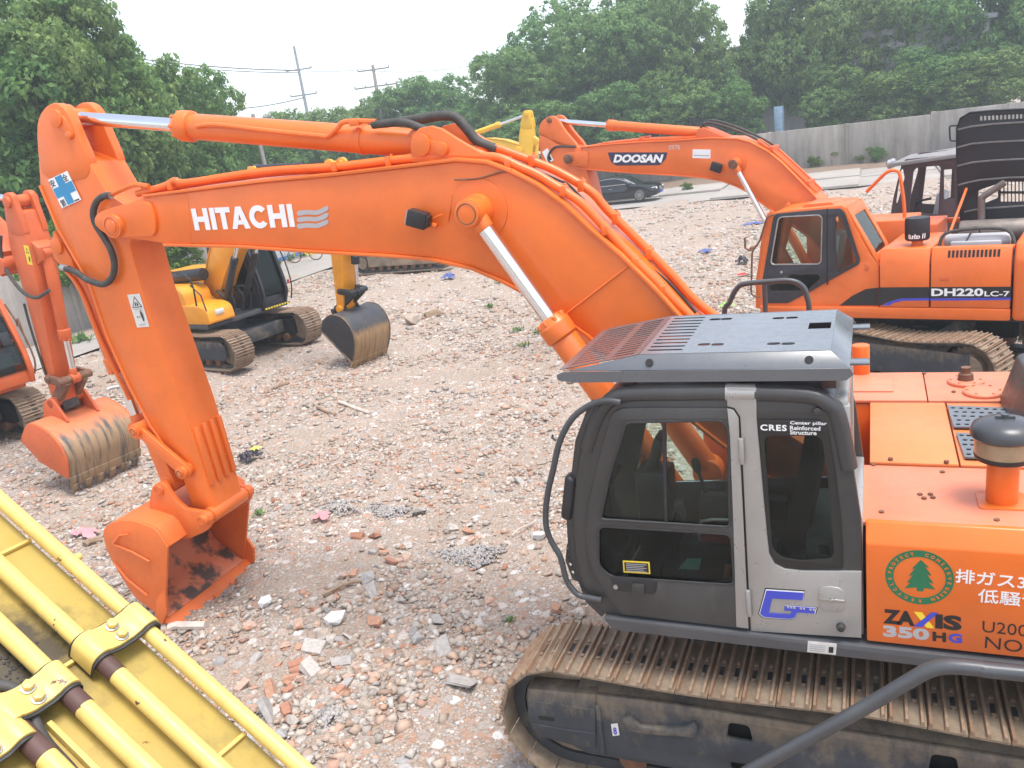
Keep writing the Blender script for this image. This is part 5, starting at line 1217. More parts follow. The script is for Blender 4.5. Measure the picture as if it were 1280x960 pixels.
# tall black hood, standing open, ribs on its lining
hy = -0.95
ho = [(-1.111, 2.067), (-1.029, 2.517), (-0.991, 3.247), (-0.981, 3.764), (-1.036, 3.923), (-1.174, 3.995), (-1.494, 3.987), (-2.043, 3.949), (-2.465, 3.92)]
xr_ = ho[-1][0]
ho = [(p[0], p[1]) for p in ho]
ho = ho + [(xr_ - 0.15, ho[0][1] + 0.9), (xr_ - 0.15, ho[0][1])]
hh = [rnd_poly([(-1.334, 2.723), (-1.598, 2.808), (-1.628, 2.585), (-1.398, 2.495), (-1.338, 2.565)], 0.03)]
hh += [rnd_poly([[(-1.654, 2.842), (-1.691, 2.84), (-1.696, 2.684), (-1.659, 2.687)], [(-1.66, 2.648), (-1.698, 2.646), (-1.702, 2.515), (-1.664, 2.518)], [(-1.707, 2.838), (-1.744, 2.835), (-1.75, 2.681), (-1.712, 2.683)], [(-1.714, 2.644), (-1.751, 2.642), (-1.756, 2.512), (-1.718, 2.514)], [(-1.76, 2.834), (-1.798, 2.831), (-1.803, 2.677), (-1.766, 2.68)], [(-1.767, 2.641), (-1.804, 2.638), (-1.809, 2.509), (-1.771, 2.511)], [(-1.813, 2.83), (-1.85, 2.827), (-1.856, 2.673), (-1.819, 2.676)], [(-1.82, 2.637), (-1.857, 2.635), (-1.862, 2.505), (-1.825, 2.508)], [(-1.866, 2.826), (-1.903, 2.823), (-1.909, 2.67), (-1.872, 2.672)], [(-1.873, 2.634), (-1.91, 2.631), (-1.915, 2.502), (-1.878, 2.504)], [(-1.919, 2.822), (-1.955, 2.819), (-1.961, 2.666), (-1.924, 2.669)], [(-1.926, 2.63), (-1.963, 2.627), (-1.968, 2.499), (-1.931, 2.501)], [(-1.971, 2.818), (-2.007, 2.815), (-2.013, 2.662), (-1.977, 2.665)], [(-1.978, 2.626), (-2.015, 2.624), (-2.02, 2.495), (-1.983, 2.498)], [(-2.023, 2.814), (-2.059, 2.811), (-2.065, 2.659), (-2.029, 2.661)], [(-2.03, 2.623), (-2.067, 2.62), (-2.072, 2.492), (-2.036, 2.495)], [(-2.075, 2.81), (-2.111, 2.808), (-2.117, 2.655), (-2.081, 2.658)], [(-2.082, 2.619), (-2.119, 2.617), (-2.124, 2.489), (-2.088, 2.491)], [(-2.126, 2.806), (-2.162, 2.804), (-2.169, 2.652), (-2.133, 2.654)], [(-2.134, 2.616), (-2.17, 2.613), (-2.176, 2.486), (-2.14, 2.488)], [(-2.178, 2.802), (-2.214, 2.8), (-2.22, 2.648), (-2.184, 2.65)], [(-2.186, 2.612), (-2.222, 2.61), (-2.227, 2.483), (-2.191, 2.485)], [(-2.229, 2.799), (-2.265, 2.796), (-2.271, 2.644), (-2.235, 2.647)], [(-2.237, 2.609), (-2.273, 2.606), (-2.279, 2.479), (-2.243, 2.482)], [(-2.28, 2.795), (-2.315, 2.792), (-2.322, 2.641), (-2.286, 2.643)], [(-2.288, 2.605), (-2.324, 2.603), (-2.33, 2.476), (-2.294, 2.478)], [(-2.33, 2.791), (-2.366, 2.788), (-2.373, 2.637), (-2.337, 2.64)], [(-2.339, 2.602), (-2.375, 2.599), (-2.381, 2.473), (-2.345, 2.475)]][q], 0.012) for q in range(28)]
hh += [rnd_poly([[(-1.326, 3.911), (-1.36, 3.91), (-1.362, 3.841), (-1.328, 3.841)], [(-1.383, 3.908), (-1.417, 3.906), (-1.419, 3.837), (-1.385, 3.838)], [(-1.44, 3.904), (-1.474, 3.902), (-1.476, 3.834), (-1.442, 3.834)], [(-1.496, 3.9), (-1.53, 3.899), (-1.532, 3.83), (-1.498, 3.831)], [(-1.552, 3.897), (-1.586, 3.895), (-1.588, 3.827), (-1.555, 3.827)], [(-1.608, 3.893), (-1.642, 3.891), (-1.644, 3.823), (-1.611, 3.824)], [(-1.664, 3.889), (-1.697, 3.888), (-1.7, 3.82), (-1.666, 3.82)], [(-1.72, 3.886), (-1.753, 3.884), (-1.755, 3.816), (-1.722, 3.817)], [(-1.775, 3.882), (-1.808, 3.881), (-1.81, 3.813), (-1.777, 3.813)], [(-1.83, 3.879), (-1.862, 3.877), (-1.865, 3.81), (-1.832, 3.81)], [(-1.884, 3.875), (-1.917, 3.874), (-1.92, 3.806), (-1.887, 3.806)], [(-1.939, 3.871), (-1.971, 3.87), (-1.974, 3.803), (-1.941, 3.803)], [(-1.993, 3.868), (-2.025, 3.866), (-2.028, 3.8), (-1.996, 3.8)], [(-2.047, 3.864), (-2.079, 3.863), (-2.082, 3.796), (-2.05, 3.796)], [(-2.1, 3.861), (-2.132, 3.86), (-2.135, 3.793), (-2.103, 3.793)], [(-2.154, 3.858), (-2.186, 3.856), (-2.189, 3.79), (-2.157, 3.79)]][q], 0.01) for q in range(16)]
hood = plate('engine_hood', rnd_poly(ho, [0.02, 0, 0, 0.02, 0.05, 0.05, 0, 0, 0.1, 0.1, 0.02]), hh, SIDE(hy), 0.03, 'hood_black', DX_, 0.008)
b = MB(); ribbon(b, ho[:9], hy - 0.20, hy + 0.03, 0.02); b.build('hood_edge', 'hood_black', hood, 0.008)
for pts in ([(-1.008, -0.93, 3.737), (-1.217, -0.93, 3.765), (-1.503, -0.93, 3.77), (-2.054, -0.93, 3.743), (-2.476, -0.93, 3.718)], [(-1.002, -0.93, 3.449), (-1.224, -0.93, 3.491), (-1.511, -0.93, 3.487), (-2.065, -0.93, 3.461), (-2.49, -0.93, 3.429)], [(-1.014, -0.93, 3.15), (-1.231, -0.93, 3.189), (-1.52, -0.93, 3.195), (-2.077, -0.93, 3.176), (-2.504, -0.93, 3.149)], [(-1.032, -0.93, 2.833), (-1.18, -0.93, 2.868), (-1.355, -0.93, 2.894), (-1.756, -0.93, 2.901), (-2.518, -0.93, 2.865)], [(-1.131, -0.93, 2.38), (-1.368, -0.93, 2.42), (-1.997, -0.93, 2.435), (-2.541, -0.93, 2.415)]):
    b = MB()
    for p, q in zip(pts[:-1], pts[1:]):
        P, Q = Vector(p), Vector(q); d = (Q - P); b.obox((P + Q)/2, d/2, (0, 0.012, 0), (-d.z/d.length*0.014, 0, d.x/d.length*0.014))
    b.build('hood_rib', 'ribgrey', hood, 0.003)
b = MB(); b.tube([(-0.99, -0.96, 3.801), (-0.895, -0.96, 3.805), (-0.884, -0.96, 3.762), (-0.893, -0.96, 3.606), (-0.911, -0.96, 3.566), (-0.995, -0.96, 3.557)], 0.014, 8, smooth=2); b.build('hood_handle', 'black', hood)
b = MB(); b.tube([(-1.163, -0.9, 2.768), (-1.081, 0.2, zh - 0.03)], 0.022, 8); b.build('hood_strut', 'orange_d', hood)
# orange hand rail
b = MB(); b.tube([(0.382, -0.75, 2.842), (0.288, -0.75, 2.932), (0.117, -0.75, 3.097), (0.026, -0.75, 3.165), (-0.077, -0.75, 3.176), (-0.154, -0.75, 3.13), (-0.192, -0.75, 2.911), (-0.232, -0.75, 2.595), (-0.246, -0.75, 2.277)], 0.03, 10, smooth=3); b.build('handrail', 'orange_d', DX_)
# cab
yc = 1.30
co = [(1.669, 1.214), (1.638, 1.72), (1.583, 1.995), (1.49, 2.533), (1.411, 2.781), (1.342, 2.843), (1.025, 2.871), (0.506, 2.891), (0.249, 2.901), (0.19, 2.854), (0.004, 2.446), (-0.171, 2.114), (-0.241, 1.998), (-0.299, 1.934), (-0.296, 1.241)]
dh = rnd_poly([(1.517, 1.925), (1.265, 2.76), (0.558, 2.775), (0.57, 1.778), (0.835, 1.525), (1.527, 1.413)], 0.02)
rh = rnd_poly([(0.373, 2.765), (0.24, 2.757), (0.009, 2.016), (0.33, 1.802)], 0.03)
dcab = plate('cab', co, [dh, rh], SIDE(yc - 0.02), 0.04, 'orange_d', DX_, 0.015)
blk = rnd_poly([(1.565, 1.708), (1.332, 2.772), (1.286, 2.828), (0.516, 2.856), (0.259, 2.853), (0.2, 2.782), (-0.018, 2.043), (-0.005, 1.967), (0.532, 1.661), (0.806, 1.501), (1.144, 1.321), (1.569, 1.317)], 0.03)
bh1 = rnd_poly([(1.4, 2.034), (1.25, 2.74), (1.196, 2.771), (0.593, 2.772), (0.544, 2.725), (0.58, 2.017), (0.626, 1.979), (1.375, 1.986)], 0.035)
bh2 = rnd_poly([(1.445, 1.624), (1.051, 1.826), (0.617, 1.827), (0.581, 1.714), (0.819, 1.528), (1.435, 1.527)], 0.03)
bh3 = rnd_poly([(0.347, 2.721), (0.298, 2.753), (0.244, 2.715), (0.018, 2.024), (0.043, 1.981), (0.315, 1.83), (0.351, 1.87)], 0.03)
M['door_black'] = paint('black_door_paint', (0.028, 0.026, 0.034), 0.4, 0.3, (0.10, 0.09, 0.08), 0.1)
ddoor = plate('cab_door', blk, [bh1, bh2, bh3], SIDE(yc + 0.006), 0.03, 'door_black', DX_, 0.006)
for h_, mt in ((bh1, 'glass'), (bh2, 'glass_dark'), (bh3, 'glass')):
    pane('window_pane', h_, SIDE(yc), mt, ddoor)
    b = MB(); b.tube([(p[0], yc + 0.02, p[1]) for p in h_ + h_[:1]], 0.012, 6); b.build('window_gasket', 'steel' if h_ is bh1 else 'rubber', ddoor)
b = MB(); q = [(0.464, 1.32, 2.861), (0.491, 1.32, 1.636)]; b.tube(q, 0.012, 6); b.build('door_seam', 'dark', ddoor)
(x, z), = [(1.228, 1.857)]
b = MB(); b.cyl((x, yc, z), (x, yc + 0.035, z), 0.022, n=12); b.build('lock', 'steel', ddoor)
plate('cab_far_side', co, [dh, rh], SIDE(0.36), 0.04, 'orange_d', dcab, 0.012)
pane('window_pane', dh, SIDE(0.37), 'glass', dcab)
b = MB(); ribbon(b, co[4:10], 0.36, yc - 0.03, 0.06); b.build('cab_roof', 'orange_d', dcab, 0.03)
b = MB(); xs0, xs1 = co[6][0] - 0.1, co[8][0] + 0.15; zr = co[7][1]; b.prism(rnd_poly([(xs0, zr - 0.02), (xs0 - 0.05, zr + 0.035), (xs1 + 0.05, zr + 0.045), (xs1, zr - 0.02)], 0.03), 0.5, 1.12); b.build('roof_hatch', 'orange_d', dcab, 0.015)
b = MB()
fl = co[:6][::-1]
for y0, y1 in ((0.36, 0.43), (yc - 0.09, yc - 0.04)): ribbon(b, fl, y0, y1, 0.06)
b.box(fl[-1][0] - 0.12, fl[-1][0] - 0.05, 0.4, yc - 0.05, fl[-1][1], fl[-1][1] + 0.35)
b.build('front_pillar', 'orange_d', dcab, 0.01)
b = MB(); ribbon(b, [(p[0] - 0.03, p[1]) for p in fl], 0.43, yc - 0.09, 0.008); b.build('windshield', 'glass', dcab)
# rear wall with its sloping window
ra, rb = co[9], co[13]
def rear_pt(s, y): return (ra[0] + (rb[0] - ra[0])*s, y, ra[1] + (rb[1] - ra[1])*s)
P0, P1 = Vector(rear_pt(0, 0)), Vector(rear_pt(1, 0)); dn = (P1 - P0); LR = dn.length; dn.normalize(); nw = Vector((0, 1, 0)).cross(dn)
plate('cab_rear_wall', [(0, 0.34), (LR, 0.34), (LR, yc - 0.012), (0, yc - 0.012)], [rnd_poly([(LR*0.16, 0.5), (LR*0.82, 0.5), (LR*0.82, yc - 0.15), (LR*0.16, yc - 0.15)], 0.04)], (tuple(P0), tuple(dn), (0, 1, 0), tuple(dn.cross(Vector((0, 1, 0))))), 0.04, 'orange_d', dcab, 0.012)
pane('rear_window_pane', rnd_poly([(LR*0.15, 0.49), (LR*0.83, 0.49), (LR*0.83, yc - 0.14), (LR*0.15, yc - 0.14)], 0.04), (tuple(P0), tuple(dn), (0, 1, 0), tuple(dn.cross(Vector((0, 1, 0))))), 'glass_teal', dcab)
b = MB(); b.box(co[14][0], co[0][0] - 0.05, 0.36, yc - 0.05, 1.15, 1.30); b.build('cab_floor', 'dark', dcab)
b = MB(); b.box(0.55, 0.95, 0.55, 1.0, 1.3, 1.7); b.obox((0.48, 0.78, 2.05), (0.07, 0, 0.02), (0, 0.23, 0), (-0.06, 0, 0.36)); b.build('driver_seat', 'offwhite', dcab, 0.05)
b = MB(); b.box(0.6, 1.1, 1.02, 1.16, 1.3, 1.75); b.box(1.2, 1.4, 0.5, 1.0, 1.3, 1.85); b.build('console', 'black', dcab, 0.02)
b = MB(); b.tube([(1.302, 1.34, 2.821), (1.41, 1.34, 2.787), (1.454, 1.34, 2.71), (1.563, 1.34, 2.409), (1.681, 1.34, 2.251), (1.714, 1.34, 2.143), (1.738, 1.34, 1.799), (1.759, 1.34, 1.52), (1.707, 1.34, 1.45), (1.623, 1.34, 1.436)], 0.017, 8, smooth=3); b.tube([(1.681, 1.34, 2.251), (1.765, 1.34, 2.239), (1.825, 1.34, 2.282), (1.823, 1.34, 2.459)], 0.018, 8); b.cyl(*[(1.724, 1.3, 2.231), (1.722, 1.3, 2.285)], 0.04, n=10); b.build('mirror_rail', 'rusty', DX_)
plate('side_stripe', [(0.312, 1.289), (0.111, 1.45), (-0.097, 1.561), (-0.294, 1.586), (-0.293, 1.296)], [], SIDE(yc + 0.003), 0.004, 'printblack', dcab, 0)
(x, z), = [(-0.118, 1.914)]
b = MB(); b.box(x - 0.03, x + 0.03, yc, yc + 0.01, z - 0.06, z + 0.06); b.box(x - 0.01, x + 0.01, yc + 0.01, yc + 0.014, z - 0.03, z + 0.03, ); b.build('lock_plate', 'orange_old', dcab, 0.004)

# ================================================================ brown machine without windows behind it
NB = empty('bulldozer', (-3.6, -14.5, 0), rad(-13.4), 'dark brown bulldozer cab with empty window openings, behind the open black hood', 'bulldozer')
yn_ = 0.85
cbo = [(2.971, 0.685), (2.954, 1.859), (2.904, 2.174), (2.741, 2.871), (2.661, 2.983), (1.91, 2.997), (1.623, 3.003), (1.575, 0.659)]
hh = [rnd_poly([(2.854, 2.065), (2.757, 2.77), (2.709, 2.783), (2.676, 2.592), (2.821, 2.046)], 0.02), rnd_poly([(2.591, 1.822), (2.5, 2.714), (2.421, 2.792), (1.999, 2.79), (1.967, 2.737), (1.999, 1.755)], 0.03), rnd_poly([(1.905, 2.698), (1.707, 2.698), (1.695, 2.078), (1.895, 2.074)], 0.02)]
nc = plate('cab', cbo, hh, SIDE(yn_), 0.07, 'brown_cab', NB, 0.012)
plate('cab_far_side', cbo, hh, SIDE(-0.55), 0.07, 'brown_cab', nc, 0.012)
ro = [(2.904, 2.885), (2.677, 3.002), (1.94, 2.967), (1.607, 2.969)]
b = MB(); b.prism([(ro[0][0] + 0.02, ro[0][1] - 0.03), (ro[0][0] + 0.02, ro[0][1] + 0.05), (ro[3][0] - 0.02, ro[3][1] + 0.05), (ro[3][0] - 0.02, ro[3][1] - 0.03)], -0.95, 1.0); b.build('cab_roof', 'roof_white', nc, 0.012)
b = MB(); p = cbo[0]; q = cbo[6]
b.box(q[0], p[0], -0.5, 0.8, 0.5, 1.45)
b.build('cab_base', 'brown_cab', nc, 0.02)
b = MB(); b.box(q[0] + 0.5, q[0] + 1.0, -0.2, 0.5, 1.45, 1.62); b.obox((q[0] + 0.45, 0.15, 1.85), (0.08, 0, 0.02), (0, 0.34, 0), (-0.05, 0, 0.30)); b.build('driver_seat', 'printgrey', nc, 0.04)
b = MB(); b.tube([(p[0] - 0.3, 0.4, 1.45), (p[0] - 0.45, 0.4, 2.0), (p[0] - 0.75, 0.4, 2.05)], 0.03, 8); b.tube([(q[0] + 0.35, 0.6, 1.4), (q[0] + 0.35, 0.6, 2.0), (q[0] + 0.1, 0.6, 2.1)], 0.02, 8); b.build('control_lever', 'black', nc)
for y in (0.35, 0.62):
    b = MB(); x = ro[0][0] + 0.06; b.lathe([(0.05, 0), (0.10, 0.03), (0.10, 0.10), (0.06, 0.13)], (x, y, ro[0][1] + 0.0), (1, 0, 0), 14); b.build('headlight', 'steel', nc)
b = MB(); b.box(q[0] - 1.7, q[0] - 0.05, -0.6, 0.9, 0.5, 1.5); b.build('engine_house', 'brown_cab', NB, 0.03)
make_track(NB, 0.75, 1.25, q[0] - 1.4, q[0] + 2.0, 0.9, 0.20, 0.03)
make_track(NB, -0.45, -0.95, q[0] - 1.4, q[0] + 2.0, 0.9, 0.20, 0.03)

# ================================================================ yellow and black excavator in the middle
def streaked(name, top, top2, lo, lo2, z0, sx=5.0):
    m, t, b = nodes(name)
    v = coords(t); vs = coords(t, (1.0, sx, 0.35))
    n1 = noise(t, v, 5, 6, 0.7); n2 = noise(t, vs, 2.0, 8, 0.75)
    sp = t.nodes.new('ShaderNodeSeparateXYZ'); t.links.new(v, sp.inputs[0])
    ad = t.nodes.new('ShaderNodeMath'); ad.operation = 'MULTIPLY_ADD'; t.links.new(n2, ad.inputs[0]); ad.inputs[1].default_value = 0.55; t.links.new(sp.outputs[2], ad.inputs[2])
    f = ramp(t, ad.outputs[0], [(z0/2, (1, 1, 1)), (z0/2 + 0.07, (0, 0, 0))])
    mr = t.nodes.new('ShaderNodeMath'); mr.operation = 'MULTIPLY'; mr.inputs[1].default_value = 0.5
    for l in list(t.links):
        if l.from_socket == ad.outputs[0]: t.links.remove(l); t.links.new(ad.outputs[0], mr.inputs[0]); t.links.new(mr.outputs[0], l.to_socket if False else f.node.inputs[0])
    wear = mix(t, ramp(t, n2, [(0.38, (0, 0, 0)), (0.52, (1, 1, 1))]), lo, lo2)
    c = mix(t, f, mix(t, ramp(t, n1, [(0.4, (0, 0, 0)), (0.7, (0.6, 0.6, 0.6))]), top, top2), wear)
    t.links.new(c, b.inputs['Base Color']); b.inputs['Roughness'].default_value = 0.6
    return m
M['bucket_streaked'] = streaked('streaked_bucket_back', (0.66, 0.16, 0.05), (0.40, 0.22, 0.12), (0.075, 0.07, 0.07), (0.34, 0.22, 0.12), 1.16)

M['black_streaked'] = streaked('worn_black_bucket_back', (0.045, 0.047, 0.055), (0.10, 0.085, 0.07), (0.17, 0.10, 0.05), (0.36, 0.23, 0.11), 1.02, 7.0)
SY = empty('excavator', (15.9, -10.75, 0), rad(170), 'amber excavator with black cab and black worn bucket, framed under the orange boom', 'excavator', 'yellow excavators parked on the lot')
def boom_side(foot, apex, tip, h0, h1, h2, k=10):
    """curved box-boom outline from three spine points: top and bottom polylines from the tip to the foot"""
    P = [Vector(p) for p in (foot, apex, tip)]
    sp = []
    for i in range(k + 1):
        t = i/k; c = P[1]*2 - (P[0] + P[2])/2
        sp.append((1 - t)**2*P[0] + 2*t*(1 - t)*c + t*t*P[2])
    T, Bt = [], []
    for i, p in enumerate(sp):
        d = (sp[min(i + 1, k)] - sp[max(i - 1, 0)]).normalized(); n_ = Vector((-d.y, d.x)); t = i/k
        h = (h0*(1 - t)**2 + 2*t*(1 - t)*(2*h1 - (h0 + h2)/2) + h2*t*t)/2
        T.append(tuple(p + n_*h)); Bt.append(tuple(p - n_*h))
    return T[::-1], Bt[::-1]
def std_machine(root, mat, foot, apex, tip, armtop, bpin, yb, prof, bw, buck, buck_in, cabspec, teeth=5, gauge=1.19, half=1.75, rodmat='chrome', cylmat=None, linkmat=None, amt=0.36, bside=None, arm_w=0.19, side_m=None, fmat='frame_mud', ears=None):
    cylmat = cylmat or mat
    for s in (1, -1): make_track(root, s*(gauge - 0.3), s*(gauge + 0.3), -half, half, 0.95, 0.203, 0.04, frame_mat=fmat)
    b = MB(); b.box(-1.3, 1.3, -0.95, 0.95, 0.38, 0.72)
    for s in (-1, 1): b.add([(-1.2, s*0.2, 0.70), (-1.2, s*0.95, 0.42), (-0.5, s*0.95, 0.42), (-0.3, s*0.2, 0.70)], [(0, 1, 2, 3)])
    b.cyl((0, 0, 0.7), (0, 0, 1.0), 0.62, n=28); b.build('undercarriage', 'track_frame', root, 0.02)
    T, Bo = boom_side(foot, apex, tip, 0.55, 0.80, 0.42)
    bm_ = boom_set(root, T, Bo, yb - 0.22, yb + 0.22, mat)
    b = MB(); b.cyl((tip[0], yb - 0.30, tip[1]), (tip[0], yb + 0.30, tip[1]), 0.16, n=20); b.build('pivot_pin', mat, bm_, 0.01)
    A, Bp = Vector(armtop), Vector(bpin); d = (Bp - A).normalized(); n_ = Vector((-d.y, d.x)); L = (Bp - A).length
    fw_ = 1 if n_.x > 0 else -1
    ao = [A + d*0.16 + n_*fw_*0.02, A + d*0.20 + n_*fw_*0.16, A + d*L*0.25 + n_*fw_*0.30, A + d*L*0.45 + n_*fw_*0.24, Bp + n_*fw_*0.10, Bp + d*0.10, Bp - n_*fw_*0.11, A + d*L*0.45 - n_*fw_*0.18, A + d*L*0.22 - n_*fw_*0.28, A + d*0.22 - n_*fw_*0.17]
    b = MB(); b.prism([tuple(p) for p in ao], yb - arm_w, yb + arm_w); am = b.build('arm', mat, root, 0.012)
    lg = smooth_poly([tuple(A - d*0.10 + n_*fw_*0.02), tuple(A - d*0.06 + n_*fw_*0.11), tuple(A + d*0.06 + n_*fw_*0.15), tuple(A + d*0.50 + n_*fw_*0.24), tuple(A + d*0.55), tuple(A + d*0.48 - n_*fw_*0.21), tuple(A + d*0.06 - n_*fw_*0.14), tuple(A - d*0.07 - n_*fw_*0.09)], 3)
    for s_ in (-1, 1): plate('arm_lug', lg, [], SIDE(yb + s_*(arm_w - 0.04)), 0.09, mat, am, 0.01)
    b = MB(); b.cyl((A.x + d.x*.04, yb - 0.24, A.y + d.y*.04), (A.x + d.x*.04, yb + 0.24, A.y + d.y*.04), 0.09, n=18); b.build('arm_pin', mat, am, 0.008)
    b = MB(); b.cyl((Bp.x, yb - 0.30, Bp.y), (Bp.x, yb + 0.30, Bp.y), 0.09, n=18); b.build('bucket_pin', mat, am, 0.008)
    k = 4; e = Vector(T[k])
    hyd(root, 'arm_cylinder', (e.x - 0.25, yb, e.y + 0.20), (A.x + d.x*.05, yb, A.y + d.y*.05), 0.095, 0.05, 0.60, cylmat)
    b = MB(); b.prism([(e.x - 0.5, e.y - 0.1), (e.x - 0.35, e.y + 0.27), (e.x - 0.15, e.y + 0.27), (e.x + 0.3, e.y - 0.1)], yb - 0.13, yb + 0.13); b.build('cylinder_bracket', mat, bm_, 0.01)
    q = Vector(Bo[5])*0.5 + Vector(T[5])*0.5
    for s in (-1, 1): hyd(root, 'boom_cylinder', (0.75, yb + s*0.33, 1.25), (q.x, yb + s*0.33, q.y), 0.085, 0.048, 0.5, cylmat)
    b = MB(); b.cyl((q.x, yb - 0.42, q.y), (q.x, yb + 0.42, q.y), 0.09, n=18); b.build('boom_cylinder_pin', mat, bm_, 0.008)
    bc = A + d*L*0.25 + n_*fw_*0.36; J = Bp - d*0.42 + n_*fw_*0.36
    hyd(root, 'bucket_cylinder', (bc.x, yb, bc.y), (J.x, yb, J.y), 0.085, 0.048, 0.66, cylmat)
    b = MB(); pr = A + d*L*0.25 + n_*fw_*0.24; b.prism([(pr.x - .2*d.x, pr.y - .2*d.y), (bc.x + 0.06*n_.x*fw_ - .1*d.x, bc.y - .1*d.y), (bc.x + 0.06*n_.x*fw_ + .1*d.x, bc.y + .1*d.y), (pr.x + .2*d.x, pr.y + .2*d.y)], yb - 0.14, yb + 0.14); b.build('cylinder_bracket', mat, am, 0.01)
    bk = simple_bucket(root, prof, yb - bw/2, yb + bw/2, buck, buck_in, ears, teeth, side=bside, side_mat=side_m)
    lk = MB(); R_ = Vector(prof[0]) + (Vector(prof[1]) - Vector(prof[0]))*0.5 + Vector((0.0, 0.12))
    def bar(P, Q, y, w=0.07, t=0.03):
        P, Q = Vector(P), Vector(Q); dd = (Q - P)/2; nn = Vector((-dd.y, dd.x)).normalized()*w
        lk.obox(((P.x + Q.x)/2, y, (P.y + Q.y)/2), (dd.x, 0, dd.y), (0, t, 0), (nn.x, 0, nn.y))
    G2 = Bp - d*0.42 + n_*fw_*0.04
    for s in (-1, 1): bar(J, G2, yb + s*0.24); bar(J, R_, yb + s*0.15, 0.09, 0.045)
    for c in (J, G2, R_): lk.cyl((c.x, yb - 0.29, c.y), (c.x, yb + 0.29, c.y), 0.065, n=14)
    lk.build('bucket_linkage', linkmat or ('black' if buck == 'bucket_black' else mat), root, 0.008)
    return bm_, am, bk
prof = [tuple(p) for p in catmull([Vector(p) for p in [(4.60, 1.12), (4.90, 1.27), (5.25, 1.20), (5.46, 0.93), (5.48, 0.62), (5.38, 0.32), (5.28, 0.14)]], 3)]
bm_, am, bk = std_machine(SY, 'yellow_amber', (0.25, 1.70), (2.55, 3.95), (5.0, 3.55), (5.35, 4.55), (4.85, 1.32), -0.1, prof, 1.2, 'black_streaked', 'bucket_black', None, 5, side_m='black', linkmat='black', bside=prof + [(4.48, 0.90)], cylmat='black', arm_w=0.24, ears=[([(4.6, 1.15), (4.78, 1.42), (4.95, 1.42), (5.2, 1.05), (4.9, 0.98)], -0.32, -0.27), ([(4.6, 1.15), (4.78, 1.42), (4.95, 1.42), (5.2, 1.05), (4.9, 0.98)], 0.07, 0.12)])
for yy in (0.52, -0.72):
    b = MB(); b.tube([(p[0], yy, p[1]) for p in prof], 0.016, 6); b.build('edge_rim', 'bucket_black', bk)
    b = MB(); b.tube([(4.48, yy, 0.90), (5.28, yy, 0.14)], 0.028, 6); b.build('edge_rim', 'bucket_black', bk)
b = MB(); b.box(-2.3, 1.2, -1.32, 1.32, 1.03, 1.16); b.build('platform', 'deck', SY, 0.02)
# rounded tool box and tank on the right side
b = MB(); b.prism(rnd_poly([(-0.35, 1.16), (1.35, 1.16), (1.30, 1.52), (1.05, 1.62), (-0.35, 1.66)], [0.02, 0.08, 0.12, 0.15, 0.05], 5), -1.33, -0.55); tb_ = b.build('tool_box', 'yellow_amber', SY, 0.04, 3)
b = MB(); b.prism(rnd_poly([(-1.2, 1.16), (0.55, 1.16), (0.50, 1.95), (0.25, 2.08), (-1.2, 2.1)], [0.02, 0.1, 0.15, 0.2, 0.05], 5), -1.30, -0.50); b.build('fuel_tank', 'yellow_amber', SY, 0.05, 3)
b = MB(); b.box(1.30, 1.345, -1.1, -0.85, 1.36, 1.48); b.box(1.345, 1.352, -1.08, -0.87, 1.38, 1.46); b.build('marker_lamp', 'offwhite', tb_, 0.005)
b = MB(); b.box(1.21, 1.30, -1.3, -0.6, 1.06, 1.14); b.build('step', 'black', SY, 0.01)
b = MB(); b.tube([(0.9, -1.28, 1.6), (0.9, -1.28, 2.3), (0.2, -1.28, 2.5), (-0.6, -1.28, 2.5), (-0.6, -1.28, 2.1)], 0.022, 8, smooth=3); b.tube([(1.32, -1.30, 1.2), (1.2, -1.30, 1.9), (0.85, -1.28, 2.15)], 0.018, 8); b.build('handrail', 'black', SY)
b = MB(); b.box(-2.4, -1.2, -1.3, 1.3, 1.16, 2.25); b.build('engine_house', 'yellow_amber', SY, 0.05, 3)
b = MB(); b.box(-2.9, -2.4, -1.3, 1.3, 1.05, 2.2); b.build('counterweight', 'black', SY, 0.12, 3)
b = MB(); b.cyl((-0.9, -0.6, 2.22), (0.55, -0.6, 2.30), 0.16, n=20); b.build('air_duct', 'black', SY, 0.02)
# black cab, leaning windscreen
cs = [(1.15, 1.14), (1.30, 1.45), (1.28, 1.75), (1.02, 2.90), (0.90, 2.98), (-0.35, 2.98), (-0.45, 2.90), (-0.5, 1.14)]
wh = rnd_poly([(1.05, 1.62), (0.88, 2.80), (0.28, 2.84), (0.28, 1.62)], 0.06); wh2 = rnd_poly([(0.14, 1.62), (0.14, 2.84), (-0.3, 2.80), (-0.35, 1.62)], 0.06)
cb = plate('cab', cs, [wh, wh2], SIDE(0.42), 0.05, 'door_black', SY, 0.012)
plate('cab_far_side', cs, [wh, wh2], SIDE(1.30), 0.05, 'door_black', cb, 0.012)
for y in (0.425, 1.295):
    pane('window_pane', wh, SIDE(y), 'glass_teal', cb); pane('window_pane', wh2, SIDE(y), 'glass_teal', cb)
b = MB(); ribbon(b, cs[3:7], 0.42, 1.30, 0.06); b.build('cab_roof', 'black', cb, 0.02)
b = MB(); ribbon(b, [(p[0] - 0.02, p[1]) for p in cs[1:4]][::-1], 0.48, 1.24, 0.01); b.build('windshield', 'glass_teal', cb)
b = MB()
for y in (0.43, 1.22): ribbon(b, cs[:4][::-1], y, y + 0.08, 0.07)
b.box(1.16, 1.22, 0.45, 1.28, 1.14, 1.40)
b.build('front_pillar', 'door_black', cb, 0.01)
b = MB(); b.box(1.18, 1.30, 0.42, 1.32, 1.08, 1.14); st_ = b.build('cab_step', 'black', SY, 0.01)
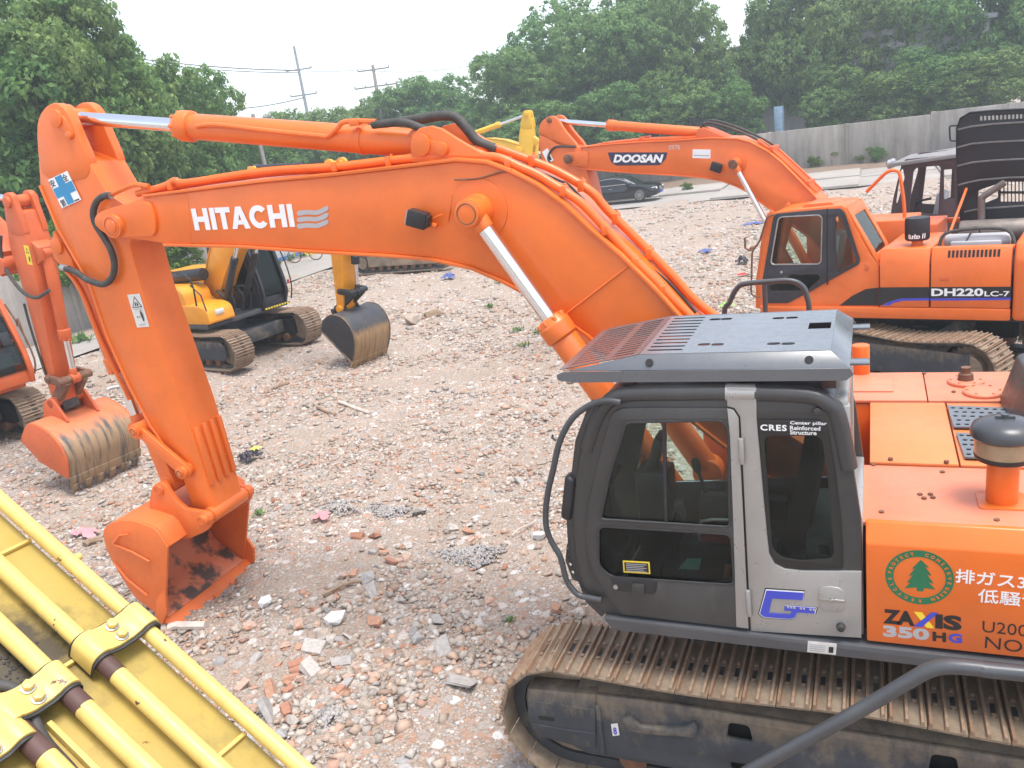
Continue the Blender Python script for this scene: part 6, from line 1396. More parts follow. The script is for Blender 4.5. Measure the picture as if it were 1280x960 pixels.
for k in range(9):
    y = 0.46 + k*0.094
    b = MB(); b.box(1.30, 1.304, y, y + 0.06, 1.088, 1.135); b.build('warning_stripe', 'yprint', st_)
b = MB(); b.box(0.1, 0.6, 0.65, 1.1, 1.2, 1.75); b.box(0.05, 0.18, 0.65, 1.1, 1.75, 2.45); b.build('driver_seat', 'seat', cb, 0.05)
b = MB(); b.box(0.75, 0.9, 0.75, 0.9, 1.75, 1.95); b.build('grab_handle', 'red', cb, 0.02)
b = MB(); b.tube([(1.18, 1.36, 2.75), (1.35, 1.40, 2.2), (1.42, 1.40, 1.6), (1.34, 1.36, 1.2)], 0.018, 8, smooth=3); b.lathe([(0.1, 0), (0.13, 0.02), (0.13, 0.05)], (1.22, 1.42, 2.72), (1, 0.2, 0), 16); b.build('mirror_rail', 'black', SY)
b = MB(); b.cyl((1.36, 1.36, 1.62), (1.36, 1.36, 1.72), 0.03, n=10); b.build('red_reflector', 'red', SY)
b = MB()
for k, (x, y) in enumerate(((0.85, -0.45), (0.95, -0.30), (0.85, 0.1), (0.95, 0.25), (0.75, -0.38))):
    b.tube([(x, y, 1.16), (x + 0.1, y + 0.03, 1.55), (x - 0.1, y, 1.8), (x - 0.35, y*0.6, 1.75)], 0.03, 8, smooth=4)
b.build('hydraulic_hoses', 'rubber', SY)

# ================================================================ orange excavator cut by the left edge
KX_ = empty('excavator', (18.0, -3.9, 0), rad(171.5), 'orange excavator at the left edge, muddy bucket back with worn stripes on the rubble', 'excavator', 'orange excavators parked on the lot')
prof = [tuple(p) for p in catmull([Vector(p) for p in [(5.32, 0.98), (5.62, 1.20), (6.05, 1.12), (6.36, 0.90), (6.44, 0.64), (6.38, 0.42), (6.32, 0.27)]], 3)]
bm_, am, bk = std_machine(KX_, 'orange_old', (0.25, 1.70), (2.4, 4.6), (5.5, 3.75), (6.15, 4.72), (5.75, 1.42), 0.0, prof, 1.28, 'bucket_streaked', 'bucket_in', None, 6, side_m='orange_old', linkmat='rusty', bside=prof + [(5.60, 0.52), (5.2, 0.86)], ears=[([(5.35, 1.02), (5.55, 1.45), (5.85, 1.5), (6.1, 1.12), (5.7, 1.05)], -0.30, -0.25), ([(5.35, 1.02), (5.55, 1.45), (5.85, 1.5), (6.1, 1.12), (5.7, 1.05)], 0.25, 0.30)])
b = MB(); b.tube([(5.72, -0.24, 4.2), (5.6, -0.27, 3.8), (5.85, -0.27, 3.35), (6.2, -0.25, 3.2), (6.55, -0.2, 3.3)], 0.028, 8, smooth=5); b.tube([(5.75, -0.22, 3.1), (5.72, -0.22, 2.7), (5.72, -0.21, 1.9)], 0.02, 8, smooth=4); b.build('hose', 'hose', am)
b = MB(); b.box(5.55, 5.85, -0.15, 0.15, 1.25, 2.0); b.build('muddy_cover', 'track_frame', am, 0.03)
A_, B_, C_ = (6.20, -0.194, 4.02), (6.33, -0.194, 4.0), (6.16, -0.194, 3.72)
sticker('warning_sticker', A_, B_, C_, 'yprint', am, [('printblack', [(0.2, 0.40), (0.5, 0.1), (0.8, 0.40)]), ('yprint', [(0.33, 0.36), (0.5, 0.18), (0.67, 0.36)]), ('printblack', [(0.5, 0.6), (0.75, 0.55), (0.75, 0.8), (0.55, 0.85)])], out=-1)
b = MB(); b.box(-2.3, 1.95, -1.3, 1.3, 1.03, 1.155); b.build('platform', 'orange_old', KX_, 0.03)
b = MB(); b.box(-2.6, -0.6, -1.3, 1.3, 1.2, 2.2); b.build('engine_house', 'orange_old', KX_, 0.05)
b = MB(); b.box(-0.5, 1.2, -1.3, -0.45, 1.2, 2.0); b.build('fuel_tank', 'orange_old', KX_, 0.05)
cs = [(1.55, 1.16), (1.62, 1.40), (1.58, 1.75), (1.22, 2.85), (1.12, 2.94), (-0.2, 2.94), (-0.3, 2.85), (-0.3, 1.16)]
wh = rnd_poly([(1.45, 1.50), (1.08, 2.78), (0.55, 2.80), (0.55, 1.50)], 0.08); wh2 = rnd_poly([(0.42, 1.5), (0.42, 2.8), (-0.2, 2.8), (-0.2, 1.5)], 0.08)
cb = plate('cab', cs, [wh, wh2], SIDE(0.42), 0.05, 'orange_old', KX_, 0.012)
plate('cab_far_side', cs, [wh, wh2], SIDE(1.32), 0.05, 'orange_old', cb, 0.012)
for y in (0.425, 1.315):
    pane('window_pane', wh, SIDE(y), 'glass', cb); pane('window_pane', wh2, SIDE(y), 'glass', cb)
b = MB(); ribbon(b, cs[3:7], 0.42, 1.32, 0.06); b.build('cab_roof', 'orange_old', cb, 0.02)
b = MB(); ribbon(b, [(p[0] - 0.02, p[1]) for p in cs[1:4]][::-1], 0.50, 1.24, 0.01); b.build('windshield', 'glass', cb)
b = MB()
for y in (0.40, 1.24): ribbon(b, cs[:4][::-1], y, y + 0.10, 0.07)
b.box(1.50, 1.60, 0.42, 1.32, 1.16, 1.42); b.box(1.40, 1.47, 0.45, 1.30, 2.0, 2.05)
b.build('front_pillar', 'orange_old', cb, 0.01)
b = MB(); b.box(0.3, 0.8, 0.65, 1.1, 1.2, 1.75); b.box(0.25, 0.38, 0.65, 1.1, 1.75, 2.4); b.box(1.2, 1.4, 0.6, 1.15, 1.2, 1.8); b.build('driver_seat', 'seat', cb, 0.04)
cb.location.x = 0.65
b = MB(); b.tube([(1.30, 1.36, 2.75), (1.55, 1.40, 2.2), (1.70, 1.40, 1.6), (1.62, 1.36, 1.3)], 0.02, 8, smooth=3); b.tube([(1.52, 1.36, 2.3), (1.62, 1.36, 2.45), (1.66, 1.36, 2.2), (1.70, 1.36, 1.9)], 0.016, 8, smooth=3); o = b.build('mirror_rail', 'rusty', KX_); o.location.x = 0.65
b = MB(); b.obox((1.55, 1.05, 2.1), (0.02, 0, 0.01), (0, 0.10, 0), (-0.03, 0, 0.14)); o = b.build('mirror', 'black', KX_, 0.02); o.location.x = 0.65

M['muddy_frame'] = mudmetal('mud_caked_frame', (0.10, 0.085, 0.07), (0.34, 0.25, 0.17), 0.75, 2.0, 0.85)
# ================================================================ far yellow excavator behind the boom
FY = empty('excavator', (17, -23.5, 0), rad(180), 'distant yellow excavator whose muddy crawler and raised yellow arm show past the orange boom', 'excavator', 'yellow excavators parked on the lot')
prof = [(4.7, 0.95), (4.95, 1.05), (5.3, 0.9), (5.42, 0.6), (5.3, 0.25), (5.0, 0.02)]
bm_, am, bk = std_machine(FY, 'yellow', (0.25, 1.65), (2.5, 3.95), (5.15, 4.0), (5.62, 5.28), (5.0, 1.35), 0.0, prof, 1.1, 'bucket_worn', 'bucket_in', None, 5, bside=prof + [(4.6, 0.7)], fmat='muddy_frame')
b = MB(); b.tube([(5.0, 0.2, 4.25), (5.3, 0.24, 4.4), (5.5, 0.24, 4.2), (5.45, 0.22, 3.7)], 0.03, 8, smooth=4); b.build('hose', 'rubber', am)
b = MB(); b.box(-2.4, 1.3, -1.3, 1.3, 1.03, 1.18); b.build('platform', 'yellow', FY, 0.03)
b = MB(); b.box(-2.6, -0.5, -1.3, 1.3, 1.18, 2.15); b.build('engine_house', 'yellow', FY, 0.06)
cs = [(1.55, 1.18), (1.58, 1.7), (1.25, 2.75), (-0.3, 2.75), (-0.3, 1.18)]
wh = rnd_poly([(1.40, 1.6), (1.10, 2.62), (-0.15, 2.62), (-0.15, 1.6)], 0.08)
cb = plate('cab', cs, [wh], SIDE(0.45), 0.05, 'yellow', FY, 0.012); plate('cab_far_side', cs, [wh], SIDE(1.3), 0.05, 'yellow', cb, 0.012)
b = MB(); b.box(-0.3, 1.25, 0.45, 1.3, 2.72, 2.80); b.build('cab_roof', 'yellow', cb, 0.02)
pane('window_pane', wh, SIDE(0.455), 'glass_teal', cb)

# ================================================================ yellow boom beside the camera
(bd_, bh_, bn_, bP_) = [(0.8576, -0.12053, 0.5), (-0.13917, -0.99027, 0.0), (-0.49513, 0.06959, 0.86603), (1.3931, 5.0845, 3.6508)]
BY = empty('excavator', (-1.2, 5.6, 0), 0, 'old yellow excavator boom with chipped steel pipes and bolted clamps, in the bottom left corner', 'excavator', 'yellow excavators parked on the lot')
bd_, bh_, bn_, bP_ = map(Vector, (bd_, bh_, bn_, bP_))
bP_ = bP_ - Vector((-1.2, 5.6, 0))
def bp(s, t, w): return bP_ + bd_*s + bh_*t + bn_*w
def bbox(b, s0, s1, t0, t1, w0, w1): b.obox(bp((s0 + s1)/2, (t0 + t1)/2, (w0 + w1)/2), bd_*((s1 - s0)/2), bh_*((t1 - t0)/2), bn_*((w1 - w0)/2))
b = MB(); bbox(b, -2.3, 3.2, -0.36, 0.105, -0.50, -0.055); yb_ = b.build('boom', 'yellow_plate', BY, 0.01)
# welded ribs across the top plate
g = [(0.161, -0.137)][0]
M['yellow_plate'] = paint('grimy_yellow_plate', (0.47, 0.34, 0.08), 0.55, 0.6, (0.15, 0.11, 0.055), 0.0, 3.2, 0.03, (0.20, 0.09, 0.03), thr=0.52, chip_scale=9, spot=(*bp(g[0] + 0.02, g[1], -0.055), 0.15))
yb_.data.materials[0] = M['yellow_plate']
for s in (0.47, 0.10, -0.30):
    b = MB(); bbox(b, s - 0.005, s + 0.005, -0.35, 0.10, -0.055, -0.044); b.build('weld_rib', 'yellow_boom', yb_, 0.002)
pipes = [(0.108, 0.0185), (-0.012, 0.0205), (-0.108, 0.0215), (-0.222, 0.0225), (-0.315, 0.022)]
for t, r in pipes:
    b = MB(); b.cyl(bp(-2.2, t, -0.018), bp(3.1, t, -0.018), r, n=20); b.build('boom_pipe', 'yellow_boom', yb_)
# brown primer bands beside the clamps
def clamp(s, t0, t1):
    """bolted saddle over two pipes, rubber liner showing at its edges"""
    L_ = 0.070
    prof = []
    tm = (t0 + t1)/2; r = 0.0285
    def arc(tc, a0, a1, rr): return [(tc + rr*math.cos(rad(a)), -0.018 + rr*math.sin(rad(a))) for a in np.linspace(a0, a1, 8)]
    out_ = arc(t0, 20, 120, r) if False else None
    pts = [(t1 - 0.035, -0.045)] + [(t1 + r*math.cos(rad(a)), -0.018 + r*math.sin(rad(a))) for a in np.linspace(180, 30, 9)]
    hi = [(t0 + r*math.cos(rad(a)), -0.018 + r*math.sin(rad(a))) for a in np.linspace(0, 140, 9)]
    outer = hi[::-1] if False else None
    # one curved plate: over pipe t1, down to the bolt flat, up over pipe t0
    line = [(t1 - 0.030, -0.040)] + [(t1 + r*math.cos(rad(a)), -0.018 + r*math.sin(rad(a))) for a in np.linspace(170, 45, 8)]
    line += [(tm - 0.018, -0.004), (tm + 0.018, -0.004)]
    line += [(t0 + r*math.cos(rad(a)), -0.018 + r*math.sin(rad(a))) for a in np.linspace(135, 10, 8)] + [(t0 + 0.030, -0.040)]
    for (ex, th, mt, nm, par) in ((0.0, 0.008, 'yellow_boom', 'pipe_clamp', yb_), (0.007, -0.007, 'rubber', 'clamp_liner', None)):
        v = []; n_ = len(line); f = []
        for ss in (s - L_/2 - ex, s + L_/2 + ex):
            for (t, w) in line: v.append(bp(ss, t, w))
            for (t, w) in line: v.append(bp(ss, t, w + th))
        for i in range(n_ - 1):
            f += [(i, i + 1, 2*n_ + i + 1, 2*n_ + i), (n_ + i, 3*n_ + i, 3*n_ + i + 1, n_ + i + 1), (i, n_ + i, n_ + i + 1, i + 1), (2*n_ + i, 2*n_ + i + 1, 3*n_ + i + 1, 3*n_ + i)]
        f += [(0, 2*n_, 3*n_, n_), (n_ - 1, 2*n_ - 1, 4*n_ - 1, 3*n_ - 1)]
        b = MB(); b.add(v, f); o = b.build(nm, mt, par or cl_, 0.002)
        if nm == 'pipe_clamp': cl_ = o
    for ss in (s - 0.0175, s + 0.0175):
        b = MB(); b.cyl(bp(ss, tm, 0.004), bp(ss, tm, 0.008), 0.0155, n=18); b.build('washer', 'steel', cl_, 0.001)
        b = MB(); b.cyl(bp(ss, tm, 0.008), bp(ss, tm, 0.021), 0.0125, n=6); b.build('bolt', 'yellow_boom', cl_, 0.0015)
    for t, r2 in pipes:
        if abs(t - t1) < 0.02 or (abs(t - t0) < 0.02 and t0 < 0.1):
            b = MB(); b.cyl(bp(s - L_/2 - 0.05, t, -0.018), bp(s - L_/2 + 0.005, t, -0.018), r2 + 0.0012, n=20); b.build('primer_band', 'rustband', cl_)
for (s, t) in [(0.075, 0.036)]: clamp(s, 0.108, -0.012)
for (s, t) in [(0.054, -0.147)]: clamp(s, -0.108, -0.222)
for (s, t) in [(0.04, -0.23)]: clamp(s - 0.03, -0.235, -0.335)
b = MB(); b.tube([bp(s, t, w) for (s, t), w in zip([(0.146, -0.212), (0.1, -0.181), (0.043, -0.183), (-0.033, -0.199), (-0.117, -0.203), (-0.209, -0.208)], (-.01, -.01, -.02, -.03, -.03, -.03))], 0.013, 10, smooth=5); b.build('hose', 'hose', yb_)
b = MB(); bbox(b, -0.9, 0.0, -0.172, -0.160, -0.055, -0.035); b.build('guide_strip', 'yellow_boom', yb_, 0.002)
b = MB(); b.cyl(bp(0.34, 0.10, -0.035), bp(0.34, 0.145, -0.03), 0.010, n=10); b.build('stub', 'yellow_boom', yb_, 0.002)
# grease build-up between the clamps
g = [(0.155, -0.137)][0]
random.seed(5)
b = MB()
for i in range(150):
    s, t = g[0] + random.gauss(0.05, 0.05), g[1] + random.gauss(-0.01, 0.03)
    r = random.uniform(0.0015, 0.005); c = bp(s, t, -0.0545)
    b.lathe([(r, 0), (r*0.8, r*0.4), (0.0, r*0.5)], c, bn_, 7)
b.build('grease', 'rubber', yb_)
b = MB(); b.box(-3.2, -0.8, -0.3, 2.0, 1.0, 2.0); b.build('engine_house', 'yellow_boom', BY, 0.05)
b = MB(); b.box(-3.4, 0.4, -0.6, 0.1, 0.0, 0.9); b.box(-3.4, 0.4, 1.5, 2.2, 0.0, 0.9); b.build('crawlers', 'track_frame', BY, 0.2)

# ================================================================ ground
def gh(x, y):
    """gentle swell of the levelled rubble (metres)"""
    x = np.asarray(x, float); y = np.asarray(y, float)
    h = 0.035*np.sin(x*1.1 + 0.6*y + 1.3) + 0.03*np.sin(0.83*y - 0.5*x + 0.4) + 0.018*np.sin(2.3*x - 1.9*y) + 0.012*np.sin(4.1*y + 3.3*x + 2.0)
    far = np.clip((np.hypot(x - 8, y + 10) - 30)/8, 0, 1)
    return (h - 0.03)*(1 - far) - 0.02*far
rng = np.random.default_rng(7)
def axis(a, b, step, lim):
    c = np.arange(a, b + 1e-6, step); out_ = [c]
    d = step; lo, hi = a, b; L1, L2 = [], []
    while hi < lim: d *= 1.35; hi += d; L2.append(hi)
    d = step
    while lo > -lim: d *= 1.35; lo -= d; L1.append(lo)
    return np.concatenate([np.array(L1[::-1]), c, np.array(L2)])
gx, gy = axis(-8, 26, 0.14, 300), axis(-34, 7, 0.14, 300)
X, Y = np.meshgrid(gx, gy)
Z = gh(X, Y)
near = (np.hypot(X, Y - 6) < 34)
Z = Z + near*rng.normal(0, 0.011, X.shape)
nx, ny = len(gx), len(gy)
me = bpy.data.meshes.new('ground')
v = np.stack([X, Y, Z], -1).reshape(-1, 3)
i = np.arange((ny - 1)*(nx - 1)); r_, c_ = i//(nx - 1), i % (nx - 1)
q = np.stack([r_*nx + c_, r_*nx + c_ + 1, (r_ + 1)*nx + c_ + 1, (r_ + 1)*nx + c_], -1)
def np_mesh(me, v, faces_flat, sizes):
    me.vertices.add(len(v)); me.vertices.foreach_set('co', v.astype(np.float32).ravel())
    me.loops.add(len(faces_flat)); me.loops.foreach_set('vertex_index', faces_flat.astype(np.int32))
    me.polygons.add(len(sizes))
    st = np.concatenate([[0], np.cumsum(sizes)[:-1]]).astype(np.int32)
    me.polygons.foreach_set('loop_start', st)
    me.update(calc_edges=True)
np_mesh(me, v, q.ravel(), np.full(len(q), 4))
me.polygons.foreach_set('use_smooth', [True]*len(me.polygons))

def rubble_ground():
    m, t, b = nodes('rubble_ground')
    v = coords(t)
    n_big = noise(t, v, 0.28, 5, 0.6); n_mid = noise(t, v, 1.7, 6, 0.65); n_fine = noise(t, v, 28, 6, 0.75)
    sand = ramp(t, n_fine, [(0.25, (0.21, 0.16, 0.12)), (0.5, (0.345, 0.28, 0.222)), (0.75, (0.47, 0.405, 0.34))])
    stones = [(0.0, (0.44, 0.24, 0.16)), (0.18, (0.48, 0.33, 0.25)), (0.34, (0.46, 0.39, 0.33)), (0.52, (0.42, 0.41, 0.40)), (0.66, (0.50, 0.29, 0.19)), (0.80, (0.62, 0.55, 0.49)), (0.93, (0.74, 0.72, 0.69)), (1.0, (0.20, 0.18, 0.17))]
    cols = []; hs = []
    for sc in (9.0, 26.0, 60.0):
        w = noise(t, v, sc*1.5, 2, 0.5)
        add = t.nodes.new('ShaderNodeVectorMath'); add.operation = 'MULTIPLY_ADD'
        t.links.new(w, add.inputs[0]); add.inputs[1].default_value = (0.6/sc,)*3; t.links.new(v, add.inputs[2])
        vo = tex(t, 'ShaderNodeTexVoronoi', Scale=sc, Randomness=1.0); t.links.new(add.outputs[0], vo.inputs['Vector'])
        sp = t.nodes.new('ShaderNodeSeparateColor'); t.links.new(vo.outputs['Color'], sp.inputs[0])
        c = ramp(t, sp.outputs[0], stones); cols.append((c, sp.outputs[1], vo.outputs['Distance']))
    c = sand
    for (col, pick, dist), (lo, hi) in zip(cols[::-1], ((0.20, 0.35), (0.30, 0.45), (0.55, 0.68))):
        f = ramp(t, pick, [(lo, (0, 0, 0)), (hi, (1, 1, 1))])
        e = ramp(t, dist, [(0.42, (1, 1, 1)), (0.60, (0, 0, 0))])
        c = mix(t, mix(t, 1.0, f, e, 'MULTIPLY'), c, col)
    f = ramp(t, n_big, [(0.46, (0, 0, 0)), (0.60, (0.75, 0.75, 0.75))])
    f2 = ramp(t, n_mid, [(0.40, (0.2, 0.2, 0.2)), (0.62, (1, 1, 1))])
    c = mix(t, mix(t, 1.0, f, f2, 'MULTIPLY'), c, mix(t, 0.35, sand, (0.42, 0.335, 0.265)))
    t.links.new(c, b.inputs['Base Color'])
    b.inputs['Roughness'].default_value = 0.92
    b.inputs['Specular IOR Level'].default_value = 0.15
    inv = t.nodes.new('ShaderNodeMath'); inv.operation = 'SUBTRACT'; inv.inputs[0].default_value = 1.0; t.links.new(cols[1][2], inv.inputs[1])
    ad = t.nodes.new('ShaderNodeMath'); ad.operation = 'MULTIPLY_ADD'; t.links.new(n_fine, ad.inputs[0]); ad.inputs[1].default_value = 0.8; t.links.new(inv.outputs[0], ad.inputs[2])
    bump(t, b, ad.outputs[0], 0.9, 0.03)
    return m
M['ground'] = rubble_ground()
me.materials.append(M['ground'])
gnd = link('ground', me); gnd['kind'] = 'structure'

# ---------------------------------------------------------------- rubble
def stone_mat():
    m, t, b = nodes('rubble_stone')
    a = t.nodes.new('ShaderNodeAttribute'); a.attribute_name = 'tone'
    v = coords(t); n1 = noise(t, v, 40, 4, 0.7)
    d = mix(t, ramp(t, n1, [(0.35, (0, 0, 0)), (0.7, (0.5, 0.5, 0.5))]), a.outputs['Color'], (0.38, 0.31, 0.25))
    t.links.new(d, b.inputs['Base Color']); b.inputs['Roughness'].default_value = 0.9; b.inputs['Specular IOR Level'].default_value = 0.2
    bump(t, b, n1, 0.4, 0.01)
    return m
M['stone'] = stone_mat()
PAL = np.array([(0.50, 0.21, 0.11), (0.56, 0.27, 0.16), (0.46, 0.18, 0.10), (0.60, 0.38, 0.27), (0.58, 0.45, 0.36), (0.50, 0.44, 0.38), (0.45, 0.43, 0.41), (0.55, 0.53, 0.50), (0.68, 0.65, 0.61), (0.80, 0.78, 0.75), (0.30, 0.28, 0.27), (0.62, 0.50, 0.42)])
PW = np.array([0.11, 0.09, 0.07, 0.10, 0.12, 0.13, 0.12, 0.08, 0.045, 0.02, 0.05, 0.065]); PW /= PW.sum()
t_ = (1 + 5**0.5)/2
ICO_V = np.array([(-1, t_, 0), (1, t_, 0), (-1, -t_, 0), (1, -t_, 0), (0, -1, t_), (0, 1, t_), (0, -1, -t_), (0, 1, -t_), (t_, 0, -1), (t_, 0, 1), (-t_, 0, -1), (-t_, 0, 1)])/1.9
ICO_F = np.array([(0, 11, 5), (0, 5, 1), (0, 1, 7), (0, 7, 10), (0, 10, 11), (1, 5, 9), (5, 11, 4), (11, 10, 2), (10, 7, 6), (7, 1, 8), (3, 9, 4), (3, 4, 2), (3, 2, 6), (3, 6, 8), (3, 8, 9), (4, 9, 5), (2, 4, 11), (6, 2, 10), (8, 6, 7), (9, 8, 1)])
BOX_V = np.array([(x, y, z) for z in (-1, 1) for y in (-1, 1) for x in (-1, 1)], float)
BOX_F = np.array([(0, 2, 3), (0, 3, 1), (4, 5, 7), (4, 7, 6), (0, 1, 5), (0, 5, 4), (2, 6, 7), (2, 7, 3), (0, 4, 6), (0, 6, 2), (1, 3, 7), (1, 7, 5)])
def inside_frames(x, y):
    return ((np.abs(x) < 2.55) & (np.abs(y) < 1.62)) | ((np.abs(x + 1.2) < 3.0) & (y > 3.2))
def value_noise(x, y, s, seed):
    r = np.random.default_rng(seed); g = r.random((64, 64))
    u, v = x*s, y*s; i, j = np.floor(u).astype(int), np.floor(v).astype(int); fu, fv = u - i, v - j
    fu = fu*fu*(3 - 2*fu); fv = fv*fv*(3 - 2*fv)
    G = lambda a, b: g[a % 64, b % 64]
    return (G(i, j)*(1 - fu)*(1 - fv) + G(i + 1, j)*fu*(1 - fv) + G(i, j + 1)*(1 - fu)*fv + G(i + 1, j + 1)*fu*fv)
cx, cy = cam_loc[0], cam_loc[1]
vd = Vector((-cam_z[0], -cam_z[1])).normalized()
def in_view(x, y, m=0.72):
    dx, dy = x - cx, y - cy
    f_ = dx*vd.x + dy*vd.y; s_ = np.abs(dx*vd.y - dy*vd.x)
    return (f_ > 2.5) & (s_ < f_*m + 1.5)
BARE = [(p[0], p[1], s_) for p, s_ in zip([(2.95, 1.003), (3.049, 1.421), (3.251, -0.781), (3.865, -1.443), (13.56, -19.439), (15.629, -30.394), (5.885, -2.073), (8.827, -8.51), (8.114, -20.842), (7.185, -25.349)], (0.55, 0.5, 0.5, 0.5, 1.3, 2.0, 0.6, 0.7, 2.0, 2.5))]
def density(x, y):
    d = 0.55*value_noise(x, y, 0.35, 3) + 0.45*value_noise(x, y, 1.1, 4)
    for bx_, by_, s_ in BARE: d = d - 0.5*np.exp(-((x - bx_)**2 + (y - by_)**2)/(s_*s_))
    return d
def scatter(n, rmin, rmax, smin, smax, power, seed):
    r = np.random.default_rng(seed)
    out_ = []
    while sum(len(o[0]) for o in out_) < n:
        k = n*3
        rr = np.sqrt(r.uniform(rmin**2, rmax**2, k)); a = math.atan2(vd.y, vd.x) + r.uniform(-0.68, 0.68, k)
        x, y = cx + rr*np.cos(a), cy + rr*np.sin(a)
        d = density(x, y)
        ok = (r.random(k) < np.clip((d - 0.30)*3.0, 0.07, 1)) & ~inside_frames(x, y) & (y > -37.5) & (x < 21.8 - 0.2*np.clip(y + 20, -20, 20)*0)
        out_.append((x[ok], y[ok]))
    x = np.concatenate([o[0] for o in out_])[:n]; y = np.concatenate([o[1] for o in out_])[:n]
    s = smin + (smax - smin)*r.random(n)**power
    return x, y, s
def rot_rand(r, n):
    q = r.normal(size=(n, 4)); q /= np.linalg.norm(q, axis=1)[:, None]
    w, x, y, z = q.T
    return np.stack([np.stack([1 - 2*(y*y + z*z), 2*(x*y - z*w), 2*(x*z + y*w)], -1), np.stack([2*(x*y + z*w), 1 - 2*(x*x + z*z), 2*(y*z - x*w)], -1), np.stack([2*(x*z - y*w), 2*(y*z + x*w), 1 - 2*(x*x + y*y)], -1)], 1)
def rubble_mesh(name, sets, seed):
    r = np.random.default_rng(seed); V, Fs, T = [], [], []; base = 0
    for (x, y, s) in sets:
        for kind in (0, 1):
            sel = (r.random(len(x)) < 0.22) == bool(kind)
            xs, ys, ss = x[sel], y[sel], s[sel]; n = len(xs)
            BV, BF_ = (ICO_V, ICO_F) if kind else (BOX_V, BOX_F)
            P = BV[None] * (1 + r.uniform(-0.28, 0.28, (n, len(BV), 1))) + r.uniform(-0.12, 0.12, (n, len(BV), 3))
            P *= (r.uniform(0.55, 1.1, (n, 1, 3)) if kind else r.uniform(0.30, 1.05, (n, 1, 3)))
            P = np.einsum('nij,nkj->nki', rot_rand(r, n), P)*ss[:, None, None]*0.5
            P[..., 2] *= 0.6
            zc = gh(xs, ys) + ss*r.uniform(-0.06, 0.14, n)
            P += np.stack([xs, ys, zc], -1)[:, None, :]
            nb = len(BV)
            V.append(P.reshape(-1, 3)); Fs.append((BF_[None] + (np.arange(n)*nb)[:, None, None] + base).reshape(-1, 3)); base += n*nb
            patch = value_noise(xs, ys, 0.5, 11)
            tone = PAL[r.choice(len(PAL), n, p=PW)]
            red = (patch > 0.58) & (r.random(n) < 0.45); tone[red] = PAL[r.choice(4, red.sum())]
            grey = ((patch < 0.40) | (ss > 0.07)) & (r.random(n) < 0.32); tone[grey] = PAL[r.choice([5, 6, 7, 8], grey.sum())]
            tone = tone*r.uniform(0.82, 1.15, (n, 1)); tone = tone + (np.array([0.42, 0.36, 0.295]) - tone)*r.uniform(0.2, 0.78, (n, 1)); tone = tone*r.choice([0.72, 0.9, 1.0, 1.08], (n, 1))
            T.append(np.repeat(np.clip(tone, 0, 1), nb, 0))
    V, Fs, T = np.concatenate(V), np.concatenate(Fs), np.concatenate(T)
    me = bpy.data.meshes.new(name); np_mesh(me, V, Fs.ravel(), np.full(len(Fs), 3))
    ca = me.color_attributes.new('tone', 'FLOAT_COLOR', 'POINT')
    ca.data.foreach_set('color', np.concatenate([T, np.ones((len(T), 1))], 1).astype(np.float32).ravel())
    me.materials.append(M['stone'])
    o = link(name, me); o['kind'] = 'stuff'
    return o
RS = [scatter(17000, 4, 9, 0.010, 0.11, 3.4, 21), scatter(30000, 8, 14, 0.016, 0.10, 2.8, 22), scatter(32000, 13, 22, 0.026, 0.125, 2.9, 23), scatter(20000, 21, 36, 0.045, 0.17, 2.6, 24), scatter(3000, 34, 46, 0.08, 0.22, 2.0, 25)]
rub = rubble_mesh('rubble', RS, 31)
rub['label'] = 'broken brick, stone and concrete crumbs covering the lot'
# single larger pieces, each its own object
def chunk_mesh(seed, kind):
    r = np.random.default_rng(seed)
    if kind == 'brick': sz = np.array([r.uniform(0.55, 1.2), r.uniform(0.5, 0.62), r.uniform(0.30, 0.42)])
    elif kind == 'slab': sz = np.array([1.2, r.uniform(0.5, 0.9), 0.22])
    else: sz = np.array([r.uniform(0.7, 1.1), r.uniform(0.6, 0.9), r.uniform(0.5, 0.8)])
    bm = bmesh.new()
    if kind == 'stone': bmesh.ops.create_icosphere(bm, subdivisions=1, radius=0.62)
    else: bmesh.ops.create_cube(bm, size=1.0)
    for v_ in bm.verts: v_.co = Vector([c*s for c, s in zip(v_.co, sz)]) + Vector(r.uniform(-1, 1, 3)*(0.15 if kind != 'stone' else 0.15))
    if kind != 'stone': bmesh.ops.bevel(bm, geom=list(bm.edges), offset=0.035, segments=1, affect='EDGES')
    me = bpy.data.meshes.new(kind); bm.to_mesh(me); bm.free()
    return me
CH = {}
tones = {'brick': [(0.38, 0.185, 0.12), (0.45, 0.25, 0.165), (0.46, 0.32, 0.245)], 'stone': [(0.45, 0.40, 0.35), (0.38, 0.31, 0.25), (0.34, 0.325, 0.31)], 'slab': [(0.44, 0.40, 0.36), (0.36, 0.335, 0.31)]}
for kd in tones:
    for ti, tn in enumerate(tones[kd]):
        mt = plain(kd + '_piece', tn, 0.92, 0, 0.22, 5, 0.4); M[kd + str(ti)] = mt
        for k in range(4):
            me = chunk_mesh(100 + ti*10 + k + len(kd), kd); me.materials.append(mt); CH[kd, ti, k] = me
TONE = {'brick': ('deep red', 'orange', 'salmon'), 'stone': ('pale beige', 'tan', 'grey'), 'slab': ('pale', 'grey')}
LAB = {'brick': ('brick_piece', 'broken %s brick piece lying loose among the crumbs of the lot', 'brick', 'broken brick pieces on the lot'),
       'stone': ('rubble_stone', 'rough %s stone lying loose among the crumbs of the lot', 'stone', 'loose stones on the lot'),
       'slab': ('concrete_piece', 'flat broken %s concrete piece lying loose among the crumbs of the lot', 'concrete piece', 'broken concrete pieces on the lot')}
r = np.random.default_rng(77)
px_, py_, ps_ = scatter(150, 5.0, 12.5, 0.06, 0.18, 2.4, 41)
q_ = (5.056, 0.376); q2_ = (5.097, -1.443); q3_ = (4.868, 1.335)
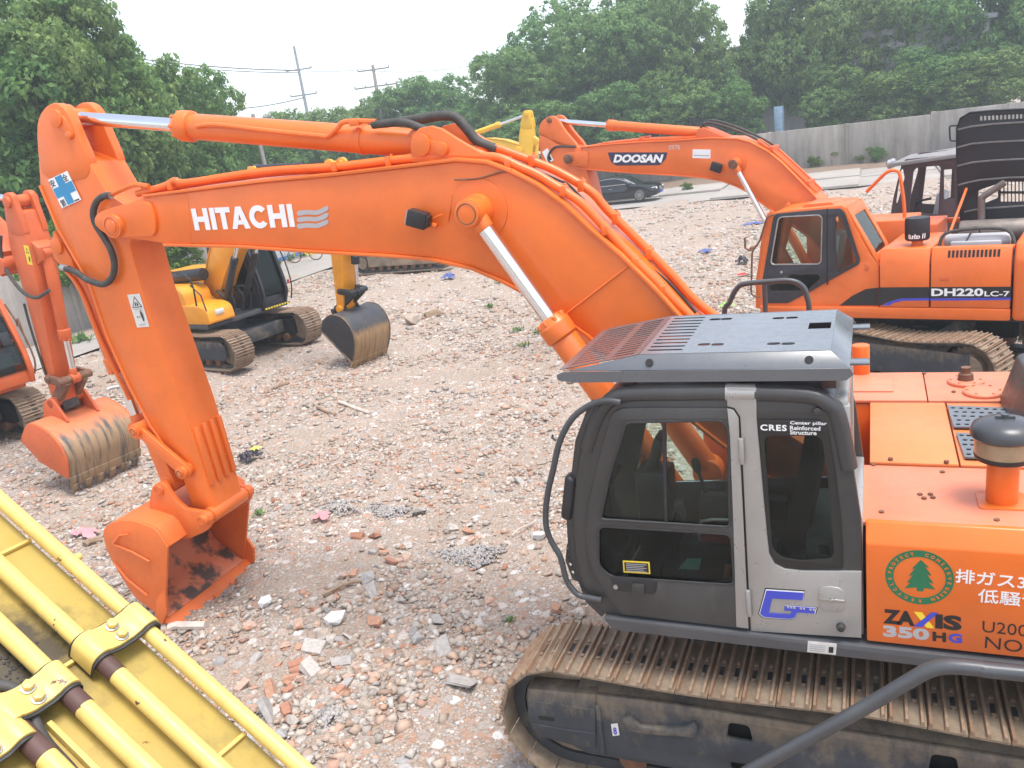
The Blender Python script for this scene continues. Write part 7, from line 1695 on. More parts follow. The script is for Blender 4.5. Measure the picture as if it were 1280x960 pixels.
for (qx_, qy_), sd_x, nn_ in ((q_, 0.55, 70), (q2_, 0.7, 35), (q3_, 0.45, 35)):
    px_ = np.concatenate([px_, qx_ + r.normal(0, sd_x, nn_)]); py_ = np.concatenate([py_, qy_ + r.normal(0, sd_x*0.8, nn_)]); ps_ = np.concatenate([ps_, 0.06 + 0.11*r.random(nn_)**1.8])
for k in range(len(px_)):
    kd = ('brick', 'stone', 'slab')[int(r.choice(3, p=[0.45, 0.38, 0.17]))]; ti = int(r.integers(len(tones[kd]))); s = float(ps_[k])*(1.25 if kd == 'slab' else 1.0)
    o = link(LAB[kd][0], CH[kd, ti, int(r.integers(4))])
    tag(o, LAB[kd][1] % TONE[kd][ti], LAB[kd][2], LAB[kd][3])
    o.scale = (s, s, s); o.rotation_euler = (r.normal(0, 0.30), r.normal(0, 0.30), r.uniform(0, 6.28))
    o.location = (px_[k], py_[k], float(gh(px_[k], py_[k])) + s*0.16)
def one(kind, ti, x, y, size, label, cat, mat=None, name=None, yaw=0.4):
    me = CH[kind, ti, 1].copy()
    if mat: me.materials.clear(); me.materials.append(M[mat])
    o = link(name or LAB[kind][0], me); tag(o, label, cat); o.scale = (size,)*3
    o.rotation_euler = (0.1, 0.15, yaw); o.location = (x, y, float(gh(x, y)) + size*0.28)
    return o
M['oldwood'] = plain('weathered_wood', (0.30, 0.21, 0.14), 0.85, 0, 0.35, 7, 0.4); 
M['limestone'] = plain('white_stone', (0.62, 0.61, 0.59), 0.85, 0, 0.1, 8, 0.4)
(x, y), = [(5.118, 0.012)]; one('stone', 0, x, y, 0.19, 'white angular rock, the brightest stone right of the orange bucket', 'rock', 'limestone', 'rock')
(x, y), = [(6.112, -0.073)]; one('stone', 0, x, y, 0.14, 'small white rock close to the bucket teeth', 'rock', 'limestone', 'rock', 1.0)
(x, y), = [(3.581, -2.135)]; one('stone', 1, x, y, 0.15, 'chalky white lump left of the cab grab rail', 'rock', 'limestone', 'rock', 2.0)
(x, y), = [(11.401, -14.146)]; one('brick', 0, x, y, 0.42, 'brown angled board piece standing up in the middle of the lot', 'board', 'oldwood', 'board_piece', 0.8)
(x, y), = [(11.621, -13.36)]; one('stone', 1, x, y, 0.42, 'pale rounded boulder in the middle of the lot', 'rock', None, 'rock', 0.2)
(x, y), = [(2.842, -0.638)]; one('brick', 1, x, y, 0.16, 'salmon brick half beside the near crawler', 'brick', None, 'brick_piece', 0.2)
# heaps of grey chippings
def heap(px, py, rx, ry, hgt, label, seed, n=900, tone=((0.36, 0.36, 0.37), (0.46, 0.45, 0.44), (0.24, 0.24, 0.25), (0.42, 0.37, 0.32))):
    r = np.random.default_rng(seed)
    a = r.uniform(0, 6.283, n); q = r.random(n)**0.62; k_ = 1 + 0.28*np.sin(2*a + seed) + 0.22*np.sin(3*a + 2*seed) + 0.12*np.sin(7*a); x, y = px + rx*q*k_*np.cos(a), py + ry*q*k_*np.sin(a)
    z = gh(x, y) + hgt*(1 - q**1.6)
    s = r.uniform(0.015, 0.04, n)
    P = BOX_V[None]*(1 + r.uniform(-.3, .3, (n, 8, 1)))*r.uniform(0.4, 1.0, (n, 1, 3)); P = np.einsum('nij,nkj->nki', rot_rand(r, n), P)*s[:, None, None]*0.5 + np.stack([x, y, z], -1)[:, None]
    F_ = (BOX_F[None] + (np.arange(n)*8)[:, None, None]).reshape(-1, 3)
    T = np.repeat(np.array(tone)[r.choice(len(tone), n)], 8, 0)
    me = bpy.data.meshes.new('gravel'); np_mesh(me, P.reshape(-1, 3), F_.ravel(), np.full(len(F_), 3))
    ca = me.color_attributes.new('tone', 'FLOAT_COLOR', 'POINT'); ca.data.foreach_set('color', np.concatenate([T, np.ones((len(T), 1))], 1).astype(np.float32).ravel())
    me.materials.append(M['stone']); o = link('gravel', me); o['kind'] = 'stuff'; o['label'] = label
(x, y), = [(4.286, -1.567)]; heap(x, y, 0.36, 0.24, 0.07, 'grey chippings in a low heap in the middle of the lot', 51)
(x, y), = [(5.933, -2.467)]; heap(x, y, 0.30, 0.22, 0.05, 'grey chippings spilled right of the bucket', 52, 500)
(x, y), = [(6.63, -2.332)]; heap(x, y, 0.28, 0.2, 0.05, 'grey chippings spilled close to the pink rag', 53, 400)
(x, y), = [(4.238, 1.354)]; heap(x, y, 0.16, 0.12, 0.05, 'grey chippings near the bottom edge', 54, 300)

# ---------------------------------------------------------------- litter
def crumple(name, x, y, sx, sy, h, mat, seed, label, cat):
    r = np.random.default_rng(seed); bm = bmesh.new()
    bmesh.ops.create_grid(bm, x_segments=12, y_segments=10, size=0.5)
    for v_ in bm.verts:
        a = math.atan2(v_.co.y, v_.co.x); k = 1 + 0.25*math.sin(3*a + seed) + 0.15*math.sin(7*a)
        v_.co.x *= sx*k; v_.co.y *= sy*k
        e = min(1.0, 2.2*max(abs(v_.co.x)/sx, abs(v_.co.y)/sy))
        v_.co.z = float(gh(x + v_.co.x, y + v_.co.y) - gh(x, y)) + 0.03 + h*(1 - e**2)*0.8 + h*r.random()*0.55
    bmesh.ops.subdivide_edges(bm, edges=bm.edges, cuts=1, use_grid_fill=True, smooth=0.6)
    me = bpy.data.meshes.new(name); bm.to_mesh(me); bm.free()
    me.polygons.foreach_set('use_smooth', [True]*len(me.polygons)); me.materials.append(M[mat])
    o = link(name, me); o.location = (x, y, float(gh(x, y)) + 0.015); return tag(o, label, cat)
M['pink'] = plain('faded_pink_cloth', (0.62, 0.28, 0.30), 0.9, 0, 0.2, 9)
M['bag'] = plain('black_bag_film', (0.022, 0.016, 0.024), 0.38, 0, 0.3, 9)
M['bluefilm'] = plain('blue_film', (0.10, 0.13, 0.34), 0.5); M['greenfilm'] = plain('green_film', (0.30, 0.55, 0.10), 0.5); M['lime'] = plain('yellow_green_film', (0.55, 0.60, 0.12), 0.5)
for nm, (x, y), sx, sy, h, mt, lb, ct in (
    ('rag', (10.231, -1.175), 0.38, 0.22, 0.07, 'pink', 'faded pink rag lying between the yellow boom and the bucket', 'rag'),
    ('rag', (6.704, -2.035), 0.22, 0.18, 0.05, 'pink', 'small pink rag right of the orange bucket', 'rag'),
    ('plastic_bag', (9.706, -4.084), 0.34, 0.26, 0.13, 'bag', 'crumpled black plastic bag on the rubble right of the arm', 'plastic bag'),
    ('plastic_scrap', (9.836, -4.434), 0.16, 0.14, 0.05, 'lime', 'yellow green scrap beside the black plastic bag', 'plastic scrap'),
    ('plastic_scrap', (13.843, -20.065), 0.45, 0.3, 0.16, 'bluefilm', 'dark blue scrap near the far yellow crawler', 'plastic scrap'),
    ('plastic_scrap', (5.067, -22.081), 0.4, 0.3, 0.10, 'bluefilm', 'dark blue scrap under the second boom', 'plastic scrap'),
    ('plastic_scrap', (4.125, -27.533), 0.7, 0.3, 0.06, 'bluefilm', 'long blue sheet by the mirror of the second cab', 'plastic scrap'),
    ('plastic_scrap', (3.455, -19.263), 0.3, 0.3, 0.2, 'bag', 'black scrap left of the second cab', 'plastic scrap'),
    ('plastic_scrap', (3.058, -13.6), 0.28, 0.22, 0.10, 'greenfilm', 'green scrap left of the grey handrail', 'plastic scrap'),
    ('plastic_scrap', (3.21, -17.415), 0.25, 0.2, 0.05, 'red', 'small red scrap left of the second cab', 'plastic scrap')):
    crumple(nm, x, y, sx, sy, h, mt, int(abs(x*37)) % 90 + 1, lb, ct)
M['palewood'] = plain('pale_splintered_wood', (0.55, 0.47, 0.40), 0.85, 0, 0.2, 9, 0.4)
def stick(p, q, r, mat, label, name='stick', cat='stick'):
    P, Q = Vector((*p, 0)), Vector((*q, 0)); P.z = float(gh(*p)) + 0.03; Q.z = float(gh(*q)) + 0.04
    b = MB(); Mid = (P + Q)/2 + Vector((0.03, 0.02, 0.02)); b.tube([P, P.lerp(Mid, .5) + Vector((0.01, -0.02, 0.004)), Mid, Q], r, 7)
    return tag(b.build(name, mat, None, 0.0), label, cat)
stick(*[(6.942, 0.545), (6.508, 0.445)], 0.045, 'palewood', 'pale splintered wood piece in front of the bucket tip', 'wood_piece', 'wood')
stick(*[(5.255, -0.73), (5.52, -0.343)], 0.018, 'oldwood', 'brown twig right of the white rock')
stick(*[(3.917, -2.059), (3.759, -2.419)], 0.010, 'palewood', 'thin pale stick left of the cab')
stick(*[(9.975, -0.928), (9.875, -1.13)], 0.05, 'oldwood', 'dark rotten branch beside the pink rag')
stick(*[(12.086, -7.811), (11.855, -8.088)], 0.035, 'oldwood', 'dark wood piece below the worn black bucket')
stick(*[(9.893, -6.4), (9.167, -5.972)], 0.03, 'oldwood', 'dark bent root on the lot left of the slotted guard')
stick(*[(9.603, -6.729), (8.561, -6.203)], 0.035, 'palewood', 'grey plank end lying on the lot')
stick(*[(17.208, -7.766), (16.956, -8.009)], 0.04, 'limestone', 'white plastic pipe end behind the arm', 'pipe_piece', 'pipe')
# weeds
M['weed'] = plain('weed_leaf', (0.10, 0.19, 0.05), 0.7, 0, 0.4, 3, 0)
def weed(x, y, s, seed, label):
    r = np.random.default_rng(seed); b = MB(); z0 = float(gh(x, y))
    for i in range(46):
        a = r.uniform(0, 6.28); l = s*r.uniform(0.35, 1.0); e = r.uniform(0.3, 1.3)
        p = Vector((x + r.normal(0, s*.35), y + r.normal(0, s*.35), z0 + 0.02)); d = Vector((math.cos(a)*math.cos(e), math.sin(a)*math.cos(e), math.sin(e)))*l; w = Vector((-math.sin(a), math.cos(a), 0))*l*0.14
        b.add([p, p + d*.5 + w, p + d, p + d*.5 - w], [(0, 1, 2, 3)])
    o = b.build('weed', 'weed'); return tag(o, label, 'weed', 'weeds on the lot')
for k, ((x, y), s, lb) in enumerate(zip([(3.27, -0.429), (7.752, -1.995), (7.945, -12.224), (7.228, -11.69), (9.903, -14.85), (11.221, -18.812), (23.836, -12.606), (7.168, -10.648)], (0.07, 0.10, 0.16, 0.14, 0.18, 0.2, 0.45, 0.15),
    ('tiny green weed in front of the near crawler', 'green weed right of the orange bucket', 'low weed patch left of the chromed rod, middle one', 'low weed patch nearest the boom cylinder', 'low weed patch under the bend of the orange boom', 'low weed patch farthest off, under the boom belly', 'tall grass tuft at the foot of the left wall', 'low weed patch above the slotted guard tip'))):
    weed(x, y, s, 60 + k, lb)

# ---------------------------------------------------------------- concrete road, walls
def conc(name, col, stain=0.55, scale=0.6):
    m, t, b = nodes(name)
    v = coords(t); vs = coords(t, (1.2, 1.2, 0.12))
    n1 = noise(t, v, scale, 7, 0.65); n2 = noise(t, vs, scale*2.5, 8, 0.7); n3 = noise(t, v, 14, 5, 0.7)
    c = mix(t, ramp(t, n1, [(0.35, (0, 0, 0)), (0.68, (1, 1, 1))]), col, tuple(x*0.72 for x in col))
    c = mix(t, ramp(t, n2, [(0.44, (0, 0, 0)), (0.68, (stain,)*3)]), c, (0.13, 0.12, 0.09))
    c = mix(t, ramp(t, n3, [(0.3, (0.0,)*3), (0.7, (0.25,)*3)]), c, tuple(min(1, x*1.25) for x in col))
    t.links.new(c, b.inputs['Base Color']); b.inputs['Roughness'].default_value = 0.9; bump(t, b, n3, 0.25, 0.02)
    return m
M['concrete'] = conc('stained_concrete_wall', (0.40, 0.36, 0.325), 0.8); M['slab'] = conc('concrete_slab', (0.40, 0.36, 0.32), 0.2, 0.35); M['roadmat'] = conc('worn_road', (0.38, 0.345, 0.31), 0.2, 0.3)
b = MB(); b.add([(30, -46.5, 0.0), (30, -37.9, 0.0), (-2, -37.9, 0.0), (-30, -42, 0.0), (-30, -48, 0.0)], [(0, 1, 2, 3, 4)])
road = b.build('road', 'roadmat'); road['kind'] = 'structure'; road.location.z = 0.012
r = np.random.default_rng(9)
for i in range(12):
    for j in range(2):
        x0 = 22 - i*3.6; x1 = x0 - 3.52; f0 = lambda x: -37.9 - max(0, -2 - x)*0.145; f1 = lambda x: -46.3 - max(0, -2 - x)*0.05
        ya, yb_2 = (0.02, 0.49) if j == 0 else (0.51, 0.98)
        v_ = [(x, f0(x) + (f1(x) - f0(x))*t) for x, t in ((x0, ya), (x1, ya), (x1, yb_2), (x0, yb_2))]
        h0 = r.uniform(0.03, 0.09)
        b = MB(); b.prism([(p[0], p[1]) for p in v_], -0.05, h0, None, lambda u, v, w: (u, v, w))
        o = b.build('concrete_slab', 'slab', road, 0.015); o.rotation_euler = (r.normal(0, 0.001), r.normal(0, 0.001), 0)
b = MB(); b.add([(21.9, -6, 0.0), (26.0, -6, 0.0), (27.6, -38, 0.0), (21.5, -38, 0.0), (22.2, -25, 0)], [(0, 1, 2, 3, 4)])
o = b.build('side_road', 'roadmat'); o['kind'] = 'structure'; o.location.z = 0.014
def wall(name, pts, h, th, label, mat='concrete', panel=3.0, cap=True, posts=True, step=None):
    e = empty(name, (0, 0, 0), 0, label, 'wall')
    k = 0
    for (p, q) in zip(pts[:-1], pts[1:]):
        P, Q = Vector((*p, 0)), Vector((*q, 0)); L = (Q - P).length; d = (Q - P)/L; n_ = Vector((-d.y, d.x, 0)); m_ = max(1, int(L/panel))
        for i in range(m_):
            a, c = P + d*(L*i/m_ + 0.02), P + d*(L*(i + 1)/m_ - 0.02)
            hh_ = h + (step(a.x) if step else 0)
            b = MB(); b.obox((a + c)/2 + Vector((0, 0, hh_/2 - 0.1)), d*((c - a).length/2), n_*th/2, Vector((0, 0, hh_/2 + 0.1))); b.build('wall_panel', mat, e, 0.02)
            if posts:
                b = MB(); b.obox(P + d*(L*i/m_) + Vector((0, 0, hh_/2)), d*0.10, n_*(th/2 + 0.04), Vector((0, 0, hh_/2 + 0.03))); b.build('wall_post', mat, e, 0.02)
    return e
wall('concrete_wall', [(24.5, -56.2), (6.0, -52.4), (-3.4, -49.9), (-26, -44.0)], 2.45, 0.24, 'stained grey concrete boundary wall behind the parked car and the road', step=lambda x: 0.12 if x < -3.0 else 0.0, panel=3.4)
wall('concrete_wall', [(25.3, -3), (25.9, -14.4), (26.9, -25.4)], 2.5, 0.22, 'grey concrete wall along the side road at the left')
M['hoard_white'] = plain('white_hoarding', (0.62, 0.64, 0.66), 0.6, 0, 0.1); M['hoard_blue'] = plain('blue_hoarding', (0.06, 0.16, 0.42), 0.55)
hw = empty('hoarding', (0, 0, 0), 0, 'white and blue painted hoarding behind the yellow bicycle', 'wall')
for k in range(4):
    weed(26.7, -25.6 - k*1.1, 0.38, 90 + k, 'tall weeds at the foot of the white hoarding, %s' % ('end nearest the amber excavator', 'second clump along it', 'third clump along it', 'farthest clump')[k])
for i in range(5):
    P, Q = Vector((27.2 - i*0.0, -25.7 - i*2.4, 0)), Vector((27.2, -25.7 - (i + 1)*2.4 + 0.04, 0))
    for z0, z1, mt in ((0.0, 0.26, 'hoard_blue'), (0.26, 2.1, 'hoard_white')):
        b = MB(); b.box(P.x, P.x + 0.12 - (0.012 if z0 else 0), Q.y, P.y, z0, z1); b.build('wall_panel', mt, hw, 0.01)

# ================================================================ black saloon car on the back road
CA = empty('parked_car', (13.2, -41.0, 0.085), rad(178), 'black saloon car with a bright window line, parked on the concrete road by the wall', 'car')
M['car_black'] = plain('black_car_paint', (0.012, 0.013, 0.018), 0.12, 0, 0.1, 3, 0)
M['car_black'].node_tree.nodes['Principled BSDF'].inputs['Coat Weight'].default_value = 0.25
M['car_glass'] = plain('car_window', (0.02, 0.024, 0.03), 0.08, 0, 0.05, 3, 0)
M['car_glass'].node_tree.nodes['Principled BSDF'].inputs['Specular IOR Level'].default_value = 0.2
def loft(name, secs, mat, parent, ang=50):
    """body lofted through cross sections given as (x, [(y, z), ...]) for one half, mirrored"""
    b = MB(); k = len(secs[0][1]); v = []
    for x, p in secs:
        v += [(x, y, z) for y, z in p] + [(x, -y, z) for y, z in p[::-1]]
    w = 2*k; f = []
    for i in range(len(secs) - 1):
        f += [(i*w + j, i*w + j + 1, (i + 1)*w + j + 1, (i + 1)*w + j) for j in range(w - 1)]
        f += [(i*w + w - 1, i*w, (i + 1)*w, (i + 1)*w + w - 1)]
    f += [tuple(range(w)), tuple(range((len(secs) - 1)*w, len(secs)*w))[::-1]]
    b.add(v, f); return b.build(name, mat, parent, 0, ang=ang)
def sec(hw, z0, zs, zt, ht): return [(hw*0.90, z0), (hw*0.99, z0 + 0.12), (hw, (z0 + zs)/2), (hw*0.985, zs), (hw*0.90, zt - 0.02), (ht, zt)]
body = loft('body', [(x, sec(hw, z0, zs, zt, ht)) for x, hw, z0, zs, zt, ht in (
    (-2.45, 0.70, 0.42, 0.72, 0.86, 0.5), (-2.38, 0.84, 0.30, 0.80, 0.98, 0.6), (-2.1, 0.91, 0.22, 0.86, 1.04, 0.68), (-1.4, 0.93, 0.19, 0.90, 1.04, 0.7), (0.0, 0.93, 0.19, 0.90, 1.01, 0.72), (0.9, 0.93, 0.19, 0.88, 0.99, 0.72),
    (1.6, 0.92, 0.20, 0.80, 0.91, 0.66), (2.1, 0.88, 0.22, 0.70, 0.82, 0.6), (2.35, 0.78, 0.26, 0.60, 0.73, 0.5), (2.45, 0.62, 0.34, 0.52, 0.62, 0.4))], 'car_black', CA, 35)
def gsec(hw, z0, zt, ht): return [(hw, z0), (hw*0.97, z0 + (zt - z0)*0.4), (ht + (hw - ht)*0.35, z0 + (zt - z0)*0.85), (ht, zt), (ht*0.5, zt + 0.015)]
loft('roof', [(x, gsec(hw, 0.94, zt, ht)) for x, hw, zt, ht in ((-1.95, 0.70, 0.99, 0.60), (-1.5, 0.78, 1.22, 0.62), (-1.0, 0.82, 1.39, 0.60), (-0.4, 0.84, 1.46, 0.60), (0.2, 0.84, 1.44, 0.60), (0.65, 0.83, 1.30, 0.62), (1.15, 0.80, 1.02, 0.66), (1.25, 0.78, 0.97, 0.66))], 'car_black', CA, 35)
win = smooth_poly([(-1.62, 1.02), (-1.3, 1.20), (-0.85, 1.33), (-0.3, 1.375), (0.2, 1.34), (0.6, 1.20), (0.92, 1.02), (0.4, 1.00), (-0.6, 1.00)], 3)
for s in (1, -1):
    tilt = ((0, s*0.862, 1.0), (1, 0, 0), (0, -s*0.30, 0.955), (0, s*0.955, 0.30))
    wf = [(p[0], p[1] - 1.0) for p in win]
    plate('side_window', wf, [], tilt, 0.012, 'car_glass', CA, 0.002)
    b = MB(); o_, u_, v_, n_ = (Vector(q) for q in tilt); b.tube([o_ + u_*p[0] + v_*p[1] + n_*0.008 for p in wf + wf[:1]], 0.022, 6); b.build('window_trim', 'steel', CA)
    b = MB(); b.obox(o_ + u_*(-0.28) + v_*0.19 + n_*0.004, u_*0.035, v_*0.18, n_*0.01); b.build('door_pillar', 'black', CA)
    b = MB(); b.obox((0.80, s*0.99, 1.03), (0.07, 0, 0), (0, 0.10, 0), (0, 0, 0.06)); b.build('wing_mirror', 'car_black', CA, 0.03)
    for x in (-1.35, -0.30): 
        b = MB(); b.box(x, x + 0.2, s*0.925, s*0.945, 0.80, 0.83); b.build('door_handle', 'steel', CA, 0.005)
    for x in (-1.0, 0.05, 1.05):
        b = MB(); b.tube([(x, s*0.930, 0.30), (x + 0.02, s*0.936, 0.6), (x, s*0.925, 0.90)], 0.006, 5); b.build('door_seam', 'dark', CA)
    b = MB(); b.obox((2.24, s*0.66, 0.64), (0.14, -s*0.09, 0), (s*0.05, 0.10, 0), (0, 0, 0.06)); b.build('headlight', 'white', CA, 0.02)
    for x in (1.45, -1.47):
        b = MB(); b.lathe([(0.20, -0.10), (0.31, -0.10), (0.335, -0.06), (0.335, 0.06), (0.31, 0.10), (0.20, 0.10)], (x, s*0.845, 0.335), (0, s, 0), 30); w_ = b.build('wheel', 'rubber', CA, 0.006)
        b = MB(); b.lathe([(0.235, 0.09), (0.245, 0.108), (0.22, 0.108), (0.21, 0.075), (0.0, 0.075)], (x, s*0.845, 0.335), (0, s, 0), 30)
        for k in range(10):
            a = k*0.6283; d = Vector((math.cos(a), 0, math.sin(a))); b.obox(Vector((x, s*0.945, 0.335)) + d*0.125, d*0.10, Vector((-d.z, 0, d.x))*0.018, (0, 0.008, 0))
        b.build('rim', 'steel', w_, 0.002)
b = MB(); b.box(2.42, 2.47, -0.26, -0.02, 0.50, 0.68); b.box(2.42, 2.47, 0.02, 0.26, 0.50, 0.68); b.build('grille', 'steel', CA, 0.02)
b = MB(); b.box(2.45, 2.48, -0.22, 0.22, 0.34, 0.44); b.build('number_plate', 'blue', CA, 0.004)

# ================================================================ yellow bicycle by the hoarding
(x, y), = [(25.409, -27.322)]
BI = empty('bicycle', (x, y, 0.02), rad(24), 'yellow bicycle parked on the side road by the blue and white hoarding', 'bicycle')
for wx in (-0.53, 0.53):
    b = MB(); c = [(wx + 0.32*math.cos(a*0.2618), 0, 0.33 + 0.32*math.sin(a*0.2618)) for a in range(25)]; b.tube(c, 0.024, 6)
    w_ = b.build('wheel', 'rubber', BI)
    b = MB()
    for k in range(9): a = k*0.698; b.cyl((wx, 0, 0.33), (wx + 0.31*math.cos(a), 0, 0.33 + 0.31*math.sin(a)), 0.005, n=5)
    b.cyl((wx, -0.05, 0.33), (wx, 0.05, 0.33), 0.03, n=10); b.build('spokes', 'steel', w_)
b = MB()
for p, q in (((-0.53, 0, 0.33), (-0.12, 0, 0.30)), ((-0.12, 0, 0.30), (-0.24, 0, 0.85)), ((-0.12, 0, 0.30), (0.38, 0, 0.72)), ((-0.2, 0, 0.68), (0.38, 0, 0.78)), ((-0.53, 0, 0.33), (-0.22, 0, 0.75)), ((0.53, 0, 0.33), (0.36, 0, 0.95))): b.cyl(p, q, 0.026, n=8)
b.build('frame', 'yprint', BI)
b = MB(); b.obox((-0.27, 0, 0.90), (0.14, 0, 0.01), (0, 0.08, 0), (0, 0, 0.035)); b.build('saddle', 'black', BI, 0.03)
b = MB(); b.tube([(0.22, -0.28, 1.02), (0.33, -0.2, 1.05), (0.36, 0, 1.0), (0.33, 0.2, 1.05), (0.22, 0.28, 1.02)], 0.016, 7, smooth=3); b.build('handlebar', 'black', BI)
b = MB(); b.obox((0.58, 0, 0.85), (0.14, 0, 0), (0, 0.15, 0), (0, 0, 0.10)); b.build('basket', 'yprint', BI, 0.02)

# ================================================================ trees
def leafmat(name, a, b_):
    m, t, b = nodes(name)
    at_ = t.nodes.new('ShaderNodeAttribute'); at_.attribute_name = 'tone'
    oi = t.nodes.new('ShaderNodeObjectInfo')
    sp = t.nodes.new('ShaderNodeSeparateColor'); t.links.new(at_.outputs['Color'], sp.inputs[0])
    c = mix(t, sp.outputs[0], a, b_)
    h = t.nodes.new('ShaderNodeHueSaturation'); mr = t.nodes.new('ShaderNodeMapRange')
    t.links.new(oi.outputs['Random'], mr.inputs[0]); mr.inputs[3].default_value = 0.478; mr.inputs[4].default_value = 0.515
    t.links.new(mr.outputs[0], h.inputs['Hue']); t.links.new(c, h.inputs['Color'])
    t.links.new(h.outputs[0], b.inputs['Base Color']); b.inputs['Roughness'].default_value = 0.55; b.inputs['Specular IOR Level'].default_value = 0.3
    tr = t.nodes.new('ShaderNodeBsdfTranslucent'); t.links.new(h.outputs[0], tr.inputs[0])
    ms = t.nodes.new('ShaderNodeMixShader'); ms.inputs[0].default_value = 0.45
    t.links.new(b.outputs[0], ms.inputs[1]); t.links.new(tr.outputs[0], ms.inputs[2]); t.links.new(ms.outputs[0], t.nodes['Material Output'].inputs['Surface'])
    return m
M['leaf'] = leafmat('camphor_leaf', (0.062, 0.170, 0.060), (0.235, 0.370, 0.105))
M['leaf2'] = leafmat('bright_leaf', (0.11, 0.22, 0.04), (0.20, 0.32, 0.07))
M['bark'] = plain('tree_bark', (0.14, 0.11, 0.09), 0.9, 0, 0.35, 5, 0.5)
def crown_mesh(seed, R, z0, z1, lobes, clumps, leaves, leaf=0.21, mat='leaf', spread=1.0):
    r = np.random.default_rng(seed); V = []; T = []; centres = []
    zc, zr = (z0 + z1)/2, (z1 - z0)/2
    for i in range(lobes):
        for _ in range(30):
            p = r.normal(size=3); p /= np.linalg.norm(p); q = r.random()**0.40
            c = np.array([p[0]*R*q*0.80, p[1]*R*q*0.80, zc + p[2]*zr*q*0.82])
            if all(np.linalg.norm((c - o)/np.array([1, 1, 0.9])) > R*0.30 for o, _ in centres): break
        centres.append((c, R*r.uniform(0.26, 0.44)))
    for c, lr in centres:
        d = r.normal(size=(clumps, 3)); d[:, 2] = d[:, 2]*0.9 + 0.30; d /= np.linalg.norm(d, axis=1)[:, None]
        cc = c + d*lr*np.array([1, 1, 0.82])*r.uniform(0.72, 1.06, (clumps, 1))
        cr = r.uniform(0.22, 0.42, clumps)*R*0.26
        n = clumps*leaves
        k = np.repeat(np.arange(clumps), leaves)
        off = r.normal(size=(n, 3)); off /= np.linalg.norm(off, axis=1)[:, None]; off *= (r.random(n)**0.5)[:, None]
        off[:, 2] *= 0.75
        pos = cc[k] + off*cr[k][:, None]
        nrm = d[k]*0.5 + off*0.6 + r.normal(size=(n, 3))*0.55; nrm[:, 2] += 0.25; nrm /= np.linalg.norm(nrm, axis=1)[:, None]
        tv = np.cross(nrm, r.normal(size=(n, 3))); tv /= np.linalg.norm(tv, axis=1)[:, None]; bv = np.cross(nrm, tv)
        s = leaf*r.uniform(0.6, 1.25, n)[:, None]
        quad = np.stack([pos - tv*s*0.6, pos + bv*s*0.30 + nrm*s*0.08, pos + tv*s*0.6 - nrm*s*0.10, pos - bv*s*0.30 + nrm*s*0.08], 1)
        V.append(quad.reshape(-1, 3))
        tone = np.clip(0.30 + 0.70*(off[:, 2]*0.5 + 0.5)*r.uniform(0.3, 1.4, n) + r.normal(0, 0.12, n) + np.repeat(r.normal(0, 0.13, clumps), leaves), 0, 1)  # upper leaves of each clump paler: yellow-green tips plus top light painted in
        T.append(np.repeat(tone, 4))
    V = np.concatenate(V); T = np.concatenate(T); n = len(V)//4
    me = bpy.data.meshes.new('crown'); np_mesh(me, V, np.arange(n*4), np.full(n, 4))
    ca = me.color_attributes.new('tone', 'FLOAT_COLOR', 'POINT'); ca.data.foreach_set('color', np.stack([T, T, T, np.ones_like(T)], 1).astype(np.float32).ravel())
    me.materials.append(M[mat]); return me, centres
def trunk_mesh(seed, h, r0, centres):
    r = np.random.default_rng(seed); b = MB()
    pts = [Vector((0, 0, -0.3))]
    for k in range(1, 6): pts.append(Vector((r.normal(0, 0.18)*k/3, r.normal(0, 0.18)*k/3, h*0.72*k/5)))
    pp = catmull(pts, 3); n = 9; v = []; f = []
    for i, p in enumerate(pp):
        rr = r0*(1 - 0.72*i/len(pp))*(1.35 if i == 0 else 1)
        v += [p + Vector((math.cos(6.2832*j/n), math.sin(6.2832*j/n), 0))*rr for j in range(n)]
    for i in range(len(pp) - 1): f += [(i*n + j, i*n + (j + 1) % n, (i + 1)*n + (j + 1) % n, (i + 1)*n + j) for j in range(n)]
    b.add(v, f)
    for c, lr in centres[::2]:
        s = pp[int(len(pp)*r.uniform(0.35, 0.95))]; e = Vector(c)
        mid = (s + e)/2 + Vector((0, 0, -0.25)); q = catmull([s, mid, e], 3)
        for i in range(len(q) - 1): b.cyl(q[i], q[i + 1], r0*0.34*(1 - i/len(q)*0.75), r0*0.34*(1 - (i + 1)/len(q)*0.75), 6, None, False)
    o = b.build('trunk', 'bark'); me = o.data; bpy.data.objects.remove(o); return me
TREES = []
for k in range(5):
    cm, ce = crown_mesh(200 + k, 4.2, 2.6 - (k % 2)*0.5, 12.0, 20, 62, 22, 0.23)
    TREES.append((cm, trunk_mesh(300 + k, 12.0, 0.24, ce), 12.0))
SMALL = []
for k in range(2):
    cm, ce = crown_mesh(240 + k, 2.6, 0.6, 6.0, 12, 46, 20, 0.18, 'leaf2')
    SMALL.append((cm, trunk_mesh(340 + k, 6.0, 0.14, ce), 6.0))
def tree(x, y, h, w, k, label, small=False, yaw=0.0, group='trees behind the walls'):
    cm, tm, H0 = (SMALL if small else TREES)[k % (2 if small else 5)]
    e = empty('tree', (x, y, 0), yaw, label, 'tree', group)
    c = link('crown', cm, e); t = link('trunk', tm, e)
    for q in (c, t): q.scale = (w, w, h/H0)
    return e
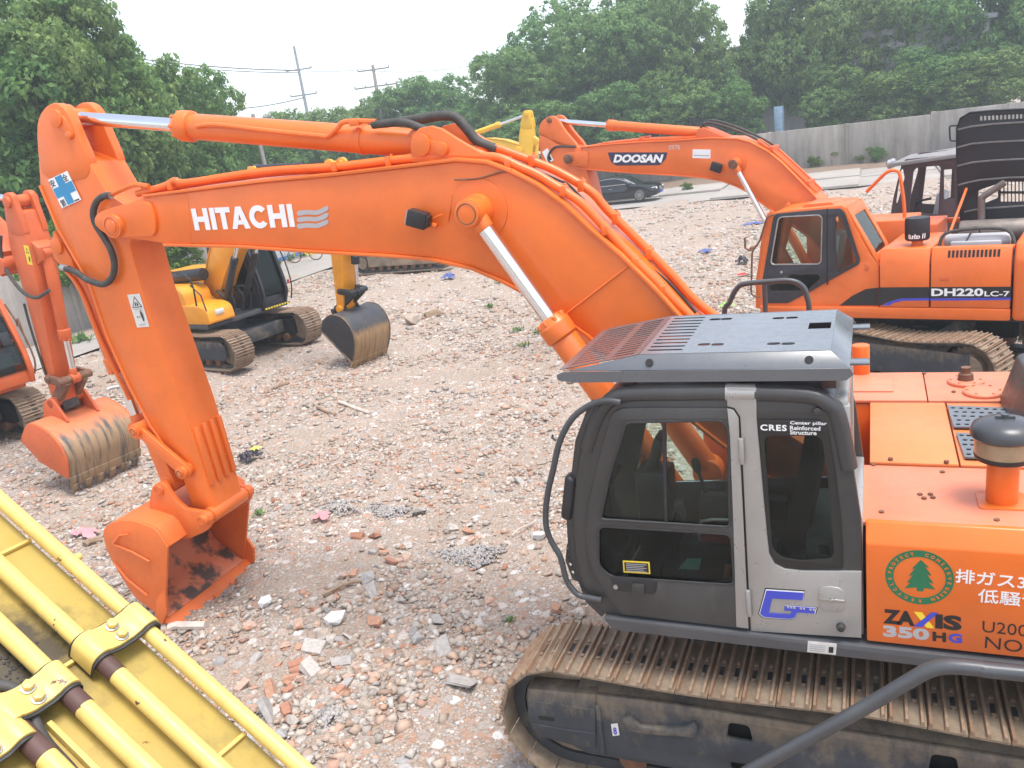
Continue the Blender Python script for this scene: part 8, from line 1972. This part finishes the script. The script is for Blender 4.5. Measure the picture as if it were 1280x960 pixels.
TL = [
    # pixel column and crown top in the photograph turned into ground position and height beforehand: (x, y, top)
    *[(p, w, lb) for p, w, lb in zip([(28.852, -16.635, 13.212), (28.204, -18.102, 13.268), (28.46, -19.929, 12.194), (29.602, -22.522, 11.199), (30.409, -25.355, 10.46), (32.76, -29.905, 10.112), (34.334, -33.332, 8.764), (35.43, -38.25, 7.777)],
        (0.95, 0.85, 0.75, 0.72, 0.75, 0.75, 0.72, 0.7),
        ('dark green tree at the very left, cut by the picture edge', 'tall dark green tree second from the left edge', 'tall tree whose crown meets the sky left of the wires', 'tree above the top of the orange arm', 'rounded tree behind the chromed arm rod', 'tree under the left end of the power lines', 'tree behind the gland of the orange arm cylinder', 'lower tree at the wooden pole, right end of the left group'))],
    *[(p, w, lb) for p, w, lb in zip([(40.401, -47.79, 8.788), (38.7, -50.969, 9.073), (37.401, -53.713, 8.604), (35.343, -56.439, 10.499), (31.713, -56.826, 10.084), (28.491, -55.266, 7.829)],
        (0.8, 0.8, 0.8, 0.95, 0.95, 0.8),
        ('small far tree below the tall pole', 'far tree right below the tall leaning pole', 'far tree left of the pole with two cross arms', 'far bushy tree right of the pole with two cross arms', 'far tree with a spiky top above the black hoses', 'low far tree left of the big dark tree group'))],
    *[(p, w, lb) for p, w, lb in zip([(24.175, -53.784, 11.232), (22.136, -59.008, 13.751), (17.838, -56.42, 13.84), (15.449, -61.382, 15.08), (11.879, -57.767, 13.078), (21.57, -50.113, 6.934), (12.974, -54.186, 7.259), (16.513, -52.55, 7.248)],
        (0.95, 1.15, 1.15, 1.15, 0.75, 0.85, 0.75, 0.8),
        ('left tree of the big central group, above the yellow arm', 'tall central tree with a ragged top', 'tall tree behind the second arm cylinder', 'tallest central tree cut by the top edge', 'rounded tree left of the gap of sky', 'low tree behind the yellow arm tip', 'low tree in front at the right end of the central group', 'low tree behind the parked car'))],
    *[(p, w, lb) for p, w, lb in zip([(6.175, -60.089, 12.145), (4.008, -59.291, 13.662), (0.522, -59.532, 13.007), (-2.702, -59.993, 13.382), (-5.965, -58.614, 11.617), (-9.246, -58.926, 11.46), (2.516, -56.534, 6.73), (-1.1, -55.548, 5.658), (8.529, -56.023, 6.615), (-3.626, -55.909, 6.703), (-6.59, -54.65, 5.717)],
        (0.72, 0.85, 0.9, 0.9, 0.9, 0.9, 0.62, 0.6, 0.6, 0.7, 0.75),
        ('tree right of the gap of sky', 'tree over the wall with a white building behind it', 'tree over the grey wall above the second cab', 'tree over the grey wall above the brown cab', 'tree above the open black hood', 'tree at the right edge of the picture', 'low tree hanging over the grey wall', 'low bright tree hanging over the wall beside the brown cab roof', 'low tree at the left end of the grey wall', 'tree in front of the white building right of the bulldozer roof', 'tree directly above the black hood vents'))]]
for k, (p, w, lb) in enumerate(TL):
    tree(p[0], p[1], p[2], w, k, lb, yaw=k*1.7)
for k, (p, w, lb) in enumerate(zip([(25.512, -15.477, 5.058), (28.33, -14.494, 2.542), (25.611, -19.463, 3.342), (27.161, -13.496, 4.846)], (0.75, 0.8, 0.8, 0.8), ('bright green bush over the left wall between the two orange arms', 'bright green bush at the left edge above the cab', 'green bush over the wall behind the amber excavator', 'green bush cut by the left edge'))):
    tree(p[0], p[1], max(p[2], 3.0), w, k, lb, True, k*2.1, 'bushes over the left wall')
# bushes along the foot of the back wall
for k, (x, y) in enumerate([(4.739, -53.056), (3.202, -52.306), (2.004, -52.537), (0.571, -51.819), (4.912, -52.105), (-0.348, -51.16), (9.873, -44.501)]):
    me_k = SMALL[k % 2]
    e = empty('bush', (x, y + 0.9, 0), k*1.3, ('low dark bush at the foot of the back wall, %s' % ('leftmost on the verge', 'second on the verge', 'middle of the verge', 'fourth on the verge', 'beside the second boom', 'nearest the brown cab', 'behind the parked car bonnet')[k]), 'bush', 'bushes at the foot of the back wall')
    c = link('crown', me_k[0], e); s = 0.13 + 0.04*(k % 3); c.scale = (s*1.2, s*1.2, s); c.location.z = -0.12
b = MB(); b.add([(30, -57.5, 0), (30, -46.6, 0), (-2, -46.6, 0), (-30, -48.2, 0), (-30, -46, 0), (-26, -44.2, 0), (-3.4, -50.2, 0), (6, -52.6, 0), (24.5, -56.4, 0)], [(0, 1, 2, 6, 7, 8), (2, 3, 4, 5, 6)])
M['soil'] = conc('verge_soil', (0.24, 0.16, 0.11), 0.5, 0.9)
o = b.build('verge', 'soil'); o['kind'] = 'structure'; o.location.z = 0.02

# ================================================================ poles and wires
M['pole'] = plain('weathered_pole', (0.24, 0.21, 0.20), 0.8); M['pole_d'] = plain('steel_pole', (0.20, 0.21, 0.23), 0.6)
def pole(a, c, r, label, arms, mat, name='utility_pole', top=True):
    A, C_ = Vector(a), Vector(c); d = (C_ - A).normalized(); base = A + d*(A.z/(-d.z))
    e = empty(name, tuple(base), 0, label, 'utility pole')
    A -= base
    b = MB(); b.cyl((0, 0, -0.2), A, r*1.3, r*0.8, 12); b.build('shaft', mat, e)
    ud = -d
    side = Vector((0.92, 0.39, 0.0))
    for k, (s, w, ins) in enumerate(arms):
        p = A + d*s
        b = MB(); b.obox(p, side*w, Vector((-0.39, 0.92, 0))*0.05, Vector((0, 0, 0.05))); ar = b.build('cross_arm', mat, e)
        for t in ins:
            b = MB(); b.lathe([(0.03, 0), (0.07, 0.05), (0.05, 0.10), (0.08, 0.15), (0.03, 0.22)], p + side*w*t, (0, 0, 1), 8); b.build('insulator', 'printgrey', ar)
    return e
A1, A2 = [(44.646, -56.778, 14.063), (43.862, -55.719, 9.771)]
pole(A1, A2, 0.13, 'tall thin leaning pole with three short cross arms above the trees', [(2.0, 1.1, (-1, 1)), (4.2, 1.1, (-1, 1)), (6.3, 1.1, (-1, 1))], 'pole_d')
B1, B2 = [(36.341, -55.082, 11.263), (35.91, -54.339, 8.419)]
pole(B1, B2, 0.15, 'concrete pole with two wide cross arms left of the big trees', [(0.35, 1.25, (-1, 0, 1)), (1.7, 1.7, (-1, -0.5, 0.5, 1))], 'pole')
C1, C2 = [(31.405, -33.134, 7.556), (30.732, -32.405, 4.417)]
pole(C1, C2, 0.13, 'brown wooden pole in front of the trees above the boom', [(0.3, 0.9, (-1, 1))], 'pole')
M['wire'] = plain('black_wire', (0.05, 0.05, 0.055), 0.6)
def wire(p, q, sag, r, label):
    P, Q = Vector(p), Vector(q); pts = [P.lerp(Q, t/14) - Vector((0, 0, sag*4*(t/14)*(1 - t/14))) for t in range(15)]
    b = MB(); b.tube(pts, r, 5); return tag(b.build('power_line', 'wire'), label, 'power line', 'power lines across the sky')
wire(*[(58.135, -50.947, 15.246), (44.374, -56.252, 12.095)], 0.25, 0.045, 'upper wire running left from the tall leaning pole')
wire(*[(58.137, -50.84, 14.925), (44.251, -56.239, 11.884)], 0.25, 0.035, 'second wire just below the upper one left of the tall pole')
wire((44.374, -56.252, 12.095), (36.741, -54.828, 11.054), 0.15, 0.02, 'wire between the tall pole and the two-armed pole')
wire(*[(50.473, -50.409, 9.891), (42.634, -53.959, 9.692)], 0.3, 0.035, 'lower wire that rises to the foot of the tall pole')
wire((36.742, -54.788, 10.933), (24.954, -56.541, 10.225), 0.5, 0.018, 'wire from the two-armed pole into the big trees')

# ================================================================ buildings behind the trees
M['plaster'] = conc('white_plaster', (0.60, 0.60, 0.60), 0.2, 0.4); M['roofgrey'] = plain('grey_roof', (0.30, 0.31, 0.33), 0.7); M['bluepanel'] = plain('blue_steel_panel', (0.26, 0.38, 0.50), 0.5); M['winglass'] = plain('building_window', (0.05, 0.06, 0.07), 0.15)
def building(x, y, yaw, w, d, h, label, nx, nz):
    e = empty('building', (x, y, 0), yaw, label, 'building')
    b = MB(); b.box(-w/2, w/2, -d, 0, 0, h); b.build('wall', 'plaster', e)
    b = MB(); b.prism([(-w/2 - 0.5, h), (w/2 + 0.5, h), (w/2 + 0.5, h + 0.25), (0, h + 1.6), (-w/2 - 0.5, h + 0.25)], -d - 0.5, 0.5); b.build('roof', 'roofgrey', e)
    for i in range(nx):
        for j in range(nz):
            x0 = -w/2 + (i + 0.5)*w/nx; z0 = 1.2 + j*3.0
            b = MB(); b.box(x0 - 0.75, x0 + 0.75, -0.05, 0.05, z0, z0 + 1.5); f_ = b.build('window', 'white', e)
            b = MB(); b.box(x0 - 0.65, x0 - 0.03, 0.05, 0.065, z0 + 0.1, z0 + 1.4); b.box(x0 + 0.03, x0 + 0.65, 0.05, 0.065, z0 + 0.1, z0 + 1.4); b.build('pane', 'winglass', f_)
    return e
(x, y, z), = [(1.609, -68.667, 3.904)]
building(x, y, rad(166), 22, 9, 7.5, 'white building half hidden by the trees above the grey wall', 6, 2)
(x, y, z), = [(12.88, -68.588, 5.476)]
building(x, y, rad(160), 9, 8, 3.6, 'small white building glimpsed through the central trees', 2, 1)
(x, y, z), = [(5.722, -56.143, 3.068)]
b = MB(); b.box(-0.28, 0.28, -0.2, 0.2, 0, z + 0.9); o = b.build('blue_column', 'bluepanel', None, 0.02); o.location = (x, y, 0); o.rotation_euler = (0, 0, rad(-14)); tag(o, 'pale blue steel column standing just behind the grey wall', 'column')

# ================================================================ thin haze over the lot
b = MB(); b.box(-445, 445, -445, 445, -1.5, 21.0)
hz = b.build('haze', 'dark'); hz['kind'] = 'stuff'
m = bpy.data.materials.new('thin_haze'); m.use_nodes = True
t = m.node_tree
for n in list(t.nodes): t.nodes.remove(n)
o_ = t.nodes.new('ShaderNodeOutputMaterial'); pv = t.nodes.new('ShaderNodeVolumePrincipled')
pv.inputs['Color'].default_value = (0.90, 0.97, 1.0, 1); pv.inputs['Density'].default_value = 0.0022; pv.inputs['Anisotropy'].default_value = 0.2
t.links.new(pv.outputs[0], o_.inputs['Volume'])
hz.data.materials.clear(); hz.data.materials.append(m)
